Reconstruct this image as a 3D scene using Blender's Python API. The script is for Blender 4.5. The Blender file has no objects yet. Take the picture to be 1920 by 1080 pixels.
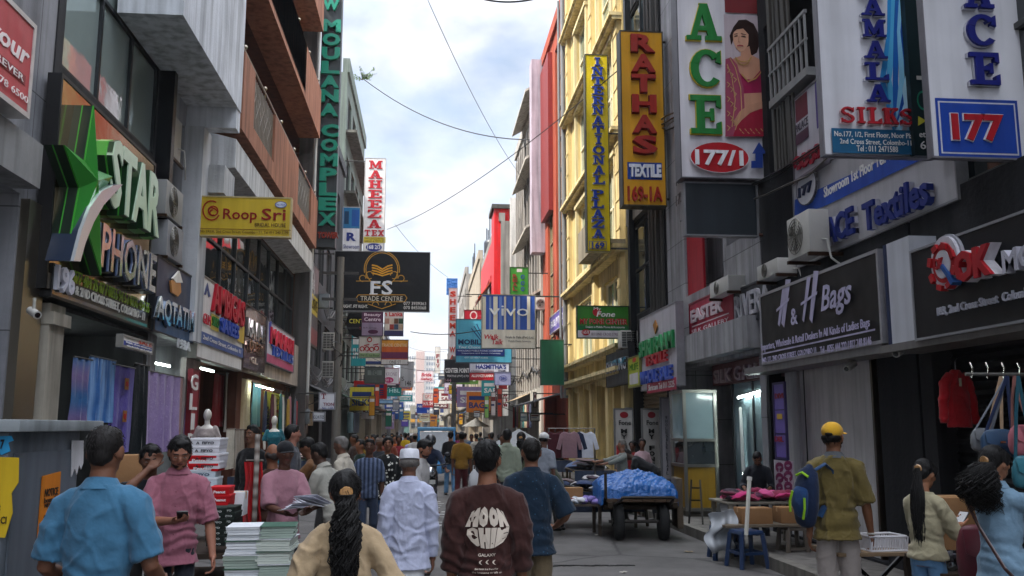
import bpy, bmesh, math, random
import numpy as np
from mathutils import Vector, Matrix, Euler
R = math.radians
SC = bpy.context.scene
COL = SC.collection
# ---------------------------------------------------------------- camera, sky, sun, exposure
CAM_Z = 1.75; PITCH = 8.70; YAW = -5.32; FPX = 1700.0
cd = bpy.data.cameras.new('camera'); cam = bpy.data.objects.new('camera', cd); COL.objects.link(cam)
cam.location = (0, 0, CAM_Z); cam.rotation_euler = (R(90+PITCH), 0, R(YAW))
cd.sensor_width = 36; cd.lens = 36*FPX/1920; cd.clip_end = 5000; cd.clip_start = .05
SC.camera = cam
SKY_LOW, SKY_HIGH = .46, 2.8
SUN_EL, SUN_AZ = 54, -112       # azimuth measured from +Y (down the street) towards +X; negative = left
w = bpy.data.worlds.new('World'); SC.world = w; w.use_nodes = True
nt = w.node_tree; N = nt.nodes; Lk = nt.links
bg = N['Background']; bg.inputs['Strength'].default_value = .115
sky = N.new('ShaderNodeTexSky'); sky.sky_type = 'NISHITA'; sky.sun_disc = False
sky.sun_elevation = R(SUN_EL); sky.sun_rotation = R(SUN_AZ); sky.air_density = 1.0; sky.dust_density = 2.0
tc = N.new('ShaderNodeTexCoord')
mp = N.new('ShaderNodeMapping'); mp.inputs['Scale'].default_value = (1.5, 1.0, 2.6); mp.inputs['Location'].default_value = (.35, .2, .1)
n1 = N.new('ShaderNodeTexNoise'); n1.inputs['Scale'].default_value = 3.4; n1.inputs['Detail'].default_value = 9; n1.inputs['Roughness'].default_value = .56; n1.inputs['Distortion'].default_value = .3
rp = N.new('ShaderNodeValToRGB'); rp.color_ramp.elements[0].position = .43; rp.color_ramp.elements[0].color = (.55,.55,.55,1); rp.color_ramp.elements[1].position = .62
n2 = N.new('ShaderNodeTexNoise'); n2.inputs['Scale'].default_value = 6; n2.inputs['Detail'].default_value = 6
r2 = N.new('ShaderNodeValToRGB')
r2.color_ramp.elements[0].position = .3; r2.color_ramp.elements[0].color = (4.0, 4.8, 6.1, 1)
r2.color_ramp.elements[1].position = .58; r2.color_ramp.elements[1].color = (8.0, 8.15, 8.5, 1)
mx = N.new('ShaderNodeMix'); mx.data_type = 'RGBA'
Lk.new(tc.outputs['Generated'], mp.inputs['Vector']); Lk.new(mp.outputs['Vector'], n1.inputs['Vector']); Lk.new(mp.outputs['Vector'], n2.inputs['Vector'])
Lk.new(n1.outputs['Fac'], rp.inputs['Fac']); Lk.new(n2.outputs['Fac'], r2.inputs['Fac'])
Lk.new(rp.outputs['Color'], mx.inputs['Factor']); Lk.new(sky.outputs['Color'], mx.inputs['A']); 
sx_ = N.new('ShaderNodeSeparateXYZ'); Lk.new(tc.outputs['Generated'], sx_.inputs[0])      # clouds brightened overhead, out of view: added fill light for the street
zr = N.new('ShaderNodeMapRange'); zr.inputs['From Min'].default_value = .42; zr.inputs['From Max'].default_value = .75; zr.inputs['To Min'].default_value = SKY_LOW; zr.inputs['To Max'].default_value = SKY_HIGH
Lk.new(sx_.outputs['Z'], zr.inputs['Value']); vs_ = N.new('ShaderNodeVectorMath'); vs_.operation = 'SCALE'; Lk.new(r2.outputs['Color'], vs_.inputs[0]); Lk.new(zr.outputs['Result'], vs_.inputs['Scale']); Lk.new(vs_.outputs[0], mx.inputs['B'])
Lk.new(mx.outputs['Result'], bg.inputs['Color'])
sd = bpy.data.lights.new('sun', 'SUN'); sun = bpy.data.objects.new('sun', sd); COL.objects.link(sun)
sd.energy = 3.4; sd.angle = R(1.2); sd.color = (1, .93, .82)
_sv = Vector((math.sin(R(SUN_AZ))*math.cos(R(SUN_EL)), math.cos(R(SUN_AZ))*math.cos(R(SUN_EL)), math.sin(R(SUN_EL))))
sun.rotation_euler = _sv.to_track_quat('Z', 'Y').to_euler(); sun.location = (-40, -15, 60)
SC.view_settings.view_transform = 'Standard'; SC.view_settings.look = 'None'; SC.view_settings.gamma = 1
SC.view_settings.exposure = 1.4
SC.cycles.max_bounces = 8; SC.cycles.diffuse_bounces = 5; SC.cycles.glossy_bounces = 3

# ---------------------------------------------------------------- measuring helpers (photo pixel -> point on a real plane)
_RM = cam.rotation_euler.to_matrix()
def ray(px, py): return _RM @ Vector(((px-960)/FPX, -(py-540)/FPX, -1))
def onX(px, py, X):
    d = ray(px, py); t = X/d.x; return Vector((X, d.y*t, CAM_Z+d.z*t))
def onY(px, py, Y):
    d = ray(px, py); t = Y/d.y; return Vector((d.x*t, Y, CAM_Z+d.z*t))
def onZ(px, py, Z=0.0):
    d = ray(px, py); t = (Z-CAM_Z)/d.z; return Vector((d.x*t, d.y*t, Z))

# ---------------------------------------------------------------- materials
def hx(s):
    s = s.lstrip('#'); o = []
    for i in (0, 2, 4):
        c = int(s[i:i+2], 16)/255
        o.append(c/12.92 if c <= .04045 else ((c+.055)/1.055)**2.4)
    return tuple(o)
_mats = {}
def M(col, kind='paint', rough=None, metal=None, tag=''):
    key = (col, kind, rough, metal, tag)
    if key in _mats: return _mats[key]
    c = hx(col) if isinstance(col, str) else col
    m = bpy.data.materials.new(kind+'_'+(col.lstrip('#') if isinstance(col, str) else 'mix')); m.use_nodes = True
    t = m.node_tree; nn = t.nodes; L = t.links; b = nn['Principled BSDF']
    rr, mm, amp, scale, bump, bsc = {'paint': (.5, 0, .10, 3, .04, 30), 'wall': (.85, 0, .22, 1.1, .25, 18), 'cloth': (.92, 0, .14, 9, .38, 11),
        'skin': (.62, 0, .16, 14, .06, 60), 'metal': (.38, .85, .2, 5, .08, 40), 'glass': (.04, 0, .25, .7, .035, 1.3), 'plastic': (.32, 0, .08, 5, .04, 30),
        'chrome': (.1, .95, .05, 3, .12, 3), 'wood': (.7, 0, .3, 4, .15, 40), 'hair': (.62, 0, .3, 60, .25, 120), 'asphalt': (.8, 0, .28, .9, .35, 90),
        'vinyl': (.38, 0, .12, 1.2, .05, 2.5), 'board': (.8, 0, .12, 5, .1, 30), 'leaf': (.5, 0, .3, 20, .1, 20), 'stone': (.55, 0, .3, 1.6, .1, 25), 'tarp': (.38, 0, .15, 4, .6, 9), 'emit': (.5,0,0,1,0,1)}[kind]
    if rough is not None: rr = rough
    if metal is not None: mm = metal
    b.inputs['Metallic'].default_value = mm
    if kind == 'emit':
        b.inputs['Base Color'].default_value = (*c, 1); b.inputs['Emission Color'].default_value = (*c, 1); b.inputs['Emission Strength'].default_value = 3.0 if rough is None else rough
        b.inputs['Roughness'].default_value = .5
        _mats[key] = m; return m
    co = nn.new('ShaderNodeTexCoord'); no = nn.new('ShaderNodeTexNoise'); no.inputs['Scale'].default_value = scale; no.inputs['Detail'].default_value = 5; no.inputs['Roughness'].default_value = .6
    src = co.outputs['Object']
    oi = nn.new('ShaderNodeObjectInfo'); ad = nn.new('ShaderNodeVectorMath'); ad.operation = 'ADD'
    sc_ = nn.new('ShaderNodeMath'); sc_.operation = 'MULTIPLY'; sc_.inputs[1].default_value = 37.0; L.new(oi.outputs['Random'], sc_.inputs[0])
    L.new(src, ad.inputs[0]); L.new(sc_.outputs[0], ad.inputs[1]); vec = ad.outputs[0]
    if kind == 'wood' or kind == 'hair':
        mpn = nn.new('ShaderNodeMapping'); mpn.inputs['Scale'].default_value = (1, .15, 1) if kind == 'wood' else (1, 1, .08); L.new(vec, mpn.inputs['Vector']); vec = mpn.outputs['Vector']
    L.new(vec, no.inputs['Vector'])
    mr = nn.new('ShaderNodeMapRange'); mr.inputs['From Min'].default_value = .25; mr.inputs['From Max'].default_value = .75; mr.inputs['To Min'].default_value = 1-amp; mr.inputs['To Max'].default_value = 1+amp*.6
    L.new(no.outputs['Fac'], mr.inputs['Value']); fac = mr.outputs['Result']
    if kind in ('wall', 'stone', 'paint', 'vinyl'):    # rain streaks: real dirt that stays on the surface
        mp2 = nn.new('ShaderNodeMapping'); mp2.inputs['Scale'].default_value = (5.5, 5.5, .35); L.new(vec, mp2.inputs['Vector'])
        ns = nn.new('ShaderNodeTexNoise'); ns.inputs['Scale'].default_value = 1.0 if kind != 'paint' else 2.0; ns.inputs['Detail'].default_value = 4; L.new(mp2.outputs['Vector'], ns.inputs['Vector'])
        m2 = nn.new('ShaderNodeMapRange'); m2.inputs['From Min'].default_value = .42; m2.inputs['From Max'].default_value = .68; m2.inputs['To Min'].default_value = 1; m2.inputs['To Max'].default_value = {'wall': .55, 'stone': .58, 'paint': .78, 'vinyl': .8}[kind]
        L.new(ns.outputs['Fac'], m2.inputs['Value']); mu = nn.new('ShaderNodeMath'); mu.operation = 'MULTIPLY'; L.new(fac, mu.inputs[0]); L.new(m2.outputs['Result'], mu.inputs[1]); fac = mu.outputs[0]
    vm = nn.new('ShaderNodeVectorMath'); vm.operation = 'SCALE'; vm.inputs[0].default_value = c; L.new(fac, vm.inputs['Scale']); out = vm.outputs[0]
    if tag.startswith('stripe'):      # woven stripes along local x
        _, c2, fr, ax = tag.split('|'); wv = nn.new('ShaderNodeTexWave'); wv.wave_type = 'BANDS'; wv.bands_direction = ax; wv.inputs['Scale'].default_value = float(fr)
        L.new(co.outputs['Object'], wv.inputs['Vector']); mxn = nn.new('ShaderNodeMix'); mxn.data_type = 'RGBA'; L.new(wv.outputs['Fac'], mxn.inputs['Factor']); L.new(out, mxn.inputs['A']); mxn.inputs['B'].default_value = (*hx(c2), 1); out = mxn.outputs['Result']
    if tag.startswith('spots'):       # printed pattern
        _, c2, fr, th = tag.split('|'); vo = nn.new('ShaderNodeTexVoronoi'); vo.inputs['Scale'].default_value = float(fr); L.new(co.outputs['Object'], vo.inputs['Vector'])
        lt = nn.new('ShaderNodeMath'); lt.operation = 'LESS_THAN'; lt.inputs[1].default_value = float(th); L.new(vo.outputs['Distance'], lt.inputs[0]); mxn = nn.new('ShaderNodeMix'); mxn.data_type = 'RGBA'
        L.new(lt.outputs[0], mxn.inputs['Factor']); L.new(out, mxn.inputs['A']); mxn.inputs['B'].default_value = (*hx(c2), 1); out = mxn.outputs['Result']
    if tag.startswith('tiles'):       # cladding joints
        _, tw, th = tag.split('|'); br = nn.new('ShaderNodeTexBrick'); br.offset = 0; br.inputs['Scale'].default_value = 1; br.inputs['Brick Width'].default_value = float(tw); br.inputs['Row Height'].default_value = float(th); br.inputs['Mortar Size'].default_value = .008
        br.inputs['Color1'].default_value = (1,1,1,1); br.inputs['Color2'].default_value = (.82,.82,.84,1); br.inputs['Mortar'].default_value = (.3,.3,.3,1)
        mpb = nn.new('ShaderNodeMapping'); mpb.inputs['Rotation'].default_value = (R(90), 0, R(90)); sx = nn.new('ShaderNodeSeparateXYZ'); cx = nn.new('ShaderNodeCombineXYZ'); L.new(co.outputs['Object'], sx.inputs[0])
        sm = nn.new('ShaderNodeMath'); sm.operation = 'ADD'; L.new(sx.outputs['X'], sm.inputs[0]); L.new(sx.outputs['Y'], sm.inputs[1]); L.new(sm.outputs[0], cx.inputs['X']); L.new(sx.outputs['Z'], cx.inputs['Y']); L.new(cx.outputs[0], br.inputs['Vector'])
        mxn = nn.new('ShaderNodeMix'); mxn.data_type = 'RGBA'; mxn.blend_type = 'MULTIPLY'; mxn.inputs['Factor'].default_value = 1; L.new(out, mxn.inputs['A']); L.new(br.outputs['Color'], mxn.inputs['B']); out = mxn.outputs['Result']
    L.new(out, b.inputs['Base Color'])
    b.inputs['Roughness'].default_value = rr
    if kind == 'glass': b.inputs['Specular IOR Level'].default_value = .9
    if kind in ('vinyl', 'paint'): b.inputs['Specular IOR Level'].default_value = .22
    if kind in ('wall', 'stone', 'wood', 'board'): b.inputs['Specular IOR Level'].default_value = .2
    if kind == 'hair': b.inputs['Specular IOR Level'].default_value = .25
    if kind == 'skin': b.inputs['Specular IOR Level'].default_value = .3
    if kind == 'skin': b.inputs['Subsurface Weight'].default_value = .04
    if kind == 'cloth': b.inputs['Sheen Weight'].default_value = .12; b.inputs['Specular IOR Level'].default_value = .25
    if kind == 'asphalt': b.inputs['Specular IOR Level'].default_value = .35
    if bump:
        nb = nn.new('ShaderNodeTexNoise'); nb.inputs['Scale'].default_value = bsc; nb.inputs['Detail'].default_value = 3 if kind not in ('glass', 'vinyl') else 1
        L.new(vec, nb.inputs['Vector']); bp = nn.new('ShaderNodeBump'); bp.inputs['Strength'].default_value = bump if kind not in ('glass', 'vinyl') else bump*3; bp.inputs['Distance'].default_value = .02 if kind not in ('glass', 'vinyl', 'tarp', 'cloth') else (.12 if kind != 'cloth' else .035)
        L.new(nb.outputs['Fac'], bp.inputs['Height']); L.new(bp.outputs['Normal'], b.inputs['Normal'])
    _mats[key] = m; return m

# ---------------------------------------------------------------- mesh collector
class MB:
    def __init__(s): s.v = []; s.f = []
    def add(s, vs, fs):
        o = len(s.v); s.v.extend([tuple(p) for p in vs]); s.f.extend([tuple(i+o for i in f) for f in fs]); return s
    def box(s, x0, y0, z0, x1, y1, z1):
        x0, x1 = sorted((x0, x1)); y0, y1 = sorted((y0, y1)); z0, z1 = sorted((z0, z1))
        return s.add([(x0,y0,z0),(x1,y0,z0),(x1,y1,z0),(x0,y1,z0),(x0,y0,z1),(x1,y0,z1),(x1,y1,z1),(x0,y1,z1)],
            [(0,3,2,1),(4,5,6,7),(0,1,5,4),(1,2,6,5),(2,3,7,6),(3,0,4,7)])
    def cb(s, c, d, rz=0, rx=0, ry=0):
        m = Euler((rx, ry, rz)).to_matrix(); c = Vector(c); hx_, hy, hz = d[0]/2, d[1]/2, d[2]/2
        vs = [c + m @ Vector((a*hx_, b*hy, e*hz)) for e in (-1, 1) for a, b in ((-1,-1),(1,-1),(1,1),(-1,1))]
        return s.add(vs, [(0,3,2,1),(4,5,6,7),(0,1,5,4),(1,2,6,5),(2,3,7,6),(3,0,4,7)])
    def beam(s, a, b, wd, ht=None):
        a = Vector(a); b = Vector(b); ht = ht or wd; d = (b-a); l = d.length; q = d.to_track_quat('X', 'Z').to_matrix(); c = (a+b)/2
        vs = [c + q @ Vector((i*l/2, j*wd/2, k*ht/2)) for k in (-1, 1) for i, j in ((-1,-1),(1,-1),(1,1),(-1,1))]
        return s.add(vs, [(0,3,2,1),(4,5,6,7),(0,1,5,4),(1,2,6,5),(2,3,7,6),(3,0,4,7)])
    def quad(s, a, b, c, d): return s.add([a, b, c, d], [(0,1,2,3)])
    def prism(s, pts, y0, y1):        # polygon in local x,z extruded along y (front = y0)
        n = len(pts); ar = sum(pts[i][0]*pts[(i+1) % n][1]-pts[(i+1) % n][0]*pts[i][1] for i in range(n))
        if ar < 0: pts = pts[::-1]
        vs = [(p[0], y0, p[1]) for p in pts]+[(p[0], y1, p[1]) for p in pts]
        fs = [tuple(range(n)), tuple(range(2*n-1, n-1, -1))]+[(i, n+i, n+(i+1) % n, (i+1) % n) for i in range(n)]
        return s.add(vs, fs)
    def tube(s, pts, r, n=8, cap=True, round_=False):
        pts = [Vector(p) for p in pts]; rs = list(r) if hasattr(r, '__len__') else [r]*len(pts)
        if round_:
            rs = [tuple(q) if hasattr(q, '__len__') else (q, q) for q in rs]; f_ = lambda q, k: (q[0]*k, q[1]*k); e_ = lambda q: min(q)
            a = (pts[0]-pts[1]).normalized(); b = (pts[-1]-pts[-2]).normalized()
            pts = [pts[0]+a*e_(rs[0])*.9, pts[0]+a*e_(rs[0])*.55]+pts+[pts[-1]+b*e_(rs[-1])*.55, pts[-1]+b*e_(rs[-1])*.9]
            rs = [f_(rs[0], .4), f_(rs[0], .83)]+rs+[f_(rs[-1], .83), f_(rs[-1], .4)]
        vs = []; m = len(pts); up = None
        for i, p in enumerate(pts):
            t = (pts[min(i+1, m-1)]-pts[max(i-1, 0)]); t = t.normalized() if t.length > 1e-9 else Vector((0,0,1))
            if up is None: up = Vector((0,0,1)) if abs(t.z) < .9 else Vector((0,1,0))
            x = up.cross(t); x = x.normalized() if x.length > 1e-6 else Vector((1,0,0)); y = t.cross(x); up = y
            ra, rb = rs[i] if hasattr(rs[i], '__len__') else (rs[i], rs[i])
            vs += [p + x*(math.cos(2*math.pi*k/n)*ra) + y*(math.sin(2*math.pi*k/n)*rb) for k in range(n)]
        fs = [(i*n+k, i*n+(k+1) % n, (i+1)*n+(k+1) % n, (i+1)*n+k) for i in range(m-1) for k in range(n)]
        if cap: fs += [tuple(range(n))[::-1], tuple(range((m-1)*n, m*n))]
        return s.add(vs, fs)
    def ell(s, c, rx, ry, rz, n=14, m=9, rot=None):
        c = Vector(c); vs = []; q = rot or Matrix.Identity(3)
        for j in range(1, m):
            a = math.pi*j/m
            for i in range(n):
                b = 2*math.pi*i/n; vs.append(c + q @ Vector((rx*math.sin(a)*math.cos(b), ry*math.sin(a)*math.sin(b), rz*math.cos(a))))
        vs += [c + q @ Vector((0,0,rz)), c + q @ Vector((0,0,-rz))]; t = len(vs)-2
        fs = [(j*n+i, (j+1)*n+i, (j+1)*n+(i+1) % n, j*n+(i+1) % n) for j in range(m-2) for i in range(n)]
        fs += [(t, i, (i+1) % n) for i in range(n)]+[(t+1, (m-2)*n+(i+1) % n, (m-2)*n+i) for i in range(n)]
        return s.add(vs, fs)
    def lathe(s, prof, c=(0,0,0), n=16, axis='z'):
        vs = []; k = len(prof); c = Vector(c)
        for r_, h in prof:
            for i in range(n):
                a = 2*math.pi*i/n; p = (r_*math.cos(a), r_*math.sin(a), h)
                if axis == 'x': p = (p[2], p[0], p[1])
                if axis == 'y': p = (p[1], p[2], p[0])
                vs.append(c+Vector(p))
        fs = [(j*n+i, j*n+(i+1) % n, (j+1)*n+(i+1) % n, (j+1)*n+i) for j in range(k-1) for i in range(n)]
        fs += [tuple(range(n))[::-1], tuple(range((k-1)*n, k*n))]
        return s.add(vs, fs)
    def sheet(s, fn, nu, nv, th=.004):          # parametric cloth with thickness
        g = [[Vector(fn(i/nu, j/nv)) for i in range(nu+1)] for j in range(nv+1)]
        nr = []
        for j in range(nv+1):
            for i in range(nu+1):
                a = g[j][min(i+1, nu)]-g[j][max(i-1, 0)]; b = g[min(j+1, nv)][i]-g[max(j-1, 0)][i]; nr.append(a.cross(b).normalized())
        fl = [p for r_ in g for p in r_]; k = len(fl)
        vs = fl+[p+n_*th for p, n_ in zip(fl, nr)]; w_ = nu+1; fs = []
        for j in range(nv):
            for i in range(nu):
                a = j*w_+i; fs += [(a, a+w_, a+w_+1, a+1), (k+a, k+a+1, k+a+w_+1, k+a+w_)]
        bd = [j for j in range(nu)]+[]
        edge = [(i, i+1) for i in range(nu)]+[(nv*w_+i+1, nv*w_+i) for i in range(nu)]+[((j+1)*w_, j*w_) for j in range(nv)]+[(j*w_+nu, (j+1)*w_+nu) for j in range(nv)]
        fs += [(a, b, k+b, k+a) for a, b in edge]
        return s.add(vs, fs)
    def build(s, name, mat, parent=None, loc=None, rz=0, smooth=False, bevel=0, link=True):
        me = bpy.data.meshes.new(name); me.from_pydata(s.v, [], s.f); me.materials.append(mat)
        if bevel:
            bm = bmesh.new(); bm.from_mesh(me); bmesh.ops.remove_doubles(bm, verts=bm.verts, dist=1e-5)
            bmesh.ops.bevel(bm, geom=[e for e in bm.edges if e.is_manifold and e.calc_face_angle(0) > .6], offset=bevel, segments=2, affect='EDGES', profile=.6, clamp_overlap=True)
            bm.to_mesh(me); bm.free()
        me.validate(clean_customdata=False); me.update()
        if smooth or bevel: shade(me, .9 if smooth else .5)
        o = bpy.data.objects.new(name, me); COL.objects.link(o)
        if parent is not None: o.parent = parent
        if loc is not None: o.location = loc
        if rz: o.rotation_euler = (0, 0, rz)
        return o
def shade(me, ang=.6):
    me.polygons.foreach_set('use_smooth', [True]*len(me.polygons)); me.set_sharp_from_angle(angle=ang)
_labels = {}
def tag(o, label=None, cat=None, group=None, kind=None):
    if label:
        label = ' '.join(label.split()); o['label'] = label
        if cat and label in _labels and not group: print('DUPLABEL', label)
        _labels[label] = 1
        n_ = len(label.split())
        if cat and not 4 <= n_ <= 16: print('LABELLEN', n_, label)
    if cat: o['category'] = cat
    if group: o['group'] = group
    if kind: o['kind'] = kind
    return o
def T(name, label, cat, loc=(0,0,0), rz=0, group=None):
    o = bpy.data.objects.new(name, None); o.empty_display_size = .2; COL.objects.link(o); o.location = loc; o.rotation_euler = (0, 0, rz)
    return tag(o, label, cat, group)
def copy_tree(o, parent=None):
    c = o.copy(); COL.objects.link(c)
    if parent is not None: c.parent = parent
    for ch in list(o.children): copy_tree(ch, c)
    return c
rnd = random.Random(7)
def fbm(p, sc, seed=0, octs=3):        # cheap smooth pseudo-noise on an (n,3) array
    rg = np.random.RandomState(seed); o = np.zeros(len(p)); a = 1.0; tot = 0
    for k in range(octs):
        for j in range(4):
            d = rg.normal(size=3); d /= np.linalg.norm(d); o += a*np.sin((p @ d)*sc*(1+.35*j)+rg.rand()*6.28+1.3*np.sin((p @ rg.normal(size=3))*sc*.7))
        tot += 4*a; a *= .5; sc *= 2.1
    return o/tot*2
# ---------------------------------------------------------------- lettering
_tc = {}
SLAB = {   # strokes of a slab-serif alphabet in a unit box, each a convex polygon
 'I': [[(.3,0),(.7,0),(.7,1),(.3,1)], [(.08,0),(.92,0),(.92,.13),(.08,.13)], [(.08,.87),(.92,.87),(.92,1),(.08,1)]],
 'L': [[(.2,0),(.45,0),(.45,1),(.2,1)], [(.02,0),(.98,0),(.98,.14),(.02,.14)], [(.02,.88),(.62,.88),(.62,1),(.02,1)], [(.84,0),(.98,0),(.98,.36),(.84,.3)]],
 'E': [[(.2,0),(.45,0),(.45,1),(.2,1)], [(.02,0),(.95,0),(.95,.14),(.02,.14)], [(.02,.86),(.95,.86),(.95,1),(.02,1)], [(.4,.43),(.7,.43),(.7,.57),(.4,.57)], [(.81,.06),(.95,.06),(.95,.33),(.81,.28)], [(.81,.72),(.95,.67),(.95,.94),(.81,.94)], [(.62,.34),(.74,.34),(.74,.66),(.62,.66)]],
 'T': [[(.37,0),(.63,0),(.63,1),(.37,1)], [(.2,0),(.8,0),(.8,.12),(.2,.12)], [(.03,.86),(.97,.86),(.97,1),(.03,1)], [(.03,.64),(.16,.68),(.16,.95),(.03,.95)], [(.84,.68),(.97,.64),(.97,.95),(.84,.95)]],
 'A': [[(.1,.04),(.28,.04),(.55,1),(.4,1)], [(.64,.04),(.9,.04),(.62,1),(.38,1)], [(.25,.26),(.75,.26),(.72,.39),(.28,.39)], [(0,0),(.42,0),(.42,.12),(0,.12)], [(.54,0),(1,0),(1,.12),(.54,.12)]],
 'N': [[(.12,0),(.27,0),(.27,1),(.12,1)], [(.73,0),(.88,0),(.88,1),(.73,1)], [(.12,1),(.35,1),(.88,0),(.68,0)], [(0,0),(.4,0),(.4,.12),(0,.12)], [(0,.88),(.3,.88),(.3,1),(0,1)], [(.6,.88),(1,.88),(1,1),(.6,1)]],
 'M': [[(.1,0),(.24,0),(.24,1),(.1,1)], [(.7,0),(.9,0),(.9,1),(.7,1)], [(.1,1),(.3,1),(.55,.2),(.42,.1)], [(.42,.2),(.52,.1),(.88,1),(.7,1)], [(0,0),(.36,0),(.36,.12),(0,.12)], [(.58,0),(1,0),(1,.12),(.58,.12)], [(0,.88),(.25,.88),(.25,1),(0,1)], [(.75,.88),(1,.88),(1,1),(.75,1)]],
 'H': [[(.12,0),(.36,0),(.36,1),(.12,1)], [(.64,0),(.88,0),(.88,1),(.64,1)], [(.3,.43),(.7,.43),(.7,.57),(.3,.57)], [(0,0),(.46,0),(.46,.12),(0,.12)], [(.54,0),(1,0),(1,.12),(.54,.12)], [(0,.88),(.46,.88),(.46,1),(0,1)], [(.54,.88),(1,.88),(1,1),(.54,1)]],
 'Z': [[(.05,0),(.95,0),(.95,.15),(.05,.15)], [(.05,.85),(.95,.85),(.95,1),(.05,1)], [(.05,.1),(.36,.1),(.95,.9),(.64,.9)], [(.05,.66),(.19,.7),(.19,.95),(.05,.95)], [(.81,.05),(.95,.05),(.95,.36),(.81,.3)]],
 'K': [[(.12,0),(.38,0),(.38,1),(.12,1)], [(0,0),(.5,0),(.5,.12),(0,.12)], [(0,.88),(.5,.88),(.5,1),(0,1)], [(.36,.36),(.5,.5),(.95,1),(.72,1)], [(.42,.56),(.6,.62),(1,0),(.7,0)], [(.6,0),(1,0),(1,.12),(.6,.12)], [(.58,.88),(1,.88),(1,1),(.58,1)]],
 'X': [[(.08,.04),(.34,.04),(.92,.96),(.66,.96)], [(.66,.04),(.92,.04),(.34,.96),(.08,.96)], [(0,0),(.42,0),(.42,.12),(0,.12)], [(.58,0),(1,0),(1,.12),(.58,.12)], [(0,.88),(.42,.88),(.42,1),(0,1)], [(.58,.88),(1,.88),(1,1),(.58,1)]],
}
def _ring(cx, cy, rx, ry, tx, ty, a0, a1, n=14):
    o = []
    for i in range(n):
        a = R(a0+(a1-a0)*i/n); b = R(a0+(a1-a0)*(i+1)/n); A = lambda t, kx, ky: (cx+kx*math.cos(t), cy+ky*math.sin(t))
        o.append([A(a, rx, ry), A(b, rx, ry), A(b, rx-tx, ry-ty), A(a, rx-tx, ry-ty)])
    return o
SLAB['O'] = _ring(.5, .5, .48, .5, .24, .13, 0, 360, 20)
SLAB['C'] = _ring(.52, .5, .5, .5, .25, .13, 40, 320, 16)+[[(.8,.68),(.96,.62),(.96,.98),(.84,.92)]]
SLAB['P'] = [[(.14,0),(.4,0),(.4,1),(.14,1)], [(0,0),(.54,0),(.54,.12),(0,.12)], [(0,.88),(.5,.88),(.5,1),(0,1)]]+_ring(.5, .73, .45, .27, .24, .12, -90, 90, 8)+[[(.38,.46),(.52,.46),(.52,.58),(.38,.58)]]
SLAB['R'] = SLAB['P']+[[(.45,.5),(.7,.5),(.98,0),(.7,0)], [(.66,0),(1,0),(1,.12),(.66,.12)]]
SLAB['S'] = _ring(.5, .74, .43, .26, .2, .12, 20, 250, 10)+_ring(.5, .27, .45, .27, .21, .12, -160, 75, 10)+[[(.3,.58),(.55,.46),(.72,.44),(.5,.62)], [(.82,.72),(.93,.7),(.93,.98),(.84,.94)], [(.06,.04),(.16,.06),(.17,.3),(.06,.3)]]
def glyphs(s, bold=0.0, shear=0.0, slab=False):
    k = (s, bold, shear, slab)
    if k in _tc: return _tc[k]
    if slab:
        mb = MB(); x = 0; j = 0
        for ch in s:
            if ch == ' ': x += .5; continue
            wd = {'I': .55, 'M': 1.1}.get(ch, .92)
            for p in SLAB[ch]:
                mb.prism([(x+a*wd, b) for a, b in p], -.012*(j % 7), 1); j += 1
            x += wd+.12
        v = np.array([(a, c, b) for a, b, c in mb.v]); v[:, 2] = 1-v[:, 2]; f = mb.f   # x, y(up), depth 0..1+ toward viewer
    else:
        cu = bpy.data.curves.new('text', 'FONT'); cu.body = s; cu.resolution_u = 2; cu.extrude = .5; cu.offset = bold; cu.shear = shear; cu.size = 1
        ob = bpy.data.objects.new('text', cu); me = bpy.data.meshes.new_from_object(ob)
        v = np.empty(len(me.vertices)*3); me.vertices.foreach_get('co', v); v = v.reshape(-1, 3); v[:, 2] += .5
        f = [tuple(p.vertices) for p in me.polygons]
        bpy.data.meshes.remove(me); bpy.data.objects.remove(ob); bpy.data.curves.remove(cu)
    mn = v[:, :2].min(0); mxx = v[:, :2].max(0); v = v.copy(); v[:, :2] = (v[:, :2]-mn)/np.maximum(mxx-mn, 1e-6)
    _tc[k] = (v, f, (mxx-mn)); return _tc[k]
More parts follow.
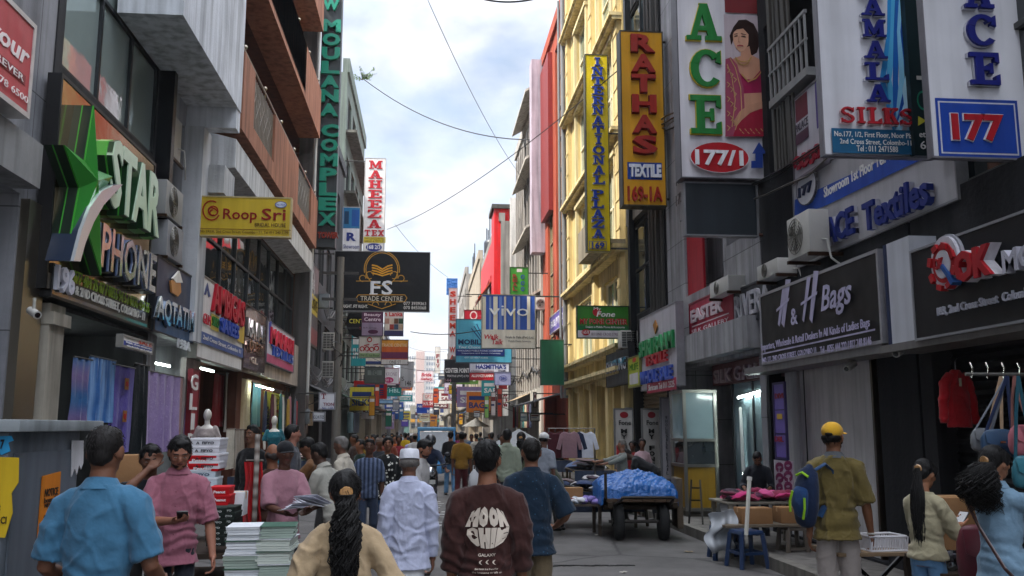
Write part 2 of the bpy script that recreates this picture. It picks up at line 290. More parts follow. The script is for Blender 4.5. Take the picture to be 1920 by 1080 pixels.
class Sign:
    """a flat sign board on a real plane: plane=('X',x) along a facade or ('Y',y) across the street; corners are measured from the photo"""
    def __init__(s, name, label, cat, plane, pl, pt, pr, pb, col='#ddd8d0', t=.14, frame='#555555', kind='vinyl', rim=.03, group=None, plain=False):
        s.pl = plane; s.off = 0.0
        if plane[0] == 'X':
            X = plane[1]; md = (pt+pb)/2; a = onX(pl, pb, X); b = onX(pl, pt, X); a.y = b.y = onX(pl, md, X).y; c = onX(pr, md, X); s.side = 1 if X > 0 else -1
            s.rz = R(90) if X < 0 else R(-90); u = abs(c.y-a.y); ctr = Vector((X, (a.y+c.y)/2, (a.z+b.z)/2)); s.z = (a.z+b.z)/2; v = b.z-a.z
        else:
            a = onY(pl, pb, plane[1]); b = onY(pr, pt, plane[1]); b2 = onY(pl, pt, plane[1]); s.rz = 0; u = b.x-a.x; v = (b2.z+b.z)/2-a.z if abs(b2.z-b.z) > .2 else b.z-a.z; ctr = Vector(((a.x+b.x)/2, plane[1], a.z+v/2))
        s.ctr = ctr; s.u = u; s.v = v; s.t = t; s.lay = 0
        s.root = T(name, label, cat, ctr, s.rz, group); s.inv = Matrix.Rotation(-s.rz, 3, 'Z')
        s.panel = MB().box(-u/2, 0, -v/2, u/2, t, v/2).build('panel', M(col, kind), s.root)
        if frame:
            m = MB(); e = rim; d = .012
            m.box(-u/2-.004, -d, v/2-e, u/2+.004, t+.004, v/2+.004).box(-u/2-.004, -d, -v/2-.004, u/2+.004, t+.004, -v/2+e)
            m.box(-u/2-.004, -d, -v/2+e, -u/2+e, t+.004, v/2-e).box(u/2-e, -d, -v/2+e, u/2+.004, t+.004, v/2-e); m.build('frame', M(frame, 'metal', .5, .4), s.root)
    def lp(s, px, py):
        p = (onX(px, py, s.pl[1]-s.side*s.off)+Vector((s.side*s.off, 0, 0)) if s.pl[0] == 'X' else onY(px, py, s.pl[1]))-s.ctr; q = s.inv @ p; return q.x, q.z
    def span(s, pl, pt, pr, pb):
        a = s.lp(pl, pt); b = s.lp(pl, pb)
        c = s.lp(pr, (pt+pb)/2); return a[0], b[1], c[0], a[1]
    def nx(s, d=None): s.lay += 1; return -.003*s.lay
    def rect(s, pl, pt, pr, pb, col, kind='vinyl', d=0, name='colour_panel'):
        x0, z0, x1, z1 = s.span(pl, pt, pr, pb); y = s.nx(); MB().box(x0, y-d, z0, x1, y+.0025+d*.99, z1).build(name, M(col, kind), s.root); return s
    def frac(s, u0, v0, u1, v1, col, kind='vinyl', name='colour_panel'):
        y = s.nx(); MB().box((u0-.5)*s.u, y, (.5-v1)*s.v, (u1-.5)*s.u, y+.0025, (.5-v0)*s.v).build(name, M(col, kind), s.root); return s
    def _text(s, txt, x0, z0, x1, z1, col, d=.006, bold=0.0, shear=0.0, slab=False, kind='paint', y=None, name='lettering', out=None, outw=.02):
        if out: s._text(txt, x0-outw*.5, z0-outw*.5, x1+outw*.5, z1+outw*.5, out, d*.7, bold+.035 if not slab else 0, shear, slab, kind, y, 'letter_edge')
        v, f, sz = glyphs(txt, bold, shear, slab); yy = s.nx() if y is None else y
        q = np.empty_like(v); q[:, 0] = x0+v[:, 0]*(x1-x0); q[:, 2] = z0+v[:, 1]*(z1-z0); q[:, 1] = yy-v[:, 2]*d
        m = MB(); m.v = [tuple(a) for a in q]; m.f = f; return m.build(name, M(col, kind), s.root)
    def text(s, txt, pl, pt, pr, pb, col, **k): s._text(txt, *s.span(pl, pt, pr, pb), col, **k); return s
    def tf(s, txt, u0, v0, u1, v1, col, **k): s._text(txt, (u0-.5)*s.u, (.5-v1)*s.v, (u1-.5)*s.u, (.5-v0)*s.v, col, **k); return s
    def vtext(s, txt, pl, pt, pr, pb, col, gap=.18, d=.02, bold=0.0, slab=False, kind='paint', out=None, outw=.02, name='lettering'):
        x0, z0, x1, z1 = s.span(pl, pt, pr, pb); n = len(txt); h = (z1-z0)/(n-gap); m = MB(); mo = MB(); y = s.nx(); yo = y; y = s.nx() if out else y
        for i, ch in enumerate(txt):
            if ch == ' ': continue
            b = z1-i*h; a = b-h*(1-gap); wd = x1-x0; w_ = {'I': .5, '1': .6}.get(ch, 1.0)*wd; c = (x0+x1)/2
            for mm, yy, dd, e in ((mo, yo, d*.6, outw*.5), (m, y, d, 0)) if out else ((m, y, d, 0),):
                v, f, sz = glyphs(ch, bold+(.035 if e and not slab else 0), 0, slab and ch in SLAB); q = np.empty_like(v)
                q[:, 0] = c-w_/2-e+v[:, 0]*(w_+2*e); q[:, 2] = a-e+v[:, 1]*(b-a+2*e); q[:, 1] = yy-v[:, 2]*dd; mm.add(q, f)
        if out: mo.build('letter_edge', M(out, kind), s.root)
        m.build(name, M(col, kind), s.root); return s
    def oval(s, pl, pt, pr, pb, col, d=.002, n=28, name='emblem', kind='vinyl', ring=0):
        x0, z0, x1, z1 = s.span(pl, pt, pr, pb); y = s.nx(); c = ((x0+x1)/2, (z0+z1)/2); m = MB()
        P = lambda k, f_: (c[0]+f_*(x1-x0)/2*math.cos(2*math.pi*k/n), c[1]+f_*(z1-z0)/2*math.sin(2*math.pi*k/n))
        if ring:
            for k in range(n): m.prism([P(k, 1), P(k+1, 1), P(k+1, 1-ring), P(k, 1-ring)], y-d, y+.0025)
        else: m.prism([P(k, 1) for k in range(n)], y-d, y+.0025)
        m.build(name, M(col, kind), s.root); return s
    def poly(s, pts, col, d=.002, kind='vinyl', name='emblem', y=None):
        yy = s.nx() if y is None else y; MB().prism([s.lp(*p) for p in pts], yy-d, yy+.0025).build(name, M(col, kind), s.root); return s
    def strokes(s, lines, wpx, col, d=.002, kind='paint', name='emblem'):      # ribbons of constant width through pixel polylines
        y = s.nx(); m = MB(); k = 0
        sc = abs(s.lp(lines[0][0][0]+10, lines[0][0][1])[0]-s.lp(lines[0][0][0], lines[0][0][1])[0])/10
        for ln in lines:
            q = [Vector(s.lp(*p)) for p in ln]
            for a, b in zip(q[:-1], q[1:]):
                t = (b-a)
                if t.length < 1e-6: continue
                t.normalize(); nn_ = Vector((-t.y, t.x))*wpx*sc/2; e = t*wpx*sc*.3; yy = y-.0004*(k % 5); k += 1
                m.prism([tuple(a-e+nn_), tuple(b+e+nn_), tuple(b+e-nn_), tuple(a-e-nn_)], yy-d, yy+.0025)
        m.build(name, M(col, kind), s.root); return s
    def arms(s, side, zs=(.8, .2), ln=.8, r=.025, col='#2c2a28'):     # steel brackets back to the building
        for z in zs: MB().tube([(side*s.u/2, s.t/2, (z-.5)*s.v), (side*(s.u/2+ln), s.t/2, (z-.5)*s.v)], r, 6).build('bracket', M(col, 'metal', .6, .5), s.root)
        return s
def arc(cx, cy, r, a0, a1, n=10, ry=None): return [(cx+r*math.cos(R(a0+(a1-a0)*i/n)), cy-(ry or r)*math.sin(R(a0+(a1-a0)*i/n))) for i in range(n+1)]
# ---------------------------------------------------------------- ground
def struct(name, mb, mat, smooth=False): o = mb.build(name, mat); o['kind'] = 'structure'; return o
struct('ground', MB().box(-400, -60, -.6, 400, 1500, -.03), M('#57544f', 'asphalt'))
def road_pts():
    m = MB(); n = 60
    for i in range(n):
        y0 = -8+i*5; y1 = y0+5; m.quad((-4.35, y0, 0), (4.42, y0, 0), (4.42, y1, 0), (-4.35, y1, 0))
    return m
road = struct('road', road_pts(), M('#625f5d', 'asphalt'))
_t = road.data.materials[0].node_tree       # worn wheel tracks, patches and oil marks in the asphalt
_b = _t.nodes['Principled BSDF']; _c = _t.nodes.new('ShaderNodeTexCoord'); _v = _t.nodes.new('ShaderNodeTexVoronoi'); _v.feature = 'DISTANCE_TO_EDGE'; _v.inputs['Scale'].default_value = .33
_nz = _t.nodes.new('ShaderNodeTexNoise'); _nz.inputs['Scale'].default_value = 2.5; _ma = _t.nodes.new('ShaderNodeMix'); _ma.data_type = 'RGBA'; _ma.inputs['Factor'].default_value = .12
_t.links.new(_c.outputs['Object'], _nz.inputs['Vector']); _t.links.new(_c.outputs['Object'], _ma.inputs['A']); _t.links.new(_nz.outputs['Color'], _ma.inputs['B']); _t.links.new(_ma.outputs['Result'], _v.inputs['Vector'])
_r = _t.nodes.new('ShaderNodeMapRange'); _r.inputs['From Min'].default_value = 0; _r.inputs['From Max'].default_value = .012; _r.inputs['To Min'].default_value = .42; _r.inputs['To Max'].default_value = 1; _t.links.new(_v.outputs['Distance'], _r.inputs['Value'])
_n4 = _t.nodes.new('ShaderNodeTexNoise'); _n4.inputs['Scale'].default_value = .5; _n4.inputs['Detail'].default_value = 8; _n4.inputs['Roughness'].default_value = .7; _t.links.new(_c.outputs['Object'], _n4.inputs['Vector'])
_r4 = _t.nodes.new('ShaderNodeMapRange'); _r4.inputs['From Min'].default_value = .35; _r4.inputs['From Max'].default_value = .6; _r4.inputs['To Min'].default_value = .6; _r4.inputs['To Max'].default_value = 1.05; _t.links.new(_n4.outputs['Fac'], _r4.inputs['Value'])
_m = _t.nodes.new('ShaderNodeMath'); _m.operation = 'MULTIPLY'; _t.links.new(_r.outputs['Result'], _m.inputs[0]); _t.links.new(_r4.outputs['Result'], _m.inputs[1])
_o = _b.inputs['Base Color'].links[0].from_socket; _s = _t.nodes.new('ShaderNodeVectorMath'); _s.operation = 'SCALE'; _t.links.new(_o, _s.inputs[0]); _t.links.new(_m.outputs[0], _s.inputs['Scale']); _t.links.new(_s.outputs[0], _b.inputs['Base Color'])
pv = MB()
for sx, x0, x1 in ((-1, -6.2, -4.35), (1, 4.42, 6.2)): pv.box(x0, -8, -.02, x1, 290, .14)
struct('pavement', pv, M('#6f6b66', 'stone', .8, tag='tiles|.6|.6'))
kb = MB()
for x0, x1 in ((-4.347, -4.2), (4.27, 4.417)):
    for i in range(90): kb.box(x0, -8+i*2, 0, x1, -8+i*2+1.98, .15)
struct('kerb', kb, M('#77736c', 'stone', .85))
# road-surface details seen in the photo: a worn white painted patch and a cracked trench
mk = MB(); a = onZ(820, 938); b = onZ(838, 985)
for i in range(11):
    y = b.y+(a.y-b.y)*i/11; x = .05+rnd.uniform(0, .25); mk.cb((x+.1, y, .0045), (.12+.2*rnd.random(), .05+.16*rnd.random(), .003), rnd.uniform(-.6, .6))
struct('road_markings', mk, M('#b9b8b4', 'paint', .8))
mk = MB()
for i in range(26):
    p = onZ(1010+i*7, 1061); mk.cb((p.x, p.y+rnd.uniform(-.04, .04), .004), (.085, .02+.07*rnd.random(), .006), rnd.uniform(-.35, .35))
struct('road_crack', mk, M('#1d1c1b', 'asphalt'))

# ---------------------------------------------------------------- buildings
GL = '#1b2326'
def building(name, label, side, X, y0, y1, H, wall='#8c8880', ops=(), depth=9, kind='wall', wtag='', parapet=.5, gl=GL, frame='#4a4a4a', group=None, z00=0.0):
    """ops: (ya, yb, za, zb, style) openings in the street front; style: win / dark / shop / shut / glass"""
    ops = [(p[0], p[1], .17 if p[2] == .14 else p[2])+tuple(p[3:]) for p in ops]
    o = T(name, label, 'building', (X, (y0+y1)/2, 0), 0, group); yc = (y0+y1)/2; s = side
    ys = sorted({y0, y1, *[min(max(a[0], y0), y1) for a in ops], *[min(max(a[1], y0), y1) for a in ops]}); zs = sorted({z00, H, *[a[2] for a in ops], *[min(a[3], H) for a in ops]})
    m = MB()
    def q(pts):
        pts = [(s*p[0], p[1]-yc, p[2]) for p in pts]
        m.add(pts, [(0,1,2,3) if s > 0 else (3,2,1,0)])
    for i in range(len(ys)-1):
        for j in range(len(zs)-1):
            a, b, c, d = ys[i], ys[i+1], zs[j], zs[j+1]; my, mz = (a+b)/2, (c+d)/2
            if any(p[0] <= my <= p[1] and p[2] <= mz <= p[3] for p in ops): continue
            q([(0,b,c),(0,a,c),(0,a,d),(0,b,d)])
    D = depth
    q([(0,y0,z00),(D,y0,z00),(D,y0,H),(0,y0,H)]); q([(D,y1,z00),(0,y1,z00),(0,y1,H),(D,y1,H)]); q([(D,y0,z00),(D,y1,z00),(D,y1,H),(D,y0,H)]); q([(0,y0,H),(D,y0,H),(D,y1,H),(0,y1,H)])
    for p in ops:
        a, b, c, d = max(p[0], y0), min(p[1], y1), p[2], min(p[3], H); st = p[4]; r = {'win': .14, 'glass': .08, 'dark': .5, 'shop': 2.6, 'shut': .25}[st]
        q([(0,a,c),(r,a,c),(r,a,d),(0,a,d)][::-1]); q([(0,b,c),(0,b,d),(r,b,d),(r,b,c)][::-1]); q([(0,a,d),(r,a,d),(r,b,d),(0,b,d)][::-1]); q([(0,a,c),(0,b,c),(r,b,c),(r,a,c)][::-1])
        if st in ('dark', 'shop'): q([(r,b,c),(r,a,c),(r,a,d),(r,b,d)])
    wallo = m.build('wall', M(wall, kind, tag=wtag), o)
    for p in ops:
        a, b, c, d = max(p[0], y0)-yc, min(p[1], y1)-yc, p[2], min(p[3], H); st = p[4]; fr_c = p[5] if len(p) > 5 else frame; gcol = p[6] if len(p) > 6 else gl
        if st in ('win', 'glass'):
            r = .14 if st == 'win' else .08; f = MB(); t = .06; x0, x1 = s*(r-.05), s*(r+.03)
            nv = max(1, round((b-a)/(1.1 if st == 'win' else 1.5))); nh = max(1, round((d-c)/1.4))
            for k in range(nv+1): y = a+(b-a-t)*k/nv; f.box(x0, y, c, x1, y+t, d)
            for k in range(nh+1): z = c+(d-c-t)*k/nh; f.box(x0+s*.002, a+.002, z, x1-s*.002, b-.002, z+t)
            fo = f.build('window', M(fr_c, 'paint'), o); MB().box(s*r, a+.01, c+.01, s*(r+.02), b-.01, d-.01).build('pane', M(gcol, 'glass'), fo)
        if st == 'shut':
            f = MB(); nn_ = int((d-c)/.09)
            for k in range(nn_):
                z = c+(d-c)*k/nn_; hh = (d-c)/nn_; f.add([(s*.25, a, z), (s*.25, b, z), (s*.21, b, z+hh*.5), (s*.21, a, z+hh*.5), (s*.25, b, z+hh), (s*.25, a, z+hh)], [(0,1,2,3) if s < 0 else (3,2,1,0), (3,2,4,5) if s < 0 else (5,4,2,3)])
            f.build('roller_shutter', M(fr_c, 'metal', .5, .5), o)
    if parapet: MB().box(-s*.12, y0-yc, H, s*.25, y1-yc, H+parapet).build('parapet', M(wall, kind), o)
    return o
def add(o, name, mb, mat, **k):      # a further part of a building, given in world coordinates
    mb.v = [(x-o.location.x, y-o.location.y, z) for x, y, z in mb.v]; return mb.build(name, mat, o, **k)
XL, XR = -4.6, 5.4
# ---- left row
b = building('grey_building', 'grey panelled building at the near left with a dark recessed shopfront', -1, XL, -14, 11.0, 27, '#8d8e93', [(6.5, 10.4, .14, 4.35, 'dark')], kind='stone', wtag='tiles|1.1|1.4')
add(b, 'canopy', MB().box(-4.6, 6.2, 4.35, -4.3, 10.2, 4.85), M('#8a8b8c', 'stone'))
add(b, 'wall_lining', MB().box(-4.62, 10.45, .14, -4.5, 10.98, 4.3), M('#8d8578', 'chrome', .3))
b = building('mirror_glass_building', 'narrow shop building with mirrored glass front above the green star sign', -1, XL, 11.05, 15.4, 27, '#3a3a3c', [(11.6, 15.2, .14, 3.2, 'shop'), (11.25, 15.2, 6.2, 9.3, 'glass', '#2a2d30', '#9fb0ac'), (11.25, 15.2, 9.4, 12.6, 'glass', '#2a2d30', '#9fb0ac'), (11.25, 15.2, 12.7, 16.5, 'glass', '#2a2d30', '#9fb0ac')])
for c_ in b.children:
    if c_.name.startswith('window'):
        for p_ in c_.children: p_.data.materials[0] = M('#b4c4c0', 'chrome', .03, .5, 'pane')
add(b, 'edge_post', MB().box(-4.6, 15.2, 3.3, -4.35, 15.38, 27), M('#17181b', 'metal', .4))
add(b, 'column', MB().box(-4.75, 11.1, .14, -4.45, 11.55, 3.2).box(-4.8, 11.08, 2.95, -4.4, 11.62, 3.1), M('#a09a8e', 'stone'))
b = building('white_slab_building', 'grey white concrete building with a jutting upper box and air conditioners below it', -1, XL, 15.45, 18.35, 27, '#a5a6aa', [(15.9, 18.2, .14, 3.3, 'shop'), (15.7, 16.9, 4.9, 7.3, 'dark')])
add(b, 'jutting_box', MB().box(-4.6, 13.0, 7.75, -3.66, 17.25, 22), M('#cfd2d8', 'wall'))
add(b, 'cross_beam', MB().box(-4.6, 16.95, 7.35, -3.68, 17.28, 7.75), M('#cfd2d8', 'wall'))
add(b, 'column', MB().box(-4.6, 16.9, 3.3, -4.25, 17.5, 7.35), M('#c2c4c8', 'wall'))
add(b, 'sill_beam', MB().box(-4.6, 17.4, 6.2, -3.95, 18.3, 6.75), M('#bdbfc2', 'wall'))
bb = building('balcony_building', 'brown building with long balconies and patterned metal railings', -1, XL, 18.4, 33.6, 17.6, '#5b3527', [(18.6, 33.0, 8.0, 11.8, 'dark'), (18.6, 33.0, 12.0, 15.8, 'dark'), (18.6, 33.0, 16.0, 17.2, 'dark'), (18.9, 31.4, 4.5, 6.9, 'glass', '#3a3d40'), (18.7, 22.6, .14, 3.1, 'shop'), (23.2, 27.6, .14, 3.0, 'shop'), (28.2, 33.0, .14, 2.9, 'shop')])
def balcony(o, ya, yb, z0, z1, X, gaps, zg):
    m = MB(); m.box(XL, ya, z0-.18, X, yb, z0)
    cuts = [ya]+[c for g in gaps for c in g]+[yb]
    for i in range(0, len(cuts), 2): m.box(X-.14, cuts[i], z0, X, cuts[i+1], z1)
    for g in gaps: m.box(X-.14, g[0], z0, X, g[1], zg)
    add(o, 'balcony', m, M('#a06e58', 'wall'))
    for g in gaps:
        r = MB(); n = int((g[1]-g[0])/.16); t = .022
        for k in range(n+1):
            y = g[0]+(g[1]-g[0])*k/n; r.box(X-.08, y-t/2, zg, X-.08+t, y+t/2, z1-.02)
            if k < n:
                dy = (g[1]-g[0])/n; a = .28+.3*((k*7) % 3)/2; r.beam((X-.07, y, zg+(z1-zg)*a), (X-.07, y+dy, zg+(z1-zg)*(a+.18)), t); r.beam((X-.07, y, zg+(z1-zg)*(a+.3)), (X-.07, y+dy, zg+(z1-zg)*(a+.12)), t)
        r.box(X-.09, g[0], zg+.03, X-.05, g[1], zg+.06); add(o, 'railing', r, M('#9b9484', 'chrome', .35))
    r = MB().tube([(X-.07, ya, z1+.12), (X-.07, yb, z1+.12)], .03, 8)
    for k in range(int((yb-ya)/2.4)+1): y = ya+.3+k*2.4; r.tube([(X-.07, y, z1-.02), (X-.07, y, z1+.16)], .022, 6); r.ell((X-.07, y, z1+.22), .055, .055, .055, 8, 6)
    add(o, 'handrail', r, M('#8f887a', 'chrome', .3))
balcony(bb, 18.42, 31.2, 8.0, 9.5, -3.88, [(19.6, 22.3), (26.5, 29.5)], 8.25)
balcony(bb, 18.42, 31.2, 11.95, 13.5, -3.88, [(24.2, 27.3), (19.2, 22.0)], 12.2)
balcony(bb, 18.42, 31.2, 15.9, 17.4, -3.88, [(19.5, 22.3), (26.0, 29.0)], 16.1)
add(bb, 'beam', MB().add([(-4.6,18.42,6.9),(-3.98,18.42,7.0),(-3.98,31,7.0),(-4.6,31,6.9),(-4.6,18.42,7.75),(-3.98,18.42,7.6),(-3.98,31,7.6),(-4.6,31,7.75)], [(0,1,2,3),(7,6,5,4),(0,4,5,1),(1,5,6,2),(2,6,7,3),(3,7,4,0)]), M('#c6c8ca', 'wall'))
add(bb, 'column', MB().box(-4.6, 31.4, .14, -4.1, 32.0, 17.6), M('#5e5a58', 'wall'))
add(bb, 'fascia', MB().box(-4.6, 18.42, 3.1, -4.38, 33.5, 4.45), M('#b9b0a8', 'stone'))
add(bb, 'drain_pipe', MB().tube([(-4.02, 31.3, 2.8), (-4.02, 31.3, 17.5)], .05, 8), M('#b9bbba', 'plastic'))
add(bb, 'wall_diamond', MB().prism([(0,-.28),(.5,0),(0,.28),(-.5,0)], 0, .01), M('#c9b27c', 'paint'), loc=(.45, 12.5, 10.1)) if False else None
b = building('dark_complex', 'dark grey building behind the tall green lettered sign', -1, XL, 33.65, 48, 15.0, '#4b4d50', [(34.5+i*3.2, 36.6+i*3.2, 4.2+j*3.6, 6.2+j*3.6, 'win') for i in range(4) for j in range(3)]+[(34.2, 40, .14, 3, 'shop'), (41, 47.5, .14, 3, 'shop')])
add(b, 'grille', MB().box(-4.61, 34.5, 5.0, -4.55, 36.6, 5.03), M('#222222', 'metal'))
b = building('weathered_building', 'weathered green grey block with a small plant sprouting on its roof corner', -1, XL, 48.05, 62, 21.0, '#6f7a72', [(49+i*3.2, 51.2+i*3.2, 4.4+j*3.4, 6.4+j*3.4, 'win') for i in range(4) for j in range(5)]+[(49, 61, .14, 3, 'dark')], parapet=.8)
for z in (7.4, 10.8, 14.2, 17.6): add(b, 'ledge', MB().box(-4.6, 48.1, z, -4.0, 61.9, z+.14), M('#6b6a62', 'wall'))
fars = [(62.05, 78, 13.0, '#8a8577'), (78.05, 100, 11.0, '#a19a8c'), (100.05, 126, 12, '#7c7f86'), (126.05, 160, 9.5, '#96897a'), (160.05, 200, 9, '#87909a')]
adj = ['beige', 'sand coloured', 'bluish grey', 'tan', 'pale blue grey']
for (ya, yb, h, c), a_ in zip(fars, adj):
    k = int((yb-ya)/3.6); xo = XL-(.0 if ya < 70 else .25)
    b = building('shop_building', f'{a_} low shop building far down the left side', -1, xo, ya, yb, h, c, [(ya+.9+i*3.6, ya+2.9+i*3.6, 4.2+j*3.2, 6.0+j*3.2, 'win') for i in range(k) for j in range(int((h-4.5)/3.2)+1) if 6.0+j*3.2 < h-.3]+[(ya+.5, yb-.5, .14, 3, 'dark')], parapet=.6)
    add(b, 'ledge', MB().box(xo, ya+.2, 3.3, xo+.9, yb-.2, 3.42), M('#77736b', 'wall'))
# ---- right row
b = building('dark_shop_building', 'dark building at the near right over the closed black shutter', 1, XR, 2.5, 9.55, 17, '#28282b', [(3.0, 9.3, .14, 2.62, 'shut', '#17171a'), (3.5, 6.0, 4.2, 6.8, 'win'), (6.6, 9.0, 4.2, 6.8, 'win'), (3.5, 6, 8, 11, 'win'), (6.6, 9, 8, 11, 'win')])
add(b, 'canopy_soffit', MB().box(4.92, 2.5, 2.54, 5.4, 9.5, 2.62), M('#6d6a68', 'paint'))
b = building('textile_building', 'dark building with first floor openings behind the vertical white signs', 1, XR, 9.6, 14.1, 17, '#232428', [(10.5, 14.0, .14, 2.62, 'shop'), (9.9, 13.6, 5.6, 8.2, 'dark'), (9.9, 13.6, 8.8, 11.4, 'dark')])
m = MB()
for k in range(7): y = 12.3+k*.12; m.tube([(5.3, y, 5.6), (5.28+rnd.uniform(-.04, .04), y+rnd.uniform(-.1, .1), 11), (5.3, y, 17)], rnd.choice([.03, .05]), 6)
add(b, 'pipe', m, M('#45413d', 'plastic'))
for z0 in (6.72, 10.3):
    m = MB().box(5.2, 11.6, z0-.12, 5.4, 13.0, z0)
    for k in range(9): m.box(5.21, 11.62+k*.165, z0, 5.24, 11.65+k*.165, z0+.8)
    m.box(5.205, 11.6, z0+.8, 5.25, 13.0, z0+.85).box(5.205, 11.6, z0+.4, 5.245, 13.0, z0+.43)
    add(b, 'small_balcony', m, M('#8a8a8a', 'metal', .5, .3))
add(b, 'white_door_panel', MB().box(5.5, 10.85, .17, 5.6, 13.05, 2.6), M('#bcbabb', 'paint', .5))
add(b, 'door_post', MB().box(5.46, 13.07, .17, 5.7, 13.5, 2.6), M('#b0aeb1', 'paint', .5))
add(b, 'door_trim', MB().box(5.47, 10.55, .17, 5.55, 10.6, 2.6), M('#4a4440', 'metal')); add(b, 'door_trim', MB().box(5.47, 10.78, .17, 5.55, 10.83, 2.6), M('#5a5048', 'metal')); add(b, 'door_seam', MB().box(5.49, 12.88, .17, 5.502, 12.9, 2.6), M('#3a3836', 'metal'))
add(b, 'canopy_soffit', MB().box(5.0, 9.6, 2.56, 5.4, 14.0, 2.66), M('#6f6c6c', 'paint'))
b = building('grey_stone_building', 'grey stone clad building with a red recess beside the green lettered sign', 1, XR, 14.15, 19.9, 17, '#98979a', [(16.0, 18.5, 4.45, 17, 'dark'), (14.4, 19.2, .14, 2.95, 'shop'), (14.3, 15.8, 5.0, 7.2, 'dark'), (14.3, 15.8, 8, 10.6, 'dark')], kind='stone', wtag='tiles|.85|.95')
add(b, 'red_wall', MB().box(5.45, 17.4, 4.45, 5.5, 18.48, 8), M('#a0182a', 'paint'))
add(b, 'ledge', MB().box(5.15, 14.2, 3.02, 5.4, 19.3, 3.55), M('#a3a2a4', 'stone', tag='tiles|1.2|.6'))
bg_ = building('dark_glass_building', 'narrow dark glazed building with bundles of pipes between stone and cream fronts', 1, XR, 19.95, 23.6, 17, '#2c2d30', [(20.9, 23.3, 4.6+j*3.0, 7.0+j*3.0, 'glass', '#2b2e31', '#2e3b41') for j in range(4)]+[(20.2, 23.4, .14, 3, 'shut', '#7d6b50')])
p = MB()
for k in range(9):
    y = 20.05+k*.09+rnd.uniform(-.02, .02); p.tube([(5.33-.04*(k % 3), y, 3.2), (5.33-.04*(k % 3), y+rnd.uniform(-.1, .1), 8), (5.33-.04*(k % 3), y, 17)], rnd.choice([.03, .045, .055]), 6)
add(bg_, 'pipe', p, M('#3a3937', 'plastic'))
add(bg_, 'steel_post', MB().box(5.15, 22.6, 3.0, 5.3, 22.8, 17), M('#202326', 'metal', .5))
for z in (7.05, 10.05): add(bg_, 'spandrel', MB().box(5.25, 20.9, z, 5.39, 23.4, z+.45), M('#7d756a', 'wall'))
cw = []
for i, (a_, c_) in enumerate([(24.7, 26.9), (29.0, 31.2)]):
    for z0, z1 in ((4.0, 6.0), (6.9, 9.4), (10.2, 12.9), (13.6, 16.0)): cw.append((a_, c_, z0, z1, 'win', '#e9dfbe', '#5d7268'))
cb_ = building('cream_building', 'cream ornamented building with tall framed windows and pilasters', 1, XR-.1, 23.65, 33.4, 18.5, '#cfba82', cw+[(24.2, 25.6, .14, 3.0, 'dark'), (26.6, 28.2, .14, 3.0, 'dark'), (29.2, 30.6, .14, 3.0, 'dark'), (31.4, 32.8, .14, 3, 'dark')], depth=9)
m = MB()
for y in (24.0, 27.9, 32.9):
    m.box(5.16, y-.22, 3.4, 5.3, y+.22, 18.4)
    for z in np.arange(3.9, 18, .8): m.box(5.14, y-.24, z, 5.16, y+.24, z+.06)
for y in (23.9, 26.1, 28.7, 31.0, 33.1): m.box(5.18, y-.2, .14, 5.3, y+.2, 3.1).box(5.12, y-.26, 2.9, 5.18, y+.26, 3.1)
add(cb_, 'pilaster', m, M('#d2be8a', 'wall'))
m = MB()
for z in (3.15, 3.75, 6.45, 9.75, 13.1, 16.5): m.box(5.02, 23.68, z, 5.3, 33.35, z+.1).box(4.94, 23.66, z+.1, 5.3, 33.38, z+.2)
add(cb_, 'cornice', m, M('#d8c694', 'wall'))
for z0, z1 in ((6.9, 9.4), (10.2, 12.9), (13.6, 16.0)):
    for a_, c_ in ((24.7, 26.9), (29.0, 31.2)): m = MB(); m.box(5.2, a_-.16, z0, 5.3, a_-.02, z1).box(5.2, c_+.02, z0, 5.3, c_+.16, z1).box(5.16, a_-.2, z1+.02, 5.3, c_+.2, z1+.16).box(5.12, a_-.2, z0-.16, 5.3, c_+.2, z0-.02); add(cb_, 'window_surround', m, M('#ddcda0', 'wall'))
add(cb_, 'cream_balcony', MB().box(4.55, 23.7, 6.66, 5.3, 27.0, 6.78).box(4.55, 23.7, 6.78, 4.65, 27.0, 7.6), M('#8f8776', 'wall'))
add(cb_, 'drain_pipe', MB().tube([(5.12, 33.5, 2.8), (5.12, 33.5, 18.5)], .09, 10).tube([(4.98, 33.65, 2.8), (4.98, 33.65, 18.5)], .05, 8), M('#74767a', 'plastic'))
rb = building('orange_building', 'orange red building with a white column and red louvres beside a drainpipe', 1, XR-.2, 33.8, 40.6, 18.3, '#a8503a', [(34.6, 36.2, 4.2, 17.5, 'win', '#8a7c64', '#8d8364'), (37.2, 38.8, 4.2, 11, 'win', '#8a7c64', '#8d8364'), (34.2, 40, .14, 3, 'dark')])
add(rb, 'louvre', MB().box(5.0, 37.0, 10.8, 5.2, 39.6, 17.8), M('#9a2b24', 'metal', .5, .2, 'stripe|#6a1a16|14|Z'))
add(rb, 'white_column', MB().box(4.6, 39.7, 9.5, 5.2, 40.5, 18.6), M('#b5a9b4', 'wall'))
add(rb, 'awning', MB().add([(5.2,33.9,3.0),(5.2,40.3,3.0),(3.8,40.3,2.6),(3.8,33.9,2.6),(5.2,33.9,3.06),(5.2,40.3,3.06),(3.8,40.3,2.66),(3.8,33.9,2.66)], [(0,1,2,3),(7,6,5,4),(0,3,7,4),(3,2,6,7),(2,1,5,6),(1,0,4,5)]), M('#5a5a5c', 'metal', .6, .3))
sb = building('sunshade_building', 'grey white building with sloping concrete sunshades over its windows', 1, XR-.3, 40.65, 52, 17.4, '#b3aea6', [(41.5+i*3.4, 44.2+i*3.4, 4.6+j*3.3, 6.9+j*3.3, 'win') for i in range(3) for j in range(4)]+[(41.5, 51, .14, 3, 'dark')])
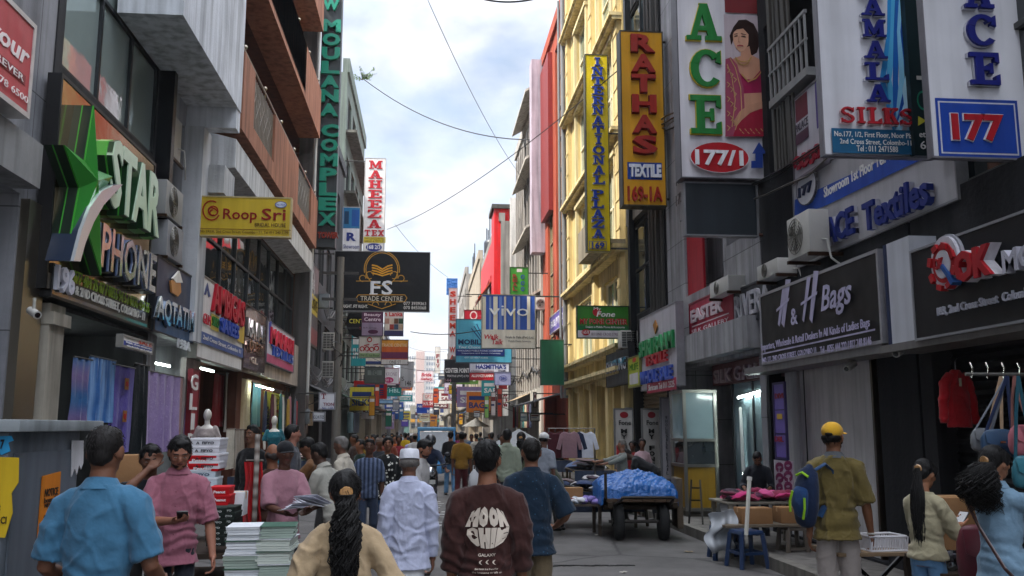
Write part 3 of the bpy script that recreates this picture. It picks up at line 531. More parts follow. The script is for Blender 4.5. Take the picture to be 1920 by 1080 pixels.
for z in (7.4, 10.7, 14.0, 17.3): add(sb, 'sunshade', MB().add([(5.1,40.7,z+.5),(5.1,47.5,z+.5),(4.42,47.5,z+.1),(4.42,40.7,z+.1),(5.1,40.7,z+.62),(5.1,47.5,z+.62),(4.42,47.5,z+.22),(4.42,40.7,z+.22)], [(0,1,2,3),(7,6,5,4),(0,3,7,4),(3,2,6,7),(2,1,5,6),(1,0,4,5)]), M('#b9b2a6', 'wall'))
m = MB()
for k in range(10): y = 41+k*1.1; m.tube([(5.02, y, 3.5), (5.02, y+rnd.uniform(-.3, .3), 17)], .05, 6)
add(sb, 'pipe', m, M('#8f8a85', 'plastic'))
rd = building('bright_red_building', 'bright red building catching the sun with grey panels and an orange awning', 1, 4.35, 54, 72, 14.2, '#8f8b86', [(58+i*4, 60.6+i*4, 6+j*3.6, 8.6+j*3.6, 'win', '#888888', '#7d868c') for i in range(3) for j in range(2)]+[(55, 71, .14, 3, 'dark')])
add(rd, 'red_cladding', MB().box(4.2, 56.5, 11.9, 4.345, 71.9, 14.1).box(4.2, 56.5, 8.8, 4.345, 57.8, 11.897).box(4.2, 61, 8.8, 4.345, 61.9, 11.897), M('#c21a1c', 'paint'))
add(rd, 'red_tower', MB().box(3.95, 54.2, 9.0, 4.9, 56.4, 15.0), M('#d01a1e', 'paint'))
add(rd, 'white_strip', MB().box(4.9, 53.7, 3, 5.4, 54.0, 15.6), M('#d8d4cf', 'wall'))
add(rd, 'orange_awning', MB().add([(4.35,58,11.5),(4.35,62,11.5),(3.2,62,9.9),(3.2,58,9.9),(4.35,58,11.6),(4.35,62,11.6),(3.2,62,10),(3.2,58,10)], [(0,1,2,3),(7,6,5,4),(0,3,7,4),(3,2,6,7),(2,1,5,6),(1,0,4,5)]), M('#c8502c', 'cloth'))
add(rd, 'roof', MB().box(3.8, 54, 15.0, 6, 57, 15.25).box(4.2, 60, 14.7, 4.4, 60.3, 16.2), M('#4b4a48', 'wall'))
fr_ = [(72.05, 90, 15.2, 4.1, '#a69a88', 'cream grey'), (90.05, 112, 17.0, 3.75, '#8f8a84', 'stained grey'), (112.05, 140, 13, 3.6, '#b09a76', 'ochre'), (140.05, 175, 12, 3.2, '#97938c', 'pale grey'), (175.05, 215, 11, 2.9, '#a48a78', 'dusty pink')]
for ya, yb, h, x, c, a_ in fr_:
    k = int((yb-ya)/3.8)
    b = building('shop_building', f'{a_} building far down the right side of the street', 1, x, ya, yb, h, c, [(ya+.9+i*3.8, ya+3.0+i*3.8, 4.2+j*3.2, 6.1+j*3.2, 'win') for i in range(k) for j in range(4) if 6.1+j*3.2 < h-.3]+[(ya+.5, yb-.5, .14, 3, 'dark')], parapet=.7)
    add(b, 'ledge', MB().box(x-.9, ya+.2, 3.3, x, yb-.2, 3.42).box(x-.6, ya+.2, 9.8, x, yb-.2, 9.92), M('#77736b', 'wall'))
    m = MB()
    for q in range(3): m.tube([(x+1, ya+3+q*2, h), (x+1, ya+3+q*2, h+3+rnd.random()*2)], .05, 5)
    add(b, 'antenna', m, M('#3a3a3a', 'metal'))
# far end: crossing buildings and the tower
for k, (x0, x1, y, h, c, nm) in enumerate(((-14, -7.2, 226, 8.5, '#7a6f60', 'brown'), (-7.2, -4.6, 240, 6.0, '#5a7a74', 'teal grey'), (-4.6, -1.2, 252, 7.5, '#8a8578', 'stone grey'), (-1.2, 1.4, 236, 5.2, '#74604c', 'dull orange'), (1.4, 5.2, 226, 8.0, '#6a6f78', 'slate'))):
    b = T('end_building', f'{nm} building closing the far end of the street', 'building', (x0, y, 0)); MB().box(0, 0, 0, x1-x0, 10, h).build('wall', M(c, 'wall'), b); m = MB()
    for i in range(max(1, int((x1-x0)/1.5))): 
        for j in range(int(h/3)): m = MB(); m.box(.4+i*1.5, -.05, 1.3+j*2.6, 1.4+i*1.5, .01, 2.6+j*2.6); m.build('window', M('#2a3036', 'glass'), b)
    MB().box(.2, -.4, 3.0, x1-x0-.2, 0, 3.8).build('fascia', M(['#b02a2a', '#2a52a0', '#c08a2a', '#d2cfc6', '#3a7a54'][k], 'vinyl'), b)
tw = T('tower_block', 'tall pale residential tower rising hazily beyond the street end', 'building', (-3.2, 470, 0))
MB().box(-9, 0, 0, 7, 14, 38).box(-3, -1.2, 0, 2, 0, 41).build('wall', M('#c9c3bd', 'wall'), tw)
MB().box(-2.6, -1.5, 0, 1.6, -1.2, 40).build('red_panel', M('#a88a80', 'paint'), tw)
m = MB()
for i in range(13):
    for j in range(12):
        x = -8.6+i*1.25
        if -3.3 < x < 2: continue
        m.box(x, -.12, 2+j*3.1, x+.9, .01, 3.6+j*3.1)
m.build('window', M('#66707a', 'glass'), tw)
# building roofs clutter: water tanks are things of their own
def tank(x, y, z, lab):
    o = T('water_tank', lab, 'water tank', (x, y, z)); MB().lathe([(.55, 0), (.6, .1), (.6, 1.0), (.5, 1.2), (.15, 1.32), (.15, 1.4)], n=16).build('drum', M('#23272b', 'plastic'), o, smooth=True); MB().box(-.6, -.6, -.1, .6, .6, -.005).build('base', M('#777777', 'wall'), o)
tank(5.2, 75, 16.1, 'black water tank on the cream grey roof beyond the red building')
# ---------------------------------------------------------------- signs, left side
WH = '#e6e3e0'; NV = '#1b2a78'
s = Sign('shop_sign', 'dusty pink box sign with white script lettering on the grey panelled wall', 'sign', ('X', -4.2), -70, -92, 70, 128, '#b5444c', t=.4, frame='#c9c3c0', rim=.05)
s.tf('your', .30, .36, .93, .56, '#f0e4e2', bold=.02, shear=.2); s.frac(.2, .60, .9, .70, '#8c2c34'); s.tf('FOREVER', .25, .615, .86, .685, '#f0e4e2'); s.tf('077 178 6500', .2, .80, .95, .87, '#f0e4e2')
# green star sign: the mirrored board, the star, the chrome swoosh, lettering, the name board below
s = Sign('star_sign', 'gold mirrored shop sign with a big green star and chrome block lettering', 'sign', ('X', -4.4), 100, 122, 290, 545, '#a9946a', t=.15, frame='#1c1c1e', kind='chrome', rim=.04)
G1, G2, CH = '#1f7a1e', '#37b02a', '#c9ccd2'
s.off = .22
tips = [(174, 198), (209, 331), (188, 516), (122, 490), (119, 272)]; inn = [(182, 320), (185, 366), (160, 424), (147, 352), (157, 303)]
star = [p for t, q in zip(tips, inn) for p in (t, q)]
for a, b, c in ((0, .09, '#0d2013'), (.0905, .105, '#3a9c2c'), (.1055, .215, '#0f2416'), (.2155, .235, '#3a9c2c')): MB().prism([s.lp(*p) for p in star], -b, -a).build('star_layer', M(c, 'plastic'), s.root)
q = [s.lp(*p) for p in star]; cx_, cz_ = s.lp(167, 338); m = MB(); m.add([(a, -.236, b) for a, b in q]+[(cx_, -.33, cz_)], [(i, 10, (i+1) % 10) if True else None for i in range(10)]); m.add([(a, -.2355, b) for a, b in q], [tuple(range(10))]); m.build('star_face', M('#3a9a3a', 'chrome', .16, .45), s.root)
sw = [(213, 345), (196, 347), (172, 358), (150, 388), (133, 432), (118, 489), (131, 490), (141, 455), (157, 416), (176, 384), (197, 362)]
MB().prism([s.lp(*p) for p in sw], -.30, -.02).build('swoosh', M('#18263c', 'plastic'), s.root); MB().prism([s.lp(*p) for p in sw], -.34, -.301).build('swoosh_face', M('#c4c8cc', 'chrome', .15, .4), s.root)
s.text('STAR', 210, 252, 303, 392, '#10301a', d=.14, bold=.045, kind='plastic'); s.text('STAR', 210, 252, 303, 392, '#3a9c2c', d=.155, bold=.04, kind='plastic'); s.text('STAR', 211, 253, 302, 391, '#123a1c', d=.22, bold=.04, kind='plastic'); s.text('STAR', 211, 254, 302, 390, '#b9cfb6', d=.235, bold=.03, kind='plastic')
s.text('PHONE', 192, 415, 296, 505, '#10141f', d=.16, bold=.035, kind='plastic'); s.text('PHONE', 192, 415, 296, 504, '#5a6a8c', d=.18, bold=.03, kind='plastic'); s.text('PHONE', 193, 416, 295, 503, CH, d=.21, bold=.015, kind='chrome'); s.off = 0
s.frac(0, .93, 1, 1, '#242424'); s.arms(1, (.02,), .05)
s = Sign('address_sign', 'brown mirrored address board numbered 196 under the green star sign', 'sign', ('X', -4.38), 96, 492, 288, 556, '#8f7f5e', t=.2, frame='#1c1c1e', kind='chrome', rim=.03)
s.text('196', 102, 494, 134, 545, '#dcdcea', d=.05, bold=.03); s.text('077 404 75 07 / 0855 94 5 / 0776 454 55', 137, 506, 282, 530, '#7fa22c', d=.012); s.text('& 2ND CROSS STREET, COLOMBO - 11', 140, 535, 272, 556, '#e0ded8', d=.015, bold=.01)
s = Sign('small_shop_sign', 'small white and blue notice hanging under the green star sign', 'sign', ('X', -4.25), 229, 626, 287, 650, WH, t=.08, frame='#8f8c88')
s.frac(.05, .45, .97, .95, '#34479a'); s.tf('SALE', .5, .06, .95, .4, '#c23b2a'); s.tf('Mobile phone accessories', .1, .5, .93, .68, WH); s.tf('wholesale and retail', .1, .74, .93, .9, WH)
s = Sign('dark_blue_sign', 'dark blue shop sign with raised pale letters and a small house emblem', 'sign', ('X', -4.34), 291, 474, 366, 622, '#26344f', t=.15, frame='#22262e', rim=.03)
s.off = .06; s.text('AQTATIM', 292, 552, 364, 606, '#0d1420', d=.04, bold=.05); s.text('AQTATIM', 293, 552, 363, 604, '#b9cbe2', d=.09, bold=.02, kind='chrome'); s.text('193A', 338, 634, 361, 652, '#c9c9cf', d=.03)
s.poly([(323, 527), (340, 520), (342, 548), (336, 556), (325, 548)], '#c98a4a', d=.03); s.poly([(326, 522), (338, 508), (344, 530), (332, 530)], '#e8e4da', d=.035); s.frac(.02, .78, .98, .98, '#2d5a86')
s = Sign('red_lettered_sign', 'white and blue shop sign with tall deep red letters above the clothes shop', 'sign', ('X', -4.3), 371, 508, 457, 672, '#d8d6d4', t=.15, frame='#6b6864', rim=.03)
s.text('AMBIGAS', 397, 528, 456, 586, '#7b1524', d=.03, bold=.05); s.text('AMBIGAS', 397, 528, 456, 584, '#b0172c', d=.06, bold=.025); s.poly([(382, 552), (388, 530), (394, 556), (390, 557), (388, 543), (385, 553)], '#24407a')
s.text('GLM', 380, 586, 393, 606, '#c22f44', d=.02); s.rect(395, 587, 409, 617, '#c9b23a'); s.text('SILKS', 396, 592, 408, 610, '#2d7a3a', d=.02); s.text('SAREES', 410, 594, 444, 622, '#2a4aa8', d=.05, bold=.03); s.rect(445, 606, 456, 640, '#c9a83a')
s.rect(374, 620, 455, 642, '#33508f'); s.text('2nd Cross Street, Colombo 11', 378, 627, 450, 637, WH)
s = Sign('rose_brown_sign', 'glossy rose brown shop sign with chrome lettering beside the red lettered sign', 'sign', ('X', -4.3), 458, 566, 498, 690, '#8d6560', t=.15, frame='#4a3a38', kind='chrome', rim=.02)
s.text('KAVINE', 461, 594, 494, 630, '#cfd0d4', d=.06, bold=.02, kind='chrome'); s.text('QUEEN', 464, 636, 490, 660, '#d6c2b0', d=.05, kind='chrome'); s.text('G.L.', 470, 668, 482, 680, '#e5d2c2', d=.02)
s = Sign('pink_shop_sign', 'pale shop sign with pink red letters at the end of the balcony building', 'sign', ('X', -4.3), 500, 598, 552, 680, '#c6c6d6', t=.15, frame='#5a5860', rim=.03)
s.text('MAHARI', 506, 612, 549, 645, '#c3243e', d=.05, bold=.03); s.text('TEXTILES', 508, 645, 548, 665, '#3a58b0', d=.04, bold=.02); s.frac(.02, .78, .98, .97, '#c14a78'); s.poly([(504, 605), (508, 602), (508, 640), (504, 640)], '#2c48b4')
s = Sign('yellow_strip_sign', 'tall dark sign with a yellow lettered strip on the wall past the balconies', 'sign', ('X', -4.3), 572, 470, 597, 640, '#4a4a4c', t=.12, frame='#5b5957', rim=.03)
s.rect(573, 535, 596, 575, '#cdb92e'); s.text('EXCLUSIVE', 574, 543, 595, 567, '#3a3420', d=.01); s.oval(579, 492, 590, 560, '#bdbdc0', ring=.12); s.text('ROBE', 580, 515, 589, 535, '#cfcfd2', d=.01); s.frac(.02, .78, .98, .97, '#8d4a4c')
# signs hung across the street, left
s = Sign('yellow_bridal_sign', 'yellow box sign with maroon curly lettering hung below the balconies', 'sign', ('Y', 17.0), 369, 371, 547, 442, '#c9ab32', t=.16, frame='#b9a878', rim=.02)
s.text('Roop', 419, 391, 482, 417, '#8c1a18', d=.01, bold=.012); s.text('Sri', 491, 391, 536, 413, '#8c1a18', d=.01, bold=.012); s.text('BRIDAL HOUSE', 478, 418, 536, 425, '#4a2a16', d=.006)
s.rect(371, 428, 546, 429, '#7a4a1c'); s.text('No 193/A, 2nd Cross Street, Colombo - 11. Tel 011 240 1199', 376, 431, 541, 437, '#5a3a16')
s.strokes([arc(397, 395, 16, 60, 330, 14, 18), arc(400, 396, 9, 0, 350, 12), arc(399, 399, 5, 90, 300, 8), [(391, 393), (396, 389), (403, 392), (409, 397)]], 2.4, '#a31f1a'); s.oval(516, 378, 538, 390, '#dfe3ee'); s.oval(516, 378, 538, 390, '#3c58a8', ring=.15); s.text('No:193/A', 519, 382, 535, 386, '#3c58a8'); s.arms(-1, (.98, .02), .2)
s = Sign('tall_dark_sign', 'very tall dark grey sign with stacked green letters fixed to the left facade', 'sign', ('Y', 33.5), 590, -150, 646, 463, '#3d4144', t=.5, frame='#33373a', kind='paint', rim=.02)
for i, (wd, a, b) in enumerate((('W', 0, 20), ('MOULANA', 38, 219), ('COMPLEX', 234, 424))):
    s.vtext(wd, 606 if i < 2 else 603, a, 637 if i < 2 else 633, b, '#11836b', d=.12, bold=.05, gap=.12, kind='plastic')
s.text('TOWER', 596, 435, 635, 447, '#8a3226', d=.06, bold=.05); s.arms(-1, (.4, .1), .3, .03)
s = Sign('white_vertical_sign', 'tall white sign with stacked red serif letters over the left side', 'sign', ('Y', 48), 680, 297, 724, 471, '#dcd9d6', t=.3, frame='#a5a29e', rim=.03)
s.vtext('MAHEEZA', 692, 301, 716, 427, '#b3202c', slab=True, d=.03); s.text('TEX', 684, 431, 720, 442, '#b3202c', slab=True, d=.03); s.rect(682, 444, 723, 455, '#d8c032'); s.text('WHOLESALE & RETAIL', 684, 445, 720, 449, '#4a4a20'); s.text('SAREES & TEXTILES', 684, 450, 720, 454, '#4a4a20')
s.oval(686, 456, 716, 471, '#27357c'); s.text('168 2/3', 689, 459, 713, 467, WH, bold=.02); s.arms(-1, (.97, .1), 1.2, .03)
s = Sign('banner', 'blue photo banner with white lower half behind the tall dark sign', 'banner', ('Y', 47), 641, 388, 676, 472, '#d8d8da', t=.1, frame='#9a9a9a')
s.rect(642, 389, 675, 428, '#2a6f9c'); s.rect(646, 396, 654, 420, '#123a5c'); s.rect(660, 393, 673, 424, '#1b4f94'); s.text('R', 650, 436, 668, 452, '#27357c', d=.01, bold=.04); s.text('Showroom', 644, 458, 674, 466, '#27357c')
s = Sign('trade_centre_sign', 'wide black banner sign with a gold crest and white serif initials over the street', 'sign', ('Y', 36), 624, 473, 807, 583, '#15161a', t=.15, frame='#77787a', rim=.03)
GD = '#b98a34'
s.strokes([arc(716, 505, 30, 0, 360, 28, 31), arc(716, 505, 33, -10, 190, 22, 34)], 1.6, GD); s.strokes([[(698+i*0, 497+i*5), (707, 499+i*5), (717, 505+i*4), (727, 499+i*5), (735, 497+i*5)] for i in range(4)], 2.6, '#d39a2c')
s.strokes([arc(680, 522, 6, 0, 300, 8), arc(693, 516, 7, 0, 300, 8), arc(752, 522, 6, -120, 180, 8), arc(739, 516, 7, -120, 180, 8), [(668, 527), (694, 527)], [(738, 527), (764, 527)]], 1.5, GD)
s.text('F', 695, 527, 713, 552, '#d9dde6', d=.006, bold=.02); s.rect(693, 550, 708, 552.5, '#d9dde6'); s.text('S', 716, 526, 736, 553, '#d9dde6', d=.006, bold=.02); s.text('TRADE CENTRE', 676, 555, 755, 564, '#cfcabb', d=.006); s.strokes([[(672, 553), (759, 553), (763, 559), (759, 566), (672, 566), (668, 559), (672, 553)], arc(704, 572, 6, 0, 180, 8), arc(728, 572, 6, 0, 180, 8), [(690, 570), (716, 579), (742, 570)]], 1.4, GD)
s.text('FEEL RIGHT. FIT RIGHT.', 630, 571, 690, 577, WH, bold=.01); s.text('077 3939363', 757, 566, 799, 572, WH); s.text('070 8450068', 757, 574, 799, 580, WH); s.arms(-1, (.95, .05), .8, .03)
s = Sign('round_black_sign', 'round black sign with yellow lettering behind the purple beauty sign', 'sign', ('Y', 42.5), 654, 582, 700, 628, '#1b1b1e', t=.1, frame=None)
s.oval(650, 576, 704, 634, '#121214', ring=0); s.text('CENTRE', 655, 598, 692, 606, '#d6cf3a'); s.text('41/2', 672, 613, 690, 618, '#b02a4a'); s.arms(-1, (.6,), 1)
s = Sign('purple_sign', 'purple sign with white lettering hung below the black banner sign', 'sign', ('Y', 41), 677, 582, 719, 630, '#5c3852', t=.12, frame='#3d3140')
s.text('Beauty', 683, 587, 714, 594, '#e6d6e0', slab=False, bold=.02); s.text('Centre', 683, 595, 714, 602, '#e6d6e0', bold=.02); s.rect(678, 605, 718, 629, '#8f7f95'); s.text('No 41 2nd Cross', 681, 613, 706, 616, '#2a1a2a'); s.oval(690, 618, 709, 626, '#4b2440'); s.arms(-1, (.9, .3), 1)
s = Sign('shop_photo_sign', 'white sign with a product photo collage and red heading beside the purple sign', 'sign', ('Y', 44), 720, 582, 757, 630, '#cfc9c2', t=.1, frame='#55504a')
s.text('n Lanka', 721, 584, 755, 593, '#c02a30', bold=.03)
for i, c in enumerate(('#b58a7a', '#c9b9a5', '#6a4a3a', '#2e4a38', '#d9d2c4', '#8f3a34', '#46566a', '#b8a48c')): s.rect(722+(i % 4)*8.5, 597+(i//4)*11, 730+(i % 4)*8.5, 607+(i//4)*11, c)
s.rect(721, 620, 756, 629, '#3a3a5c'); s.arms(-1, (.5,), 2)
s = Sign('white_script_sign', 'small white sign with red curly script and a green strip', 'sign', ('Y', 38.5), 672, 631, 714, 671, '#dedad4', t=.12, frame='#8b8a86')
s.strokes([arc(693, 637, 4, 0, 340, 9), arc(679, 654, 4, -60, 260, 9), arc(688, 654, 4, -100, 220, 9), arc(697, 655, 4, -40, 280, 9), arc(706, 653, 4, -90, 230, 9), [(683, 648), (692, 646)], [(700, 647), (709, 645)]], 2.0, '#b5222c'); s.rect(673, 662, 713, 670, '#9dbb8a'); s.text('174/17, 1st Floor', 675, 664, 711, 669, '#2c4a34'); s.arms(-1, (.9, .1), 1)
s = Sign('orange_sign', 'orange sunset coloured sign with faded white lettering in the left cluster', 'sign', ('Y', 40), 714, 637, 766, 684, '#c9642c', t=.12, frame='#55443a')
s.rect(715, 638, 765, 650, '#d6953a'); s.text('TRADE CENTRE', 716, 644, 763, 650, '#e0c9b0'); s.rect(715, 660, 765, 672, '#6a3050'); s.rect(694, 675, 766, 684, '#d5d2cf') if False else s.rect(715, 674, 765, 683, '#d5d2cf'); s.text('ONE ST', 730, 676, 752, 682, '#333333'); s.arms(-1, (.5,), 2)
s = Sign('grey_tilted_sign', 'dull grey green box sign hung low in the left cluster', 'sign', ('Y', 39.5), 683, 688, 722, 719, '#59625f', t=.25, frame='#3d4442'); s.frac(.15, .2, .85, .5, '#79847f'); s.tf('TC', .3, .22, .6, .48, '#3a4442'); s.arms(-1, (.9,), 1)
s = Sign('pink_sign', 'white sign with a magenta oval below the orange sign', 'sign', ('Y', 52), 706, 690, 749, 720, '#e2dcdf', t=.1, frame='#a04a70')
s.text('KRONE', 724, 698, 744, 705, '#a08a98'); s.oval(720, 707, 738, 718, '#b92468'); s.text('50 is', 723, 710, 735, 715, WH); s.arms(-1, (.7,), 2)
s = Sign('grey_number_sign', 'pale grey sign numbered 146 reaching out from the left side', 'sign', ('Y', 56), 750, 678, 776, 726, '#a7a7a8', t=.15, frame='#7d7d7d'); s.text('146', 760, 714, 771, 723, '#2a2a2a', bold=.01); s.text("'S", 751, 706, 758, 714, '#3a3a3a'); s.arms(-1, (.9, .2), 3)
s = Sign('teal_bank_sign', 'teal sign with pale bank initials and a small green emblem', 'sign', ('Y', 60), 719, 727, 753, 743, '#0f8078', t=.15, frame='#0c6660'); s.text('HBL', 730, 729, 750, 736, '#bfe6e0', bold=.01); s.poly([(721, 729), (727, 732), (721, 735)], '#b8c63a'); s.arms(-1, (.5,), 1.5)
s = Sign('white_lettered_sign', 'white sign with dark red and blue lettering over the left pavement', 'sign', ('Y', 26.5), 597, 736, 629, 768, '#c9c9d2', t=.1, frame='#7f7f86'); s.text('T', 603, 738, 611, 748, '#7a2a3c', slab=True); s.text('TION', 606, 755, 626, 761, '#7a2a3c', bold=.01); s.text('No. 168', 604, 763, 624, 767, '#3c4a8a'); s.arms(-1, (.95,), .6)
s = Sign('pale_name_sign', 'small pale sign with dark capitals below the white red and blue lettered sign', 'sign', ('Y', 28.5), 586, 772, 610, 790, '#bdbfc8', t=.08, frame='#7f7f86'); s.text('CORTES', 588, 779, 608, 785, '#3d4050', bold=.01); s.arms(-1, (.95,), .4)
small = [(691, 742, 704, 780, 46, '#c08a22', 'amber strip sign hung upright over the left pavement'), (736, 748, 749, 768, 66, '#8a9098', 'plain grey sign hung far along the left side'), (740, 770, 748, 786, 70, '#1b4a8c', 'deep blue upright sign far along the left side'), (722, 770, 735, 800, 55, '#14614a', 'dark green banner hanging on the left side'),
    (748, 764, 757, 788, 78, '#2a6a9a', 'bright blue upright sign at the far left'), (752, 786, 766, 800, 90, '#5a48a0', 'violet awning sign at the far left'), (702, 720, 712, 762, 50, '#b8442c', 'brick red strip sign behind the amber one')]
for a, b, c, d, y, col, lb in small:
    q = Sign('hanging_sign', lb, 'sign', ('Y', y), a, b, c, d, col, t=.1, frame='#44423f'); q.arms(-1, (.9,), 1.2); q.frac(.15, .15, .85, .3, '#d8d4cc')
# ---------------------------------------------------------------- signs, right side
s = Sign('black_phone_sign', 'black shop fascia with a red cog emblem and red and white raised letters', 'sign', ('X', 4.9), 1712, 470, 1990, 640, '#17181d', t=.45, frame='#8f8f94', rim=.02)
s.off = .09; s.oval(1736, 449, 1795, 552, '#9a9aa2', d=.03, kind='paint'); s.oval(1738, 452, 1792, 549, '#c4c2ca', d=.06, kind='paint')
cx, cy = 1765, 500
for k in range(8):
    a = k*45+10; s.poly([(cx+20*math.cos(R(a-14)), cy+36*math.sin(R(a-14))), (cx+26*math.cos(R(a-10)), cy+46*math.sin(R(a-10))), (cx+26*math.cos(R(a+10)), cy+46*math.sin(R(a+10))), (cx+20*math.cos(R(a+14)), cy+36*math.sin(R(a+14)))], '#a81f26', d=.075, y=-.02-.0007*k)
s.oval(1744, 463, 1787, 537, '#a81f26', d=.07); s.oval(1750, 474, 1781, 527, '#c4c2ca', d=.075); s.text('OK', 1752, 487, 1770, 508, '#a81f26', d=.09, bold=.02); s.strokes([[(1768, 500), (1778, 514), (1787, 530)]], 5, '#27508f', d=.09)
s.text('OK', 1797, 475, 1872, 535, '#cfccd2', d=.10, bold=.06); s.text('OK', 1798, 476, 1871, 534, '#a51c26', d=.13, bold=.05); s.text('MOBILE', 1880, 470, 2040, 515, '#b7b6c2', d=.08, bold=.03); s.text('183, 2nd Cross Street  Colombo-11', 1748, 577, 1950, 595, '#bcbcc8', d=.02, bold=.015)
s = Sign('white_fascia_panel', 'blank white fascia panel between the two black shop signs', 'sign panel', ('X', 4.97), 1662, 458, 1711, 650, '#c3c5cd', t=.3, frame=None); s.frac(-.02, 0, .12, 1, '#1c2c50')
s = Sign('bag_shop_sign', 'black fascia sign with pale hand drawn letters advertising bags', 'sign', ('X', 5.0), 1427, 553, 1655, 685, '#1a1a1c', t=.4, frame='#9d9ba0', rim=.035)
P = '#b4aecb'
def slantH(a, b, c, d):       # brush-drawn H between pixel columns
    s.poly([(a+8, b), (a+15, b-2), (a+2, d+4), (a-1, d)], P); s.poly([(c-6, b-12), (c+3, b-12), (c-9, d+6), (c-14, d-2)], P); s.poly([(a-3, (b+d)/2+8), (c+1, (b+d)/2-14), (c, (b+d)/2-8), (a-3, (b+d)/2+13)], P)
slantH(1460, 536, 1480, 608); slantH(1507, 520, 1534, 600); s.text('&', 1485, 580, 1498, 611, P, bold=.01); s.text('Bags', 1541, 538, 1602, 600, P, shear=.3, bold=.015)
s.text('Importers, Wholesale & Retail Dealers In All Kinds of Ladies Bags', 1431, 645, 1638, 662, P, bold=.01); s.rect(1430, 663, 1648, 665.5, P); s.text('NO. 177, 2ND CROSS STREET, COLOMBO 11', 1434, 671, 1536, 682, P, bold=.01); s.text('Tel - 0755 444 222 / 077 748 8146', 1543, 650, 1641, 664, P, bold=.01)
s = Sign('textile_fascia', 'weathered white fascia with blue raised lettering and a 177 disc above the bag shop', 'sign', ('X', 5.38), 1490, 345, 1802, 505, '#b0aeb2', t=.12, frame='#8a898c', rim=.02)
s.text('ACE', 1556, 412, 1612, 463, '#b9b9c4', d=.05, bold=.05); s.text('ACE', 1556, 412, 1612, 463, '#1f2f78', d=.08, bold=.03); s.text('Textiles', 1628, 384, 1758, 438, '#b9b9c4', d=.05, bold=.05); s.text('Textiles', 1628, 384, 1758, 438, '#1f2f78', d=.08, bold=.03)
s.poly([(1492, 375), (1520, 363), (1737, 262), (1737, 296), (1545, 388), (1492, 404)], '#2a4fa8'); s.text('Showroom 1st Floor Tel: 077 300', 1547, 352, 1720, 372, WH, bold=.02); s.oval(1498, 330, 1538, 396, '#c9c8ce', d=.03); s.oval(1498, 330, 1538, 396, '#55555c', d=.03, ring=.05); s.text('177', 1505, 354, 1531, 373, '#25304f', d=.05, bold=.03)
s = Sign('palace_sign', 'narrow white sign with maroon panel and red curly script on the first floor', 'sign', ('X', 5.3), 1486, 188, 1545, 345, '#b5b1ba', t=.12, frame='#77707a')
s.rect(1491, 190, 1515, 233, '#6b2a3c'); s.rect(1528, 155, 1541, 245, '#45307a'); s.text('PALACE', 1493, 236, 1517, 251, '#3c3340'); s.rect(1493, 255, 1518, 275, '#4a2c40'); s.strokes([arc(1499, 306, 6, -90, 220, 9, 9), arc(1511, 300, 5, -60, 260, 9, 10), arc(1523, 294, 6, -90, 230, 9, 10), arc(1535, 284, 5, -60, 260, 9, 10)], 3.4, '#a51f36', d=.02)
s = Sign('silk_vertical_sign', 'white vertical sign with stacked navy serif letters and blue ribbon artwork', 'sign', ('Y', 8.75), 1545, -140, 1722, 291, '#d8d8de', t=.08, frame='#77757c', rim=.012)
RB = ['#2f8fd0', '#57b4e2', '#1c64b8', '#8fd0ee', '#1450a4', '#a8dcf2']
for k in range(6):
    a = 1665+k*9; s.poly([(a, -130), (a+16, -130), (a+10-k*4, 60), (a-6+k*3, 150), (a+22-k*9, 250), (a+10-k*9, 250), (a-16+k*3, 150), (a-2-k*3, 60)], RB[k], d=.0005)
s.poly([(1712, -130), (1719, -130), (1715, 250), (1700, 250), (1690, 170), (1708, 90)], '#b6e0f2', d=.0005)
s.vtext('KAMALA', 1604, -38, 1658, 195, '#c2c2cc', slab=True, d=.03, gap=.16); s.vtext('KAMALA', 1606, -38, 1656, 194, '#1d2478', slab=True, d=.05, gap=.2)
s.text('SILKS', 1570, 203, 1708, 236, '#e8c8cc', d=.025, slab=True); s.text('SILKS', 1571, 204, 1707, 234, '#b01e2c', d=.045, slab=True); s.rect(1556, 242, 1721, 288, '#1f5a80'); s.text('No.177, 1/2, First Floor, Noor Plaza,', 1561, 248, 1717, 259, WH); s.text('2nd Cross Street, Colombo-11.', 1571, 262, 1708, 273, WH); s.text('Tel : 011 2471588', 1602, 275, 1679, 286, WH); s.arms(1, (.05,), .3)
s = Sign('dark_sign_strip', 'dark green sign strip glimpsed between the two white vertical signs', 'sign', ('Y', 8.65), 1716, -140, 1746, 291, '#13272b', t=.1, frame=None); s.oval(1718, 170, 1741, 206, '#1f8a6a', ring=.2); s.poly([(1721, 218), (1736, 227), (1721, 236)], '#c9c23a'); s.text('6', 1724, 265, 1735, 280, WH); s.text('et', 1722, 249, 1734, 258, WH); s.rect(1717, 143, 1738, 150, '#b9b7b0')
s = Sign('ace_vertical_sign', 'white vertical sign with stacked navy serif letters above a blue 177 plate', 'sign', ('Y', 7.65), 1748, -140, 1912, 295, '#d8d8de', t=.07, frame='#77757c', rim=.012)
s.vtext('ACE', 1797, -40, 1863, 163, '#b4b4bd', slab=True, d=.03, gap=.14); s.vtext('ACE', 1799, -40, 1861, 161, '#1d2478', slab=True, d=.055, gap=.17)
s.rect(1752, 184, 1910, 293, '#2446a0'); s.rect(1757, 190, 1905, 288, '#c9c9d2'); s.rect(1760, 193, 1902, 285, '#2446a0'); s.text('177', 1777, 213, 1880, 267, '#cfcfd8', d=.012, bold=.07); s.text('177', 1779, 215, 1878, 265, '#a91c28', d=.02, bold=.04)
s = Sign('ace_green_sign', 'large white sign with stacked green letters, a sari portrait and a red 177/1 oval', 'sign', ('Y', 13.85), 1277, -160, 1437, 333, '#d9d6dc', t=.3, frame='#5c5a60', rim=.015)
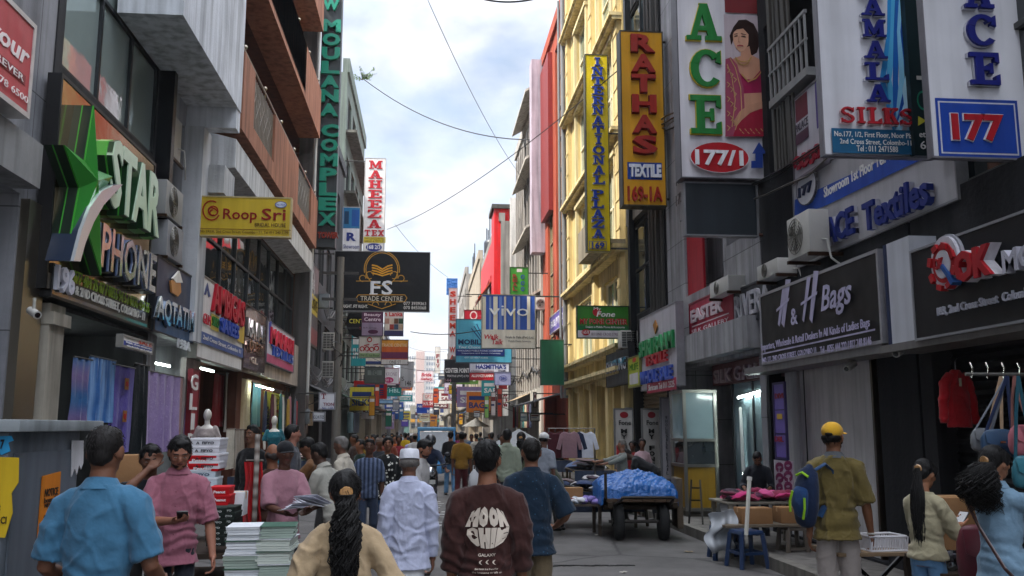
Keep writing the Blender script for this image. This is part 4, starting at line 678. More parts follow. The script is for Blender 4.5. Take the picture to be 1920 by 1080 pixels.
for ch, a, b in (('A', 8, 76), ('C', 94, 164), ('E', 180, 252)): s.text(ch, 1284+(8 if ch != 'A' else 0), a, 1350, b, '#1f7a34', d=.05, slab=True, out='#d0b83a', outw=.03)
s.rect(1352, -155, 1426, 24, '#7a2c30'); s.rect(1356, 28, 1430, 258, '#b9aab0')
HR_, SK_ = '#2c1a16', '#c48f74'
s.poly([(1374, 52), (1384, 39), (1398, 38), (1412, 46), (1420, 62), (1423, 84), (1418, 100), (1408, 106), (1400, 96), (1376, 70), (1370, 86), (1367, 68)], HR_)
s.poly([(1388, 92), (1404, 88), (1407, 104), (1422, 112), (1428, 124), (1428, 150), (1380, 150), (1366, 130), (1372, 112), (1388, 106)], SK_)
s.poly([(1373, 66), (1378, 54), (1390, 50), (1400, 56), (1403, 70), (1401, 86), (1394, 96), (1386, 99), (1379, 92), (1374, 80)], '#cf9d82')
s.poly([(1372, 64), (1380, 50), (1394, 44), (1408, 54), (1412, 78), (1406, 92), (1402, 80), (1402, 66), (1392, 55), (1380, 57)], HR_)
s.strokes([[(1376, 70), (1381, 69)], [(1389, 70), (1396, 71)]], 1.6, '#1c1210'); s.strokes([[(1375, 66), (1381, 65)], [(1388, 65), (1397, 67)]], 1.0, HR_); s.strokes([[(1384, 70), (1383, 80), (1386, 81)]], .9, '#a87560'); s.strokes([[(1381, 88), (1385, 87), (1391, 88)]], 2.0, '#a03c44')
s.strokes([arc(1392, 108, 15, 190, 350, 8, 10), arc(1392, 108, 13, 190, 350, 8, 16)], 1.6, '#b08a4c')
s.poly([(1384, 138), (1394, 150), (1408, 152), (1420, 138), (1428, 128), (1429, 176), (1388, 178)], '#9c174c'); s.poly([(1388, 178), (1429, 176), (1430, 206), (1392, 210)], SK_)
s.poly([(1358, 114), (1368, 110), (1380, 124), (1392, 168), (1394, 212), (1372, 258), (1358, 258)], '#a04660'); s.poly([(1394, 210), (1430, 206), (1430, 258), (1372, 258), (1380, 232)], '#9c1c38'); s.poly([(1372, 232), (1384, 212), (1400, 200), (1430, 192), (1430, 204), (1404, 214), (1388, 228), (1378, 240)], SK_)
s.strokes([[(1366, 112), (1376, 130), (1386, 168), (1388, 208), (1376, 246)], [(1361, 124), (1370, 150), (1376, 190), (1370, 240)]]+[[(1361+j % 3*6, 130+j*9), (1366+j % 3*6, 134+j*9), (1362+j % 3*6, 139+j*9)] for j in range(13)]+[[(1384+j*5, 244+(j % 2)*6), (1387+j*5, 248+(j % 2)*5)] for j in range(9)], 1.5, '#c39a6a'); s.strokes([[(1388, 142), (1400, 156), (1414, 150), (1426, 136)]], 2.4, '#b88a54')
s.oval(1290, 267, 1402, 325, '#b31e28'); s.oval(1290, 267, 1402, 325, '#d9d6dc', ring=.03); s.text('177/1', 1300, 283, 1390, 312, '#e8e6ea', bold=.03, d=.02); s.poly([(1419, 270), (1433, 291), (1426, 291), (1426, 318), (1405, 318), (1405, 305), (1413, 305), (1413, 291), (1407, 291)], '#23408f', d=.02)
s = Sign('dark_lower_sign', 'blank dark grey sign hung under the green lettered sign', 'sign', ('Y', 13.95), 1285, 344, 1418, 441, '#2b3137', t=.15, frame='#7d7c80', rim=.02); s.arms(1, (.05,), 1.2, .03, '#5a3a30')
s = Sign('name_plate_strip', 'narrow column of small name plates on the stone pillar by the green lettered sign', 'sign', ('X', 5.34), 1268, -60, 1284, 420, '#77767a', t=.05, frame=None)
for k, tx in enumerate(('T', 'I', 'W', 'R', '173', '175')): s.text(tx, 1269, 20+k*62 if k < 4 else 330+(k-4)*38, 1282, 44+k*62 if k < 4 else 350+(k-4)*38, '#7a2030' if k < 4 else '#4a4a4c', d=.01)
s = Sign('mustard_vertical_sign', 'mustard vertical sign with stacked brick red raised letters', 'sign', ('Y', 19.4), 1168, 60, 1242, 385, '#c9921c', t=.35, frame='#3a3326', kind='vinyl', rim=.025)
s.vtext('RATHAS', 1181, 66, 1229, 291, '#6e140c', d=.05, bold=.06, gap=.1); s.vtext('RATHAS', 1181, 66, 1229, 289, '#98241a', d=.09, bold=.04, gap=.12); s.rect(1176, 304, 1241, 336, '#22408c'); s.text('TEXTILE', 1179, 308, 1239, 332, '#d9dbe2', d=.04, bold=.05); s.text('169-1A', 1176, 349, 1241, 378, '#98241a', d=.05, bold=.03); s.arms(1, (.96, .05), .5, .03)
s = Sign('yellow_plaza_sign', 'tall thin yellow sign with stacked blue serif letters before the cream building', 'sign', ('Y', 22.9), 1101, 103, 1139, 471, '#d2b91c', t=.25, frame='#4d4930', rim=.02)
s.vtext('INTERNATIONAL', 1108, 108, 1133, 346, '#e8e4c8', slab=True, d=.02, gap=.14); s.vtext('INTERNATIONAL', 1109, 108, 1132, 345, '#1d3a92', slab=True, d=.035, gap=.16); s.vtext('PLAZA', 1108, 356, 1133, 447, '#e8e4c8', slab=True, d=.02, gap=.14); s.vtext('PLAZA', 1109, 356, 1132, 446, '#1d3a92', slab=True, d=.035, gap=.16); s.rect(1105, 452, 1137, 467, '#2a4090'); s.rect(1106, 453, 1136, 466, '#d2b91c'); s.text('169', 1109, 454, 1133, 466, '#2a4090', d=.02, bold=.03); s.arms(1, (.6, .02), .6, .025)
s = Sign('green_phone_sign', 'green and white sign with red capitals hung before the cream building', 'sign', ('Y', 23.2), 1082, 574, 1179, 634, '#3a7d2c', t=.12, frame='#3a4a38', rim=.02)
s.frac(.01, .74, .99, .99, '#cfcbd0'); s.frac(.01, .62, .99, .76, '#1f6a3a'); s.oval(1111, 577, 1127, 593, '#b01f2a'); s.text('My', 1113, 576, 1127, 583, WH); s.text('Fone', 1118, 584, 1153, 594, WH, shear=.2, bold=.02); s.text('MY FONE CENTER', 1087, 597, 1176, 608, '#e6dfd2', bold=.05, d=.004); s.text('MY FONE CENTER', 1087, 597, 1176, 608, '#ad1f28', bold=.03, d=.008); s.text('Dealers in Mobile Phones & Accessories', 1098, 611, 1171, 615, WH); s.oval(1090, 617, 1106, 629, '#b01f2a'); s.text('SECOND CROSS STREET', 1108, 624, 1164, 629, '#5a3048'); s.text('165/B', 1092, 620, 1104, 626, WH); s.arms(1, (.98,), .6, .02)
s = Sign('chrome_lettered_sign', 'dark grey fascia with chrome block letters under the green phone sign', 'sign', ('X', 5.05), 1137, 658, 1180, 727, '#333338', t=.15, frame='#2a2a2e'); s.text('SAMSUNG', 1140, 680, 1178, 702, '#c6c9d0', d=.06, bold=.03, kind='chrome')
s = Sign('lime_upright_sign', 'small lime green upright sign between the two fascia signs', 'sign', ('X', 4.95), 1178, 672, 1200, 728, '#a9b32c', t=.08, frame='#77783a'); s.text('MLIFE', 1181, 684, 1197, 696, '#3c7a2c'); s.oval(1186, 672, 1193, 680, '#c03a2c'); s.rect(1181, 702, 1197, 722, '#c9c7cc')
s = Sign('green_red_fascia', 'pale fascia with glossy green, red and blue stacked words', 'sign', ('X', 5.0), 1201, 598, 1270, 734, '#b3afb6', t=.15, frame='#8d8a90', rim=.02)
s.text('SHRI RAAM', 1202, 642, 1266, 672, '#1d8048', d=.06, bold=.03, kind='plastic'); s.text('TEXTILE', 1212, 668, 1254, 688, '#a81f28', d=.05, bold=.03, kind='plastic'); s.text('WHOLE SALE', 1203, 698, 1264, 722, '#3550a8', d=.05, bold=.03, kind='plastic'); s.rect(1214, 718, 1269, 738, '#b23a52'); s.text('Shriraam Tel 011 2325', 1217, 722, 1266, 733, WH); s.poly([(1227, 610), (1231, 600), (1235, 612), (1231, 626)], '#a8743a', d=.02)
s = Sign('crimson_gallery_sign', 'crimson sign with white capitals on the stone ledge', 'sign', ('X', 5.32), 1293, 570, 1377, 634, '#a52640', t=.12, frame='#8a2338'); s.text('EASTER', 1297, 583, 1357, 607, '#c9b9bf', d=.03, bold=.04); s.rect(1298, 612, 1368, 614, '#d9cfd4'); s.text('SILK GALLERY', 1298, 619, 1368, 627, '#d9cfd4')
s = Sign('dark_riverside_sign', 'dark sign with raised grey serif style capitals beside the crimson sign', 'sign', ('X', 5.32), 1378, 545, 1440, 613, '#2a2d33', t=.12, frame='#3a3c42'); s.text('RIVERA', 1380, 557, 1446, 600, '#aaa9b0', d=.04, bold=.01)
s = Sign('maroon_shop_sign', 'dim maroon fascia with raised capitals over the lit glass shop', 'sign', ('X', 5.6), 1336, 686, 1500, 724, '#541a24', t=.1, frame=None); s.text('SILK GALLERY', 1342, 695, 1470, 720, '#8f7a80', d=.05, bold=.02)
s = Sign('phone_brand_sign', 'blue and white curtain patterned sign with thin white lettering over the street', 'sign', ('Y', 33), 903, 553, 1004, 653, '#2f52a8', t=.2, frame='#8c8a80', rim=.03)
for a, wd, c in ((904, 7, '#c9c4b6'), (917, 4, '#7f93c4'), (925, 8, '#d6d0be'), (936, 5, '#5f7cc0'), (945, 4, '#bdb9b4'), (951, 9, '#3c5fb2'), (962, 4, '#c4b98f'), (970, 5, '#8698c8'), (978, 5, '#3052a6'), (988, 6, '#d6d2c8')): s.rect(a, 556, a+wd, 618, c)
s.rect(904, 618, 1003, 652, '#cdc9c0'); s.text('vivo', 917, 573, 991, 592, '#dfe2e6', d=.02, bold=.0); s.text('Walk', 908, 627, 935, 636, '#b8283a', shear=.2, bold=.02); s.text('Talk', 922, 636, 943, 646, '#b8283a', shear=.2, bold=.02); s.text('Walk & Talk (Pvt) Ltd.', 947, 630, 1001, 636, '#3a3a3a'); s.text('Mobile Phone Solutions', 953, 638, 995, 641, '#5a5a5a'); s.arms(1, (.98, .02), .9, .03); s.arms(-1, (1.0,), .6, .02)
s = Sign('green_upright_sign', 'green upright sign with faded red and blue letters above the curtain patterned sign', 'sign', ('Y', 36), 956, 501, 991, 553, '#3f8a34', t=.15, frame='#3a5a34'); s.rect(969, 504, 979, 510, '#c9bfc0'); s.vtext('REAL', 961, 514, 970, 545, '#8a3c2c', bold=.03, d=.02)
s.strokes([arc(980, 519, 3, 0, 320, 8), arc(980, 531, 3, 0, 320, 8), arc(980, 542, 3, 0, 320, 8)], 1.6, '#2c3f8a'); s.arms(1, (.8,), .8)
s = Sign('mobile_sign', 'pale blue sign with dark capitals and a fan emblem behind the curtain patterned sign', 'sign', ('Y', 38), 854, 599, 960, 680, '#4f9fb8', t=.15, frame='#3b5260')
s.strokes([[(884, 616), (903, 640)], [(889, 612), (903, 634)], [(894, 608), (903, 628)]], 2, '#22406a'); s.text('MOBILE', 859, 636, 908, 646, '#15294f', bold=.04); s.text('Your Choice', 860, 648, 900, 653, '#dfe9ee', shear=.2); s.rect(855, 654, 946, 667, '#22356f'); s.text('WHOLESALE MOBILE PHONES ACCESSORIES', 858, 656, 943, 659, '#c9d2e6'); s.text('Importers and Smart Watches', 866, 661, 938, 664, '#c9d2e6'); s.text('077 123 4567 mobile', 871, 669, 915, 672, '#dfe9ee'); s.arms(1, (.1,), 1.5)
s = Sign('white_tower_sign', 'tall narrow white sign with stacked orange red letters beyond the pale blue sign', 'sign', ('Y', 62), 840, 540, 858, 690, '#d9d6d2', t=.25, frame='#9a9a96'); s.vtext('SHEEMA WA', 844, 546, 854, 676, '#c23c22', bold=.04, d=.03, gap=.3); s.arms(1, (.9, .5), 1)
s = Sign('blue_tarp_sign', 'blue tarpaulin hung on a roof edge above the tall narrow white sign', 'tarpaulin', ('Y', 66), 837, 522, 858, 553, '#1c62a8', t=.1, frame=None, kind='tarp')
s = Sign('red_round_sign', 'red sign with a pale circular emblem beyond the curtain patterned sign', 'sign', ('Y', 45), 870, 581, 906, 600, '#a82030', t=.12, frame='#77363a'); s.oval(881, 583, 895, 600, '#d2b8b4', ring=.3); s.arms(1, (.5,), 1)
s = Sign('black_textile_sign', 'black sign with white capitals and number 144 over the right half of the street', 'sign', ('Y', 58), 833, 674, 881, 717, '#26262a', t=.15, frame='#44444a'); s.text('CENTER POINT', 835, 690, 880, 699, '#dcdad6', bold=.04); s.text('TEXTILE (PVT) LTD', 838, 703, 879, 708, '#dcdad6', bold=.01); s.text('144', 834, 710, 846, 716, '#b58a94'); s.arms(1, (.8,), 2)
s = Sign('white_blue_sign', 'white sign with navy capitals and a small arrow below the pale blue sign', 'sign', ('Y', 48), 880, 681, 955, 698, '#c9cbd6', t=.12, frame='#6a6a7a'); s.text("HASMITHA'S", 892, 683, 949, 692, '#1f2f78', bold=.04); s.text('FASHION SAREES', 884, 694, 926, 697, '#7a3040'); s.rect(934, 694.6, 946, 696, '#2a2a4a'); s.poly([(944, 693.4), (949, 695.3), (944, 697.2)], '#2a2a4a'); s.arms(1, (.6,), 1.6)
s = Sign('red_strip_sign', 'red strip sign with white capitals under the navy lettered sign', 'sign', ('Y', 49), 880, 699, 926, 713, '#b02430', t=.1, frame='#7a3038'); s.text('ALLIANCE LANKA', 884, 702, 925, 707, '#e6d9d6', bold=.03); s.arms(1, (.5,), 2.2)
s = Sign('lavender_sign', 'lavender sign with a dark oval below the navy lettered sign', 'sign', ('Y', 47), 927, 698, 958, 722, '#8d90b4', t=.1, frame='#666a88'); s.oval(936, 704, 951, 715, '#2c3a80', ring=.12); s.text('DIN', 939, 707, 948, 712, '#2c3a80', bold=.04); s.arms(1, (.5,), 1)
s = Sign('oval_pink_sign', 'white sign with purple numbers and a pink ringed oval far down the street', 'sign', ('Y', 74), 833, 718, 867, 738, '#cfc6d4', t=.1, frame='#a58aa8'); s.text('13', 835, 726, 842, 733, '#8a2a6a', bold=.04); s.text('NA', 852, 724, 864, 734, '#a02a4a', bold=.04); s.arms(1, (.5,), 2)
s = Sign('yellow_square_sign', 'yellow square sign stacked in two halves in front of the pink ringed oval', 'sign', ('Y', 70), 841, 722, 855, 739, '#c9a31c', t=.1, frame='#6a5a24'); s.frac(.1, .46, .9, .54, '#3a3a20'); s.tf('OPP', .2, .1, .8, .4, '#7a3a20'); s.arms(1, (.5,), 2)
s = Sign('script_gallery_sign', 'pale pink sign with red script lettering at the far end', 'sign', ('Y', 95), 781, 695, 812, 716, '#e2d4d8', t=.1, frame='#c9a8b0'); s.text('Bride', 790, 699, 809, 706, '#b8283a', shear=.2, bold=.03); s.text('Gallery', 789, 708, 811, 714, '#b8283a', shear=.2, bold=.03); s.arms(1, (.5,), 3)
s = Sign('red_frame_sign', 'white sign with a red border and red capitals at the far end', 'sign', ('Y', 90), 792, 738, 812, 764, '#d6cfc9', t=.1, frame='#a82a30'); s.rect(793, 751, 812, 764, '#b82a34'); s.text('H.N. SH', 794, 753, 811, 760, '#e6d9d6', bold=.03); s.text('OPZ', 797, 740, 809, 747, '#b82a34'); s.arms(1, (.5,), 3)
s = Sign('royal_blue_sign', 'royal blue sign with white letters at the far end of the street', 'sign', ('Y', 100), 781, 757, 806, 775, '#24469a', t=.1, frame='#24469a'); s.text('ABC', 783, 760, 793, 764, WH); s.text('H', 801, 768, 805, 774, WH, bold=.05); s.arms(1, (.5,), 3)
s = Sign('vertical_white_sign', 'narrow white sign with stacked maroon letters on the ochre building', 'sign', ('Y', 112), 815, 650, 826, 700, '#d2cdc6', t=.2, frame='#99948c'); s.vtext('FIV', 818, 664, 824, 690, '#8a2a34', bold=.03); s.arms(1, (.9, .1), 1)
s = Sign('green_blank_sign', 'plain dark green sign board beside the orange red building', 'sign', ('Y', 32.2), 1014, 637, 1057, 722, '#1f5a44', t=.15, frame='#3a5a4c', kind='paint'); s.arms(1, (.9, .1), .3)
s = Sign('purple_fascia_sign', 'white and violet slanted fascia sign on the orange red building', 'sign', ('X', 5.1), 1031, 596, 1057, 628, '#5a4a98', t=.1, frame='#c9c5d2'); s.text('EXCEL (PVT) LTD', 1033, 604, 1056, 620, '#d9d5e2', bold=.03)
farr = [(813, 762, 824, 778, 96, '#33333a', 'black sign with pale rim low at the far end'), (806, 776, 820, 800, 120, '#d08a30', 'orange banner low at the far end'), (812, 728, 822, 756, 84, '#c8542c', 'orange upright sign beside the red bordered sign'), (786, 778, 806, 790, 125, '#c9c6a8', 'cream sign low at the far end'), (778, 766, 783, 800, 105, '#dfe2ea', 'thin white upright sign at the far end'),
    (888, 770, 900, 782, 50, '#cfd2cf', 'small white sign above the umbrella stall'), (822, 700, 835, 712, 80, '#5a5f66', 'grey sign with emblem past the black sign'), (860, 774, 868, 796, 88, '#cf9a2a', 'amber upright sign by the utility pole'), (920, 735, 930, 780, 44, '#c8c2c0', 'striped pale banner along the right shopfronts'), (932, 728, 942, 782, 42.5, '#b84a3c', 'rust red banner along the right shopfronts'), (908, 742, 917, 784, 47, '#7fae5a', 'light green banner along the right shopfronts'), (975, 773, 990, 790, 36, '#9fb0a8', 'pale teal board beside the awning'), (994, 775, 1012, 790, 35, '#cfcfcb', 'white notice board under the dark awning'), (1000, 735, 1006, 764, 35.5, '#d9c9c8', 'white strip banner hung from the awning')]
for a, b, c, d, y, col, lb in farr:
    q = Sign('hanging_sign', lb, 'sign', ('Y', y), a, b, c, d, col, t=.1, frame='#55534f'); q.arms(1, (.9,), 1.0); q.frac(.12, .2, .88, .38, '#6a3030' if col > '#b' else '#d9d6cf'); q.frac(.12, .5, .7, .58, '#30406a')

cn = [('scarlet', '#b01c22'), ('cobalt blue', '#1f4aa0'), ('ivory', '#cfc8b4'), ('moss green', '#4a6a30'), ('tangerine', '#c8702a'), ('charcoal', '#2c2d31'), ('turquoise', '#2a8f94'), ('mauve', '#8f7a9c'), ('lemon', '#c9b83a'), ('plain white', '#d6d4d0'), ('wine red', '#5f1a2c'), ('sky blue', '#7aa4c4')]
r5 = random.Random(21)
for side in (-1, 1):
    for bi, (ya, yb, nm) in enumerate(((50, 68, 'in the middle distance'), (68, 100, 'further off'), (100, 150, 'near the vanishing point'))):
        for ci, (c_, col) in enumerate(cn):
            if (ci+bi+side) % (2 if bi else 3) == 0: continue
            Y = r5.uniform(ya, yb); tall = r5.random() < .4; w_ = r5.uniform(.6, 1.0) if tall else r5.uniform(1.2, 2.3); h = r5.uniform(1.8, 3.4) if tall else r5.uniform(.7, 1.4); z = r5.uniform(3.2, 6.2 if bi < 2 else 7.5)
            xw = (-4.5 if side < 0 else (4.9 if Y < 54 else 4.2 if Y < 72 else 3.6 if Y < 112 else 3.1)); x = xw-side*(.3+w_/2)
            o = T('hanging_sign', f'{c_} {"upright" if tall else "wide"} sign hung on the {"left" if side < 0 else "right"} facades {nm}', 'sign', (x, Y, z)); MB().box(-w_/2, 0, -h/2, w_/2, .12, h/2).build('panel', M(col, 'vinyl'), o); e = 'd6d4d0' if col[1] < 'b' else '7a2028' if ci % 2 else '22386f'
            m = MB().box(-w_*.4, -.006, h*.1, w_*.4, -.001, h*.3); m.build('colour_panel', M('#'+e, 'vinyl'), o)
            v, f, sz = glyphs(r5.choice(['TEX', 'SILKS', 'SHOP', 'MOBILE', 'SAREE', 'BAGS', 'LACE']), .03); q = MB(); q.add([((a-.5)*w_*.8, -.004-.004*c, -h*.3+b*h*.3) for a, b, c in v], f); q.build('lettering', M('#'+e, 'paint'), o)
            MB().tube([(0, .06, h*.4), (side*(w_/2+.5), .06, h*.4)], .025, 5).build('bracket', M('#33312f', 'metal'), o)
# ---------------------------------------------------------------- people
from mathutils.bvhtree import BVHTree
pending = []; printed = []
def soft(name, mb, mat, parent, vox, it=3, wr=None, seed=0):
    o = mb.build(name, mat, parent)
    r = o.modifiers.new('r', 'REMESH'); r.mode = 'VOXEL'; r.voxel_size = vox; r.adaptivity = 0
    if it: s_ = o.modifiers.new('s', 'SMOOTH'); s_.factor = .5; s_.iterations = it
    pending.append((o, wr, seed)); return o
def finish():
    dg = bpy.context.evaluated_depsgraph_get(); out = []
    for o, wr, seed in pending: out.append(bpy.data.meshes.new_from_object(o.evaluated_get(dg)))
    for (o, wr, seed), me in zip(pending, out):
        mat = o.data.materials[0]; o.modifiers.clear(); o.data = me
        if not len(me.materials): me.materials.append(mat)
        n = len(me.vertices)
        if wr and n:
            v = np.empty(n*3); me.vertices.foreach_get('co', v); v = v.reshape(-1, 3); nr = np.empty(n*3); me.vertex_normals.foreach_get('vector', nr); nr = nr.reshape(-1, 3)
            if wr[0] == 'hair': d = wr[1]*fbm(v*np.array([1, 1, .35]), 90, seed, 2)+wr[1]*.8*fbm(v, 30, seed+3, 2)
            else:
                d = wr[1]*fbm(v*np.array([1.0, 1.0, .75]), 11, seed, 3); rg_ = 1-np.abs(fbm(v*np.array([1.0, 1.0, .8]), 8, seed+21, 2))*3.2; d = d*.7+wr[1]*1.3*np.clip(rg_, 0, 1)**2; rg_ = 1-np.abs(fbm(v*np.array([1.3, 1.3, .7]), 15, seed+31, 2))*3.4; d += wr[1]*.6*np.clip(rg_, 0, 1)**2; z = v[:, 2]; cr = wr[2] if len(wr) > 2 else 1.02
                d += wr[1]*.9*np.sin(z*62+3*fbm(v, 7, seed+5, 2)*2+v[:, 0]*9)*np.exp(-((z-cr)/.14)**2)
                d += wr[1]*.8*np.sin((v[:, 0]+np.sign(v[:, 0])*z*.7)*48+2*fbm(v, 6, seed+9, 1))*np.exp(-((np.abs(v[:, 0])-.15)/.07)**2)*np.exp(-((z-1.25)/.16)**2)
            v = v+nr*d[:, None]; me.vertices.foreach_set('co', v.ravel()); me.update()
        me.polygons.foreach_set('use_smooth', [True]*len(me.polygons))
    pending.clear()
    for shirt, txt, x0, z0, x1, z1, col, bold, name in printed:        # prints that lie on the cloth
        me = shirt.data; bvh = BVHTree.FromPolygons([v.co for v in me.vertices], [p.vertices for p in me.polygons])
        if callable(txt): m = txt(x0, z0, x1, z1)
        else:
            v, f, sz = glyphs(txt, bold); m = MB(); m.add([(x0+a*(x1-x0), -.002*c, z0+b*(z1-z0)) for a, b, c in v], f)
        vs = []
        for x, y, z in m.v:
            h = bvh.ray_cast(Vector((-x, -1.0, z)) if False else Vector((x, -1.0, z)), Vector((0, 1, 0)))[0]
            vs.append((x, (h.y if h else -.12)-.004+y, z))
        m.v = vs; m.build(name, M(col, 'paint'), shirt)
    printed.clear()
def dim(c): return '#'+''.join('%02x' % int(int(c[i:i+2], 16)*.88) for i in (1, 3, 5))
def person(label, X, Y, H=1.68, face=0, vox=.012, skin='#6b4330', wf=1.0, top=None, bottom=None, hair='short', hcol='#0c0a0a', lean=0, yaw=0, nod=0, lh=None, rh=None, sex='m', stride=.0, facep=False, beard=None, curl=.45, seed=1, group=None, sitz=0, hat=None, lpole=None, rpole=None, glasses=False, z0=.0, category='person'):
    k = H/1.70; c_ = hx(skin); skin = tuple(min(1, q*1.35) for q in c_)
    root = T('person', label, category, (X, Y, z0), R(face), group); root.scale = (k, k, k); vx = vox
    la = R(lean)
    def L(p):
        p = Vector(p)
        if p.z <= .9: return p
        f = min(1, (p.z-.9)/.22); a = la*f; q = Vector((p.x, p.y, p.z-.92)); return Vector((q.x, q.y*math.cos(a)+q.z*math.sin(a), .92+q.z*math.cos(a)-q.y*math.sin(a)))
    HR = Matrix.Rotation(R(yaw), 3, 'Z') @ Matrix.Rotation(-R(nod), 3, 'X'); LR = Matrix.Rotation(-la, 3, 'X')
    def HD(p): p = Vector(p); q = HR @ (p-Vector((0, .0, 1.50)))+Vector((0, .0, 1.50)); return L(q)
    HQ = LR @ HR
    wf = wf*.89; sw = (.168 if sex == 'm' else .142)*(.45+.55*wf); w_ = wf
    b = MB()
    tor = [(.84,.135,.095,0),(.92,.15,.105,0),(1.04,.125,.088,.005),(1.16,.14,.098,.01),(1.28,.155,.1,.008),(1.37,.138,.086,-.005),(1.425,.092,.066,-.012),(1.46,.062,.058,-.008)] if sex == 'm' else [(.84,.15,.1,0),(.92,.155,.105,0),(1.05,.11,.082,.005),(1.17,.125,.1,.012),(1.26,.135,.11,.02),(1.36,.13,.085,0),(1.42,.085,.06,-.01),(1.455,.055,.052,-.005)]
    def torso(m, dx=0, dy=0, z0_=0, z1_=9, fl=1.0, extra=()):
        pr = [t for t in tor if z0_ < t[0] < z1_]
        def at(z):
            for a, c in zip(tor[:-1], tor[1:]):
                if a[0] <= z <= c[0]: f = (z-a[0])/(c[0]-a[0]); return tuple(a[i]+(c[i]-a[i])*f for i in range(4))
            return (z,)+tor[0][1:] if z < tor[0][0] else (z,)+tor[-1][1:]
        if z0_ > 0: pr = [at(z0_)]+pr
        if z1_ < 9: pr = pr+[at(z1_)]
        m.tube([L((0, t[3], t[0])) for t in pr], [(t[1]*w_*(fl if t[0] < 1.25 else 1)+dx, t[2]*w_*(fl if t[0] < 1.25 else 1)+dy) for t in pr], 24)
    torso(b)
    nr = .056 if sex == 'm' else .046
    b.tube([L((0, -.012, 1.40)), HD((0, .0, 1.50)), HD((0, .012, 1.56))], [(nr*1.25, nr*1.2), nr, nr], 14)
    hs = 1.0 if sex == 'm' else .96
    b.ell(HD((0, .002, 1.612)), .074*hs, .094*hs, .108, 20, 14, HQ); b.ell(HD((0, .03, 1.55)), .056*hs, .062, .058, 16, 10, HQ); b.ell(HD((0, .072, 1.522)), .026, .022, .02, 10, 8, HQ)
    b.ell(HD((0, .098, 1.594)), .0135, .02, .024, 10, 8, HQ); b.ell(HD((0, .106, 1.585)), .018, .013, .011, 8, 6, HQ); b.ell(HD((0, .084, 1.636)), .05, .014, .014, 12, 6, HQ)
    b.ell(HD((.038, .068, 1.588)), .022, .02, .022, 8, 6, HQ); b.ell(HD((-.038, .068, 1.588)), .022, .02, .022, 8, 6, HQ)
    for s in (-1, 1): b.ell(HD((s*.077*hs, -.004, 1.6)), .011, .024, .033, 8, 8, HQ)
    # arms
    arms = {}
    for s, tgt, pole in ((-1, lh, lpole), (1, rh, rpole)):
        S = L((s*sw, -.008, 1.362)); tgt = Vector(tgt) if tgt is not None else L((s*(sw+.055), .02, .80)); l1, l2 = .285, .26
        d = tgt-S; D = min(d.length, l1+l2-.004); d = d.normalized(); a = (l1*l1-l2*l2+D*D)/(2*D); h = math.sqrt(max(l1*l1-a*a, 0))
        pv_ = Vector(pole) if pole is not None else Vector((s*.45, -1, -.25)); pv_ = (pv_-d*pv_.dot(d)).normalized(); E_ = S+d*a+pv_*h; W = S+d*D; arms[s] = (S, E_, W)
        g = (.5+.5*w_)*(1 if sex == 'm' else .86)
        b.tube([L((s*sw*.62, -.01, 1.385)), S, S.lerp(E_, .5), E_, E_.lerp(W, .3), W], [.055*g, .056*g, .046*g, .039*g, .041*g, (.025*g, .025*g)], 12, round_=True)
        fd = (W-E_).normalized(); inn = Vector((-s, .15, 0)) if tgt.z < 1.0 else Vector((-s*.3, .2, 1)); nrm = (inn-fd*inn.dot(fd)).normalized(); ac = fd.cross(nrm).normalized()
        if ac.dot(Vector((0, 1, .4))) < 0: ac = -ac
        b.ell(W+fd*.05, .041, .016, .056, 12, 8, Matrix((ac, nrm, fd)).transposed()); b.tube([W-fd*.02, W+fd*.02], [(.026), (.028)], 10)
        if vox <= .02:
            c_ = curl
            for i, ln in enumerate((.07, .08, .074, .058)):
                p0 = W+fd*.09+ac*(.03-.02*i); pts = [p0-fd*.02, p0]; an = 0
                for fr in (.45, .32, .23): an += c_*(.9+.15*i); pts.append(pts[-1]+(fd*math.cos(an)+nrm*math.sin(an))*ln*fr)
                b.tube(pts, [.0095, .0095, .009, .0082, .0072], 7, round_=True)
            td = (fd*.75+ac*.6+nrm*.35).normalized(); p0 = W+fd*.025+ac*.03; b.tube([p0, p0+td*.035, p0+td*.055+fd*.012, p0+td*.06+fd*.034], [.013, .011, .01, .0085], 7, round_=True)
    # legs
    st = stride; legs = {}
    for s in (-1, 1):
        hp = Vector((s*.085*w_, 0, .9-sitz)); an = Vector((s*.1, -.03+s*st, .085+max(0, -s*st)*.18)); d = an-hp; D = d.length; l1, l2 = .425, .40
        if D > l1+l2-.005: an = hp+d.normalized()*(l1+l2-.005); d = an-hp; D = d.length
        d.normalize(); a = (l1*l1-l2*l2+D*D)/(2*D); h = math.sqrt(max(l1*l1-a*a, 0)); pv_ = Vector((0, 1, .05)); pv_ = (pv_-d*pv_.dot(d)).normalized(); K = hp+d*a+pv_*h; legs[s] = (hp, K, an)
        b.tube([hp, hp.lerp(K, .5), K, K.lerp(an, .3), an], [(.082*w_, .085*w_), .068*w_, .05, .052, .036], 12, round_=True)
        b.tube([an+Vector((0, -.045, -.04)), an+Vector((0, .06, -.045)), an+Vector((s*.01, .16, -.06))], [(.034, .035), (.038, .03), (.036, .018)], 10, round_=True)
    body = soft('body', b, M(skin, 'skin'), root, max(vx, .007), 2)
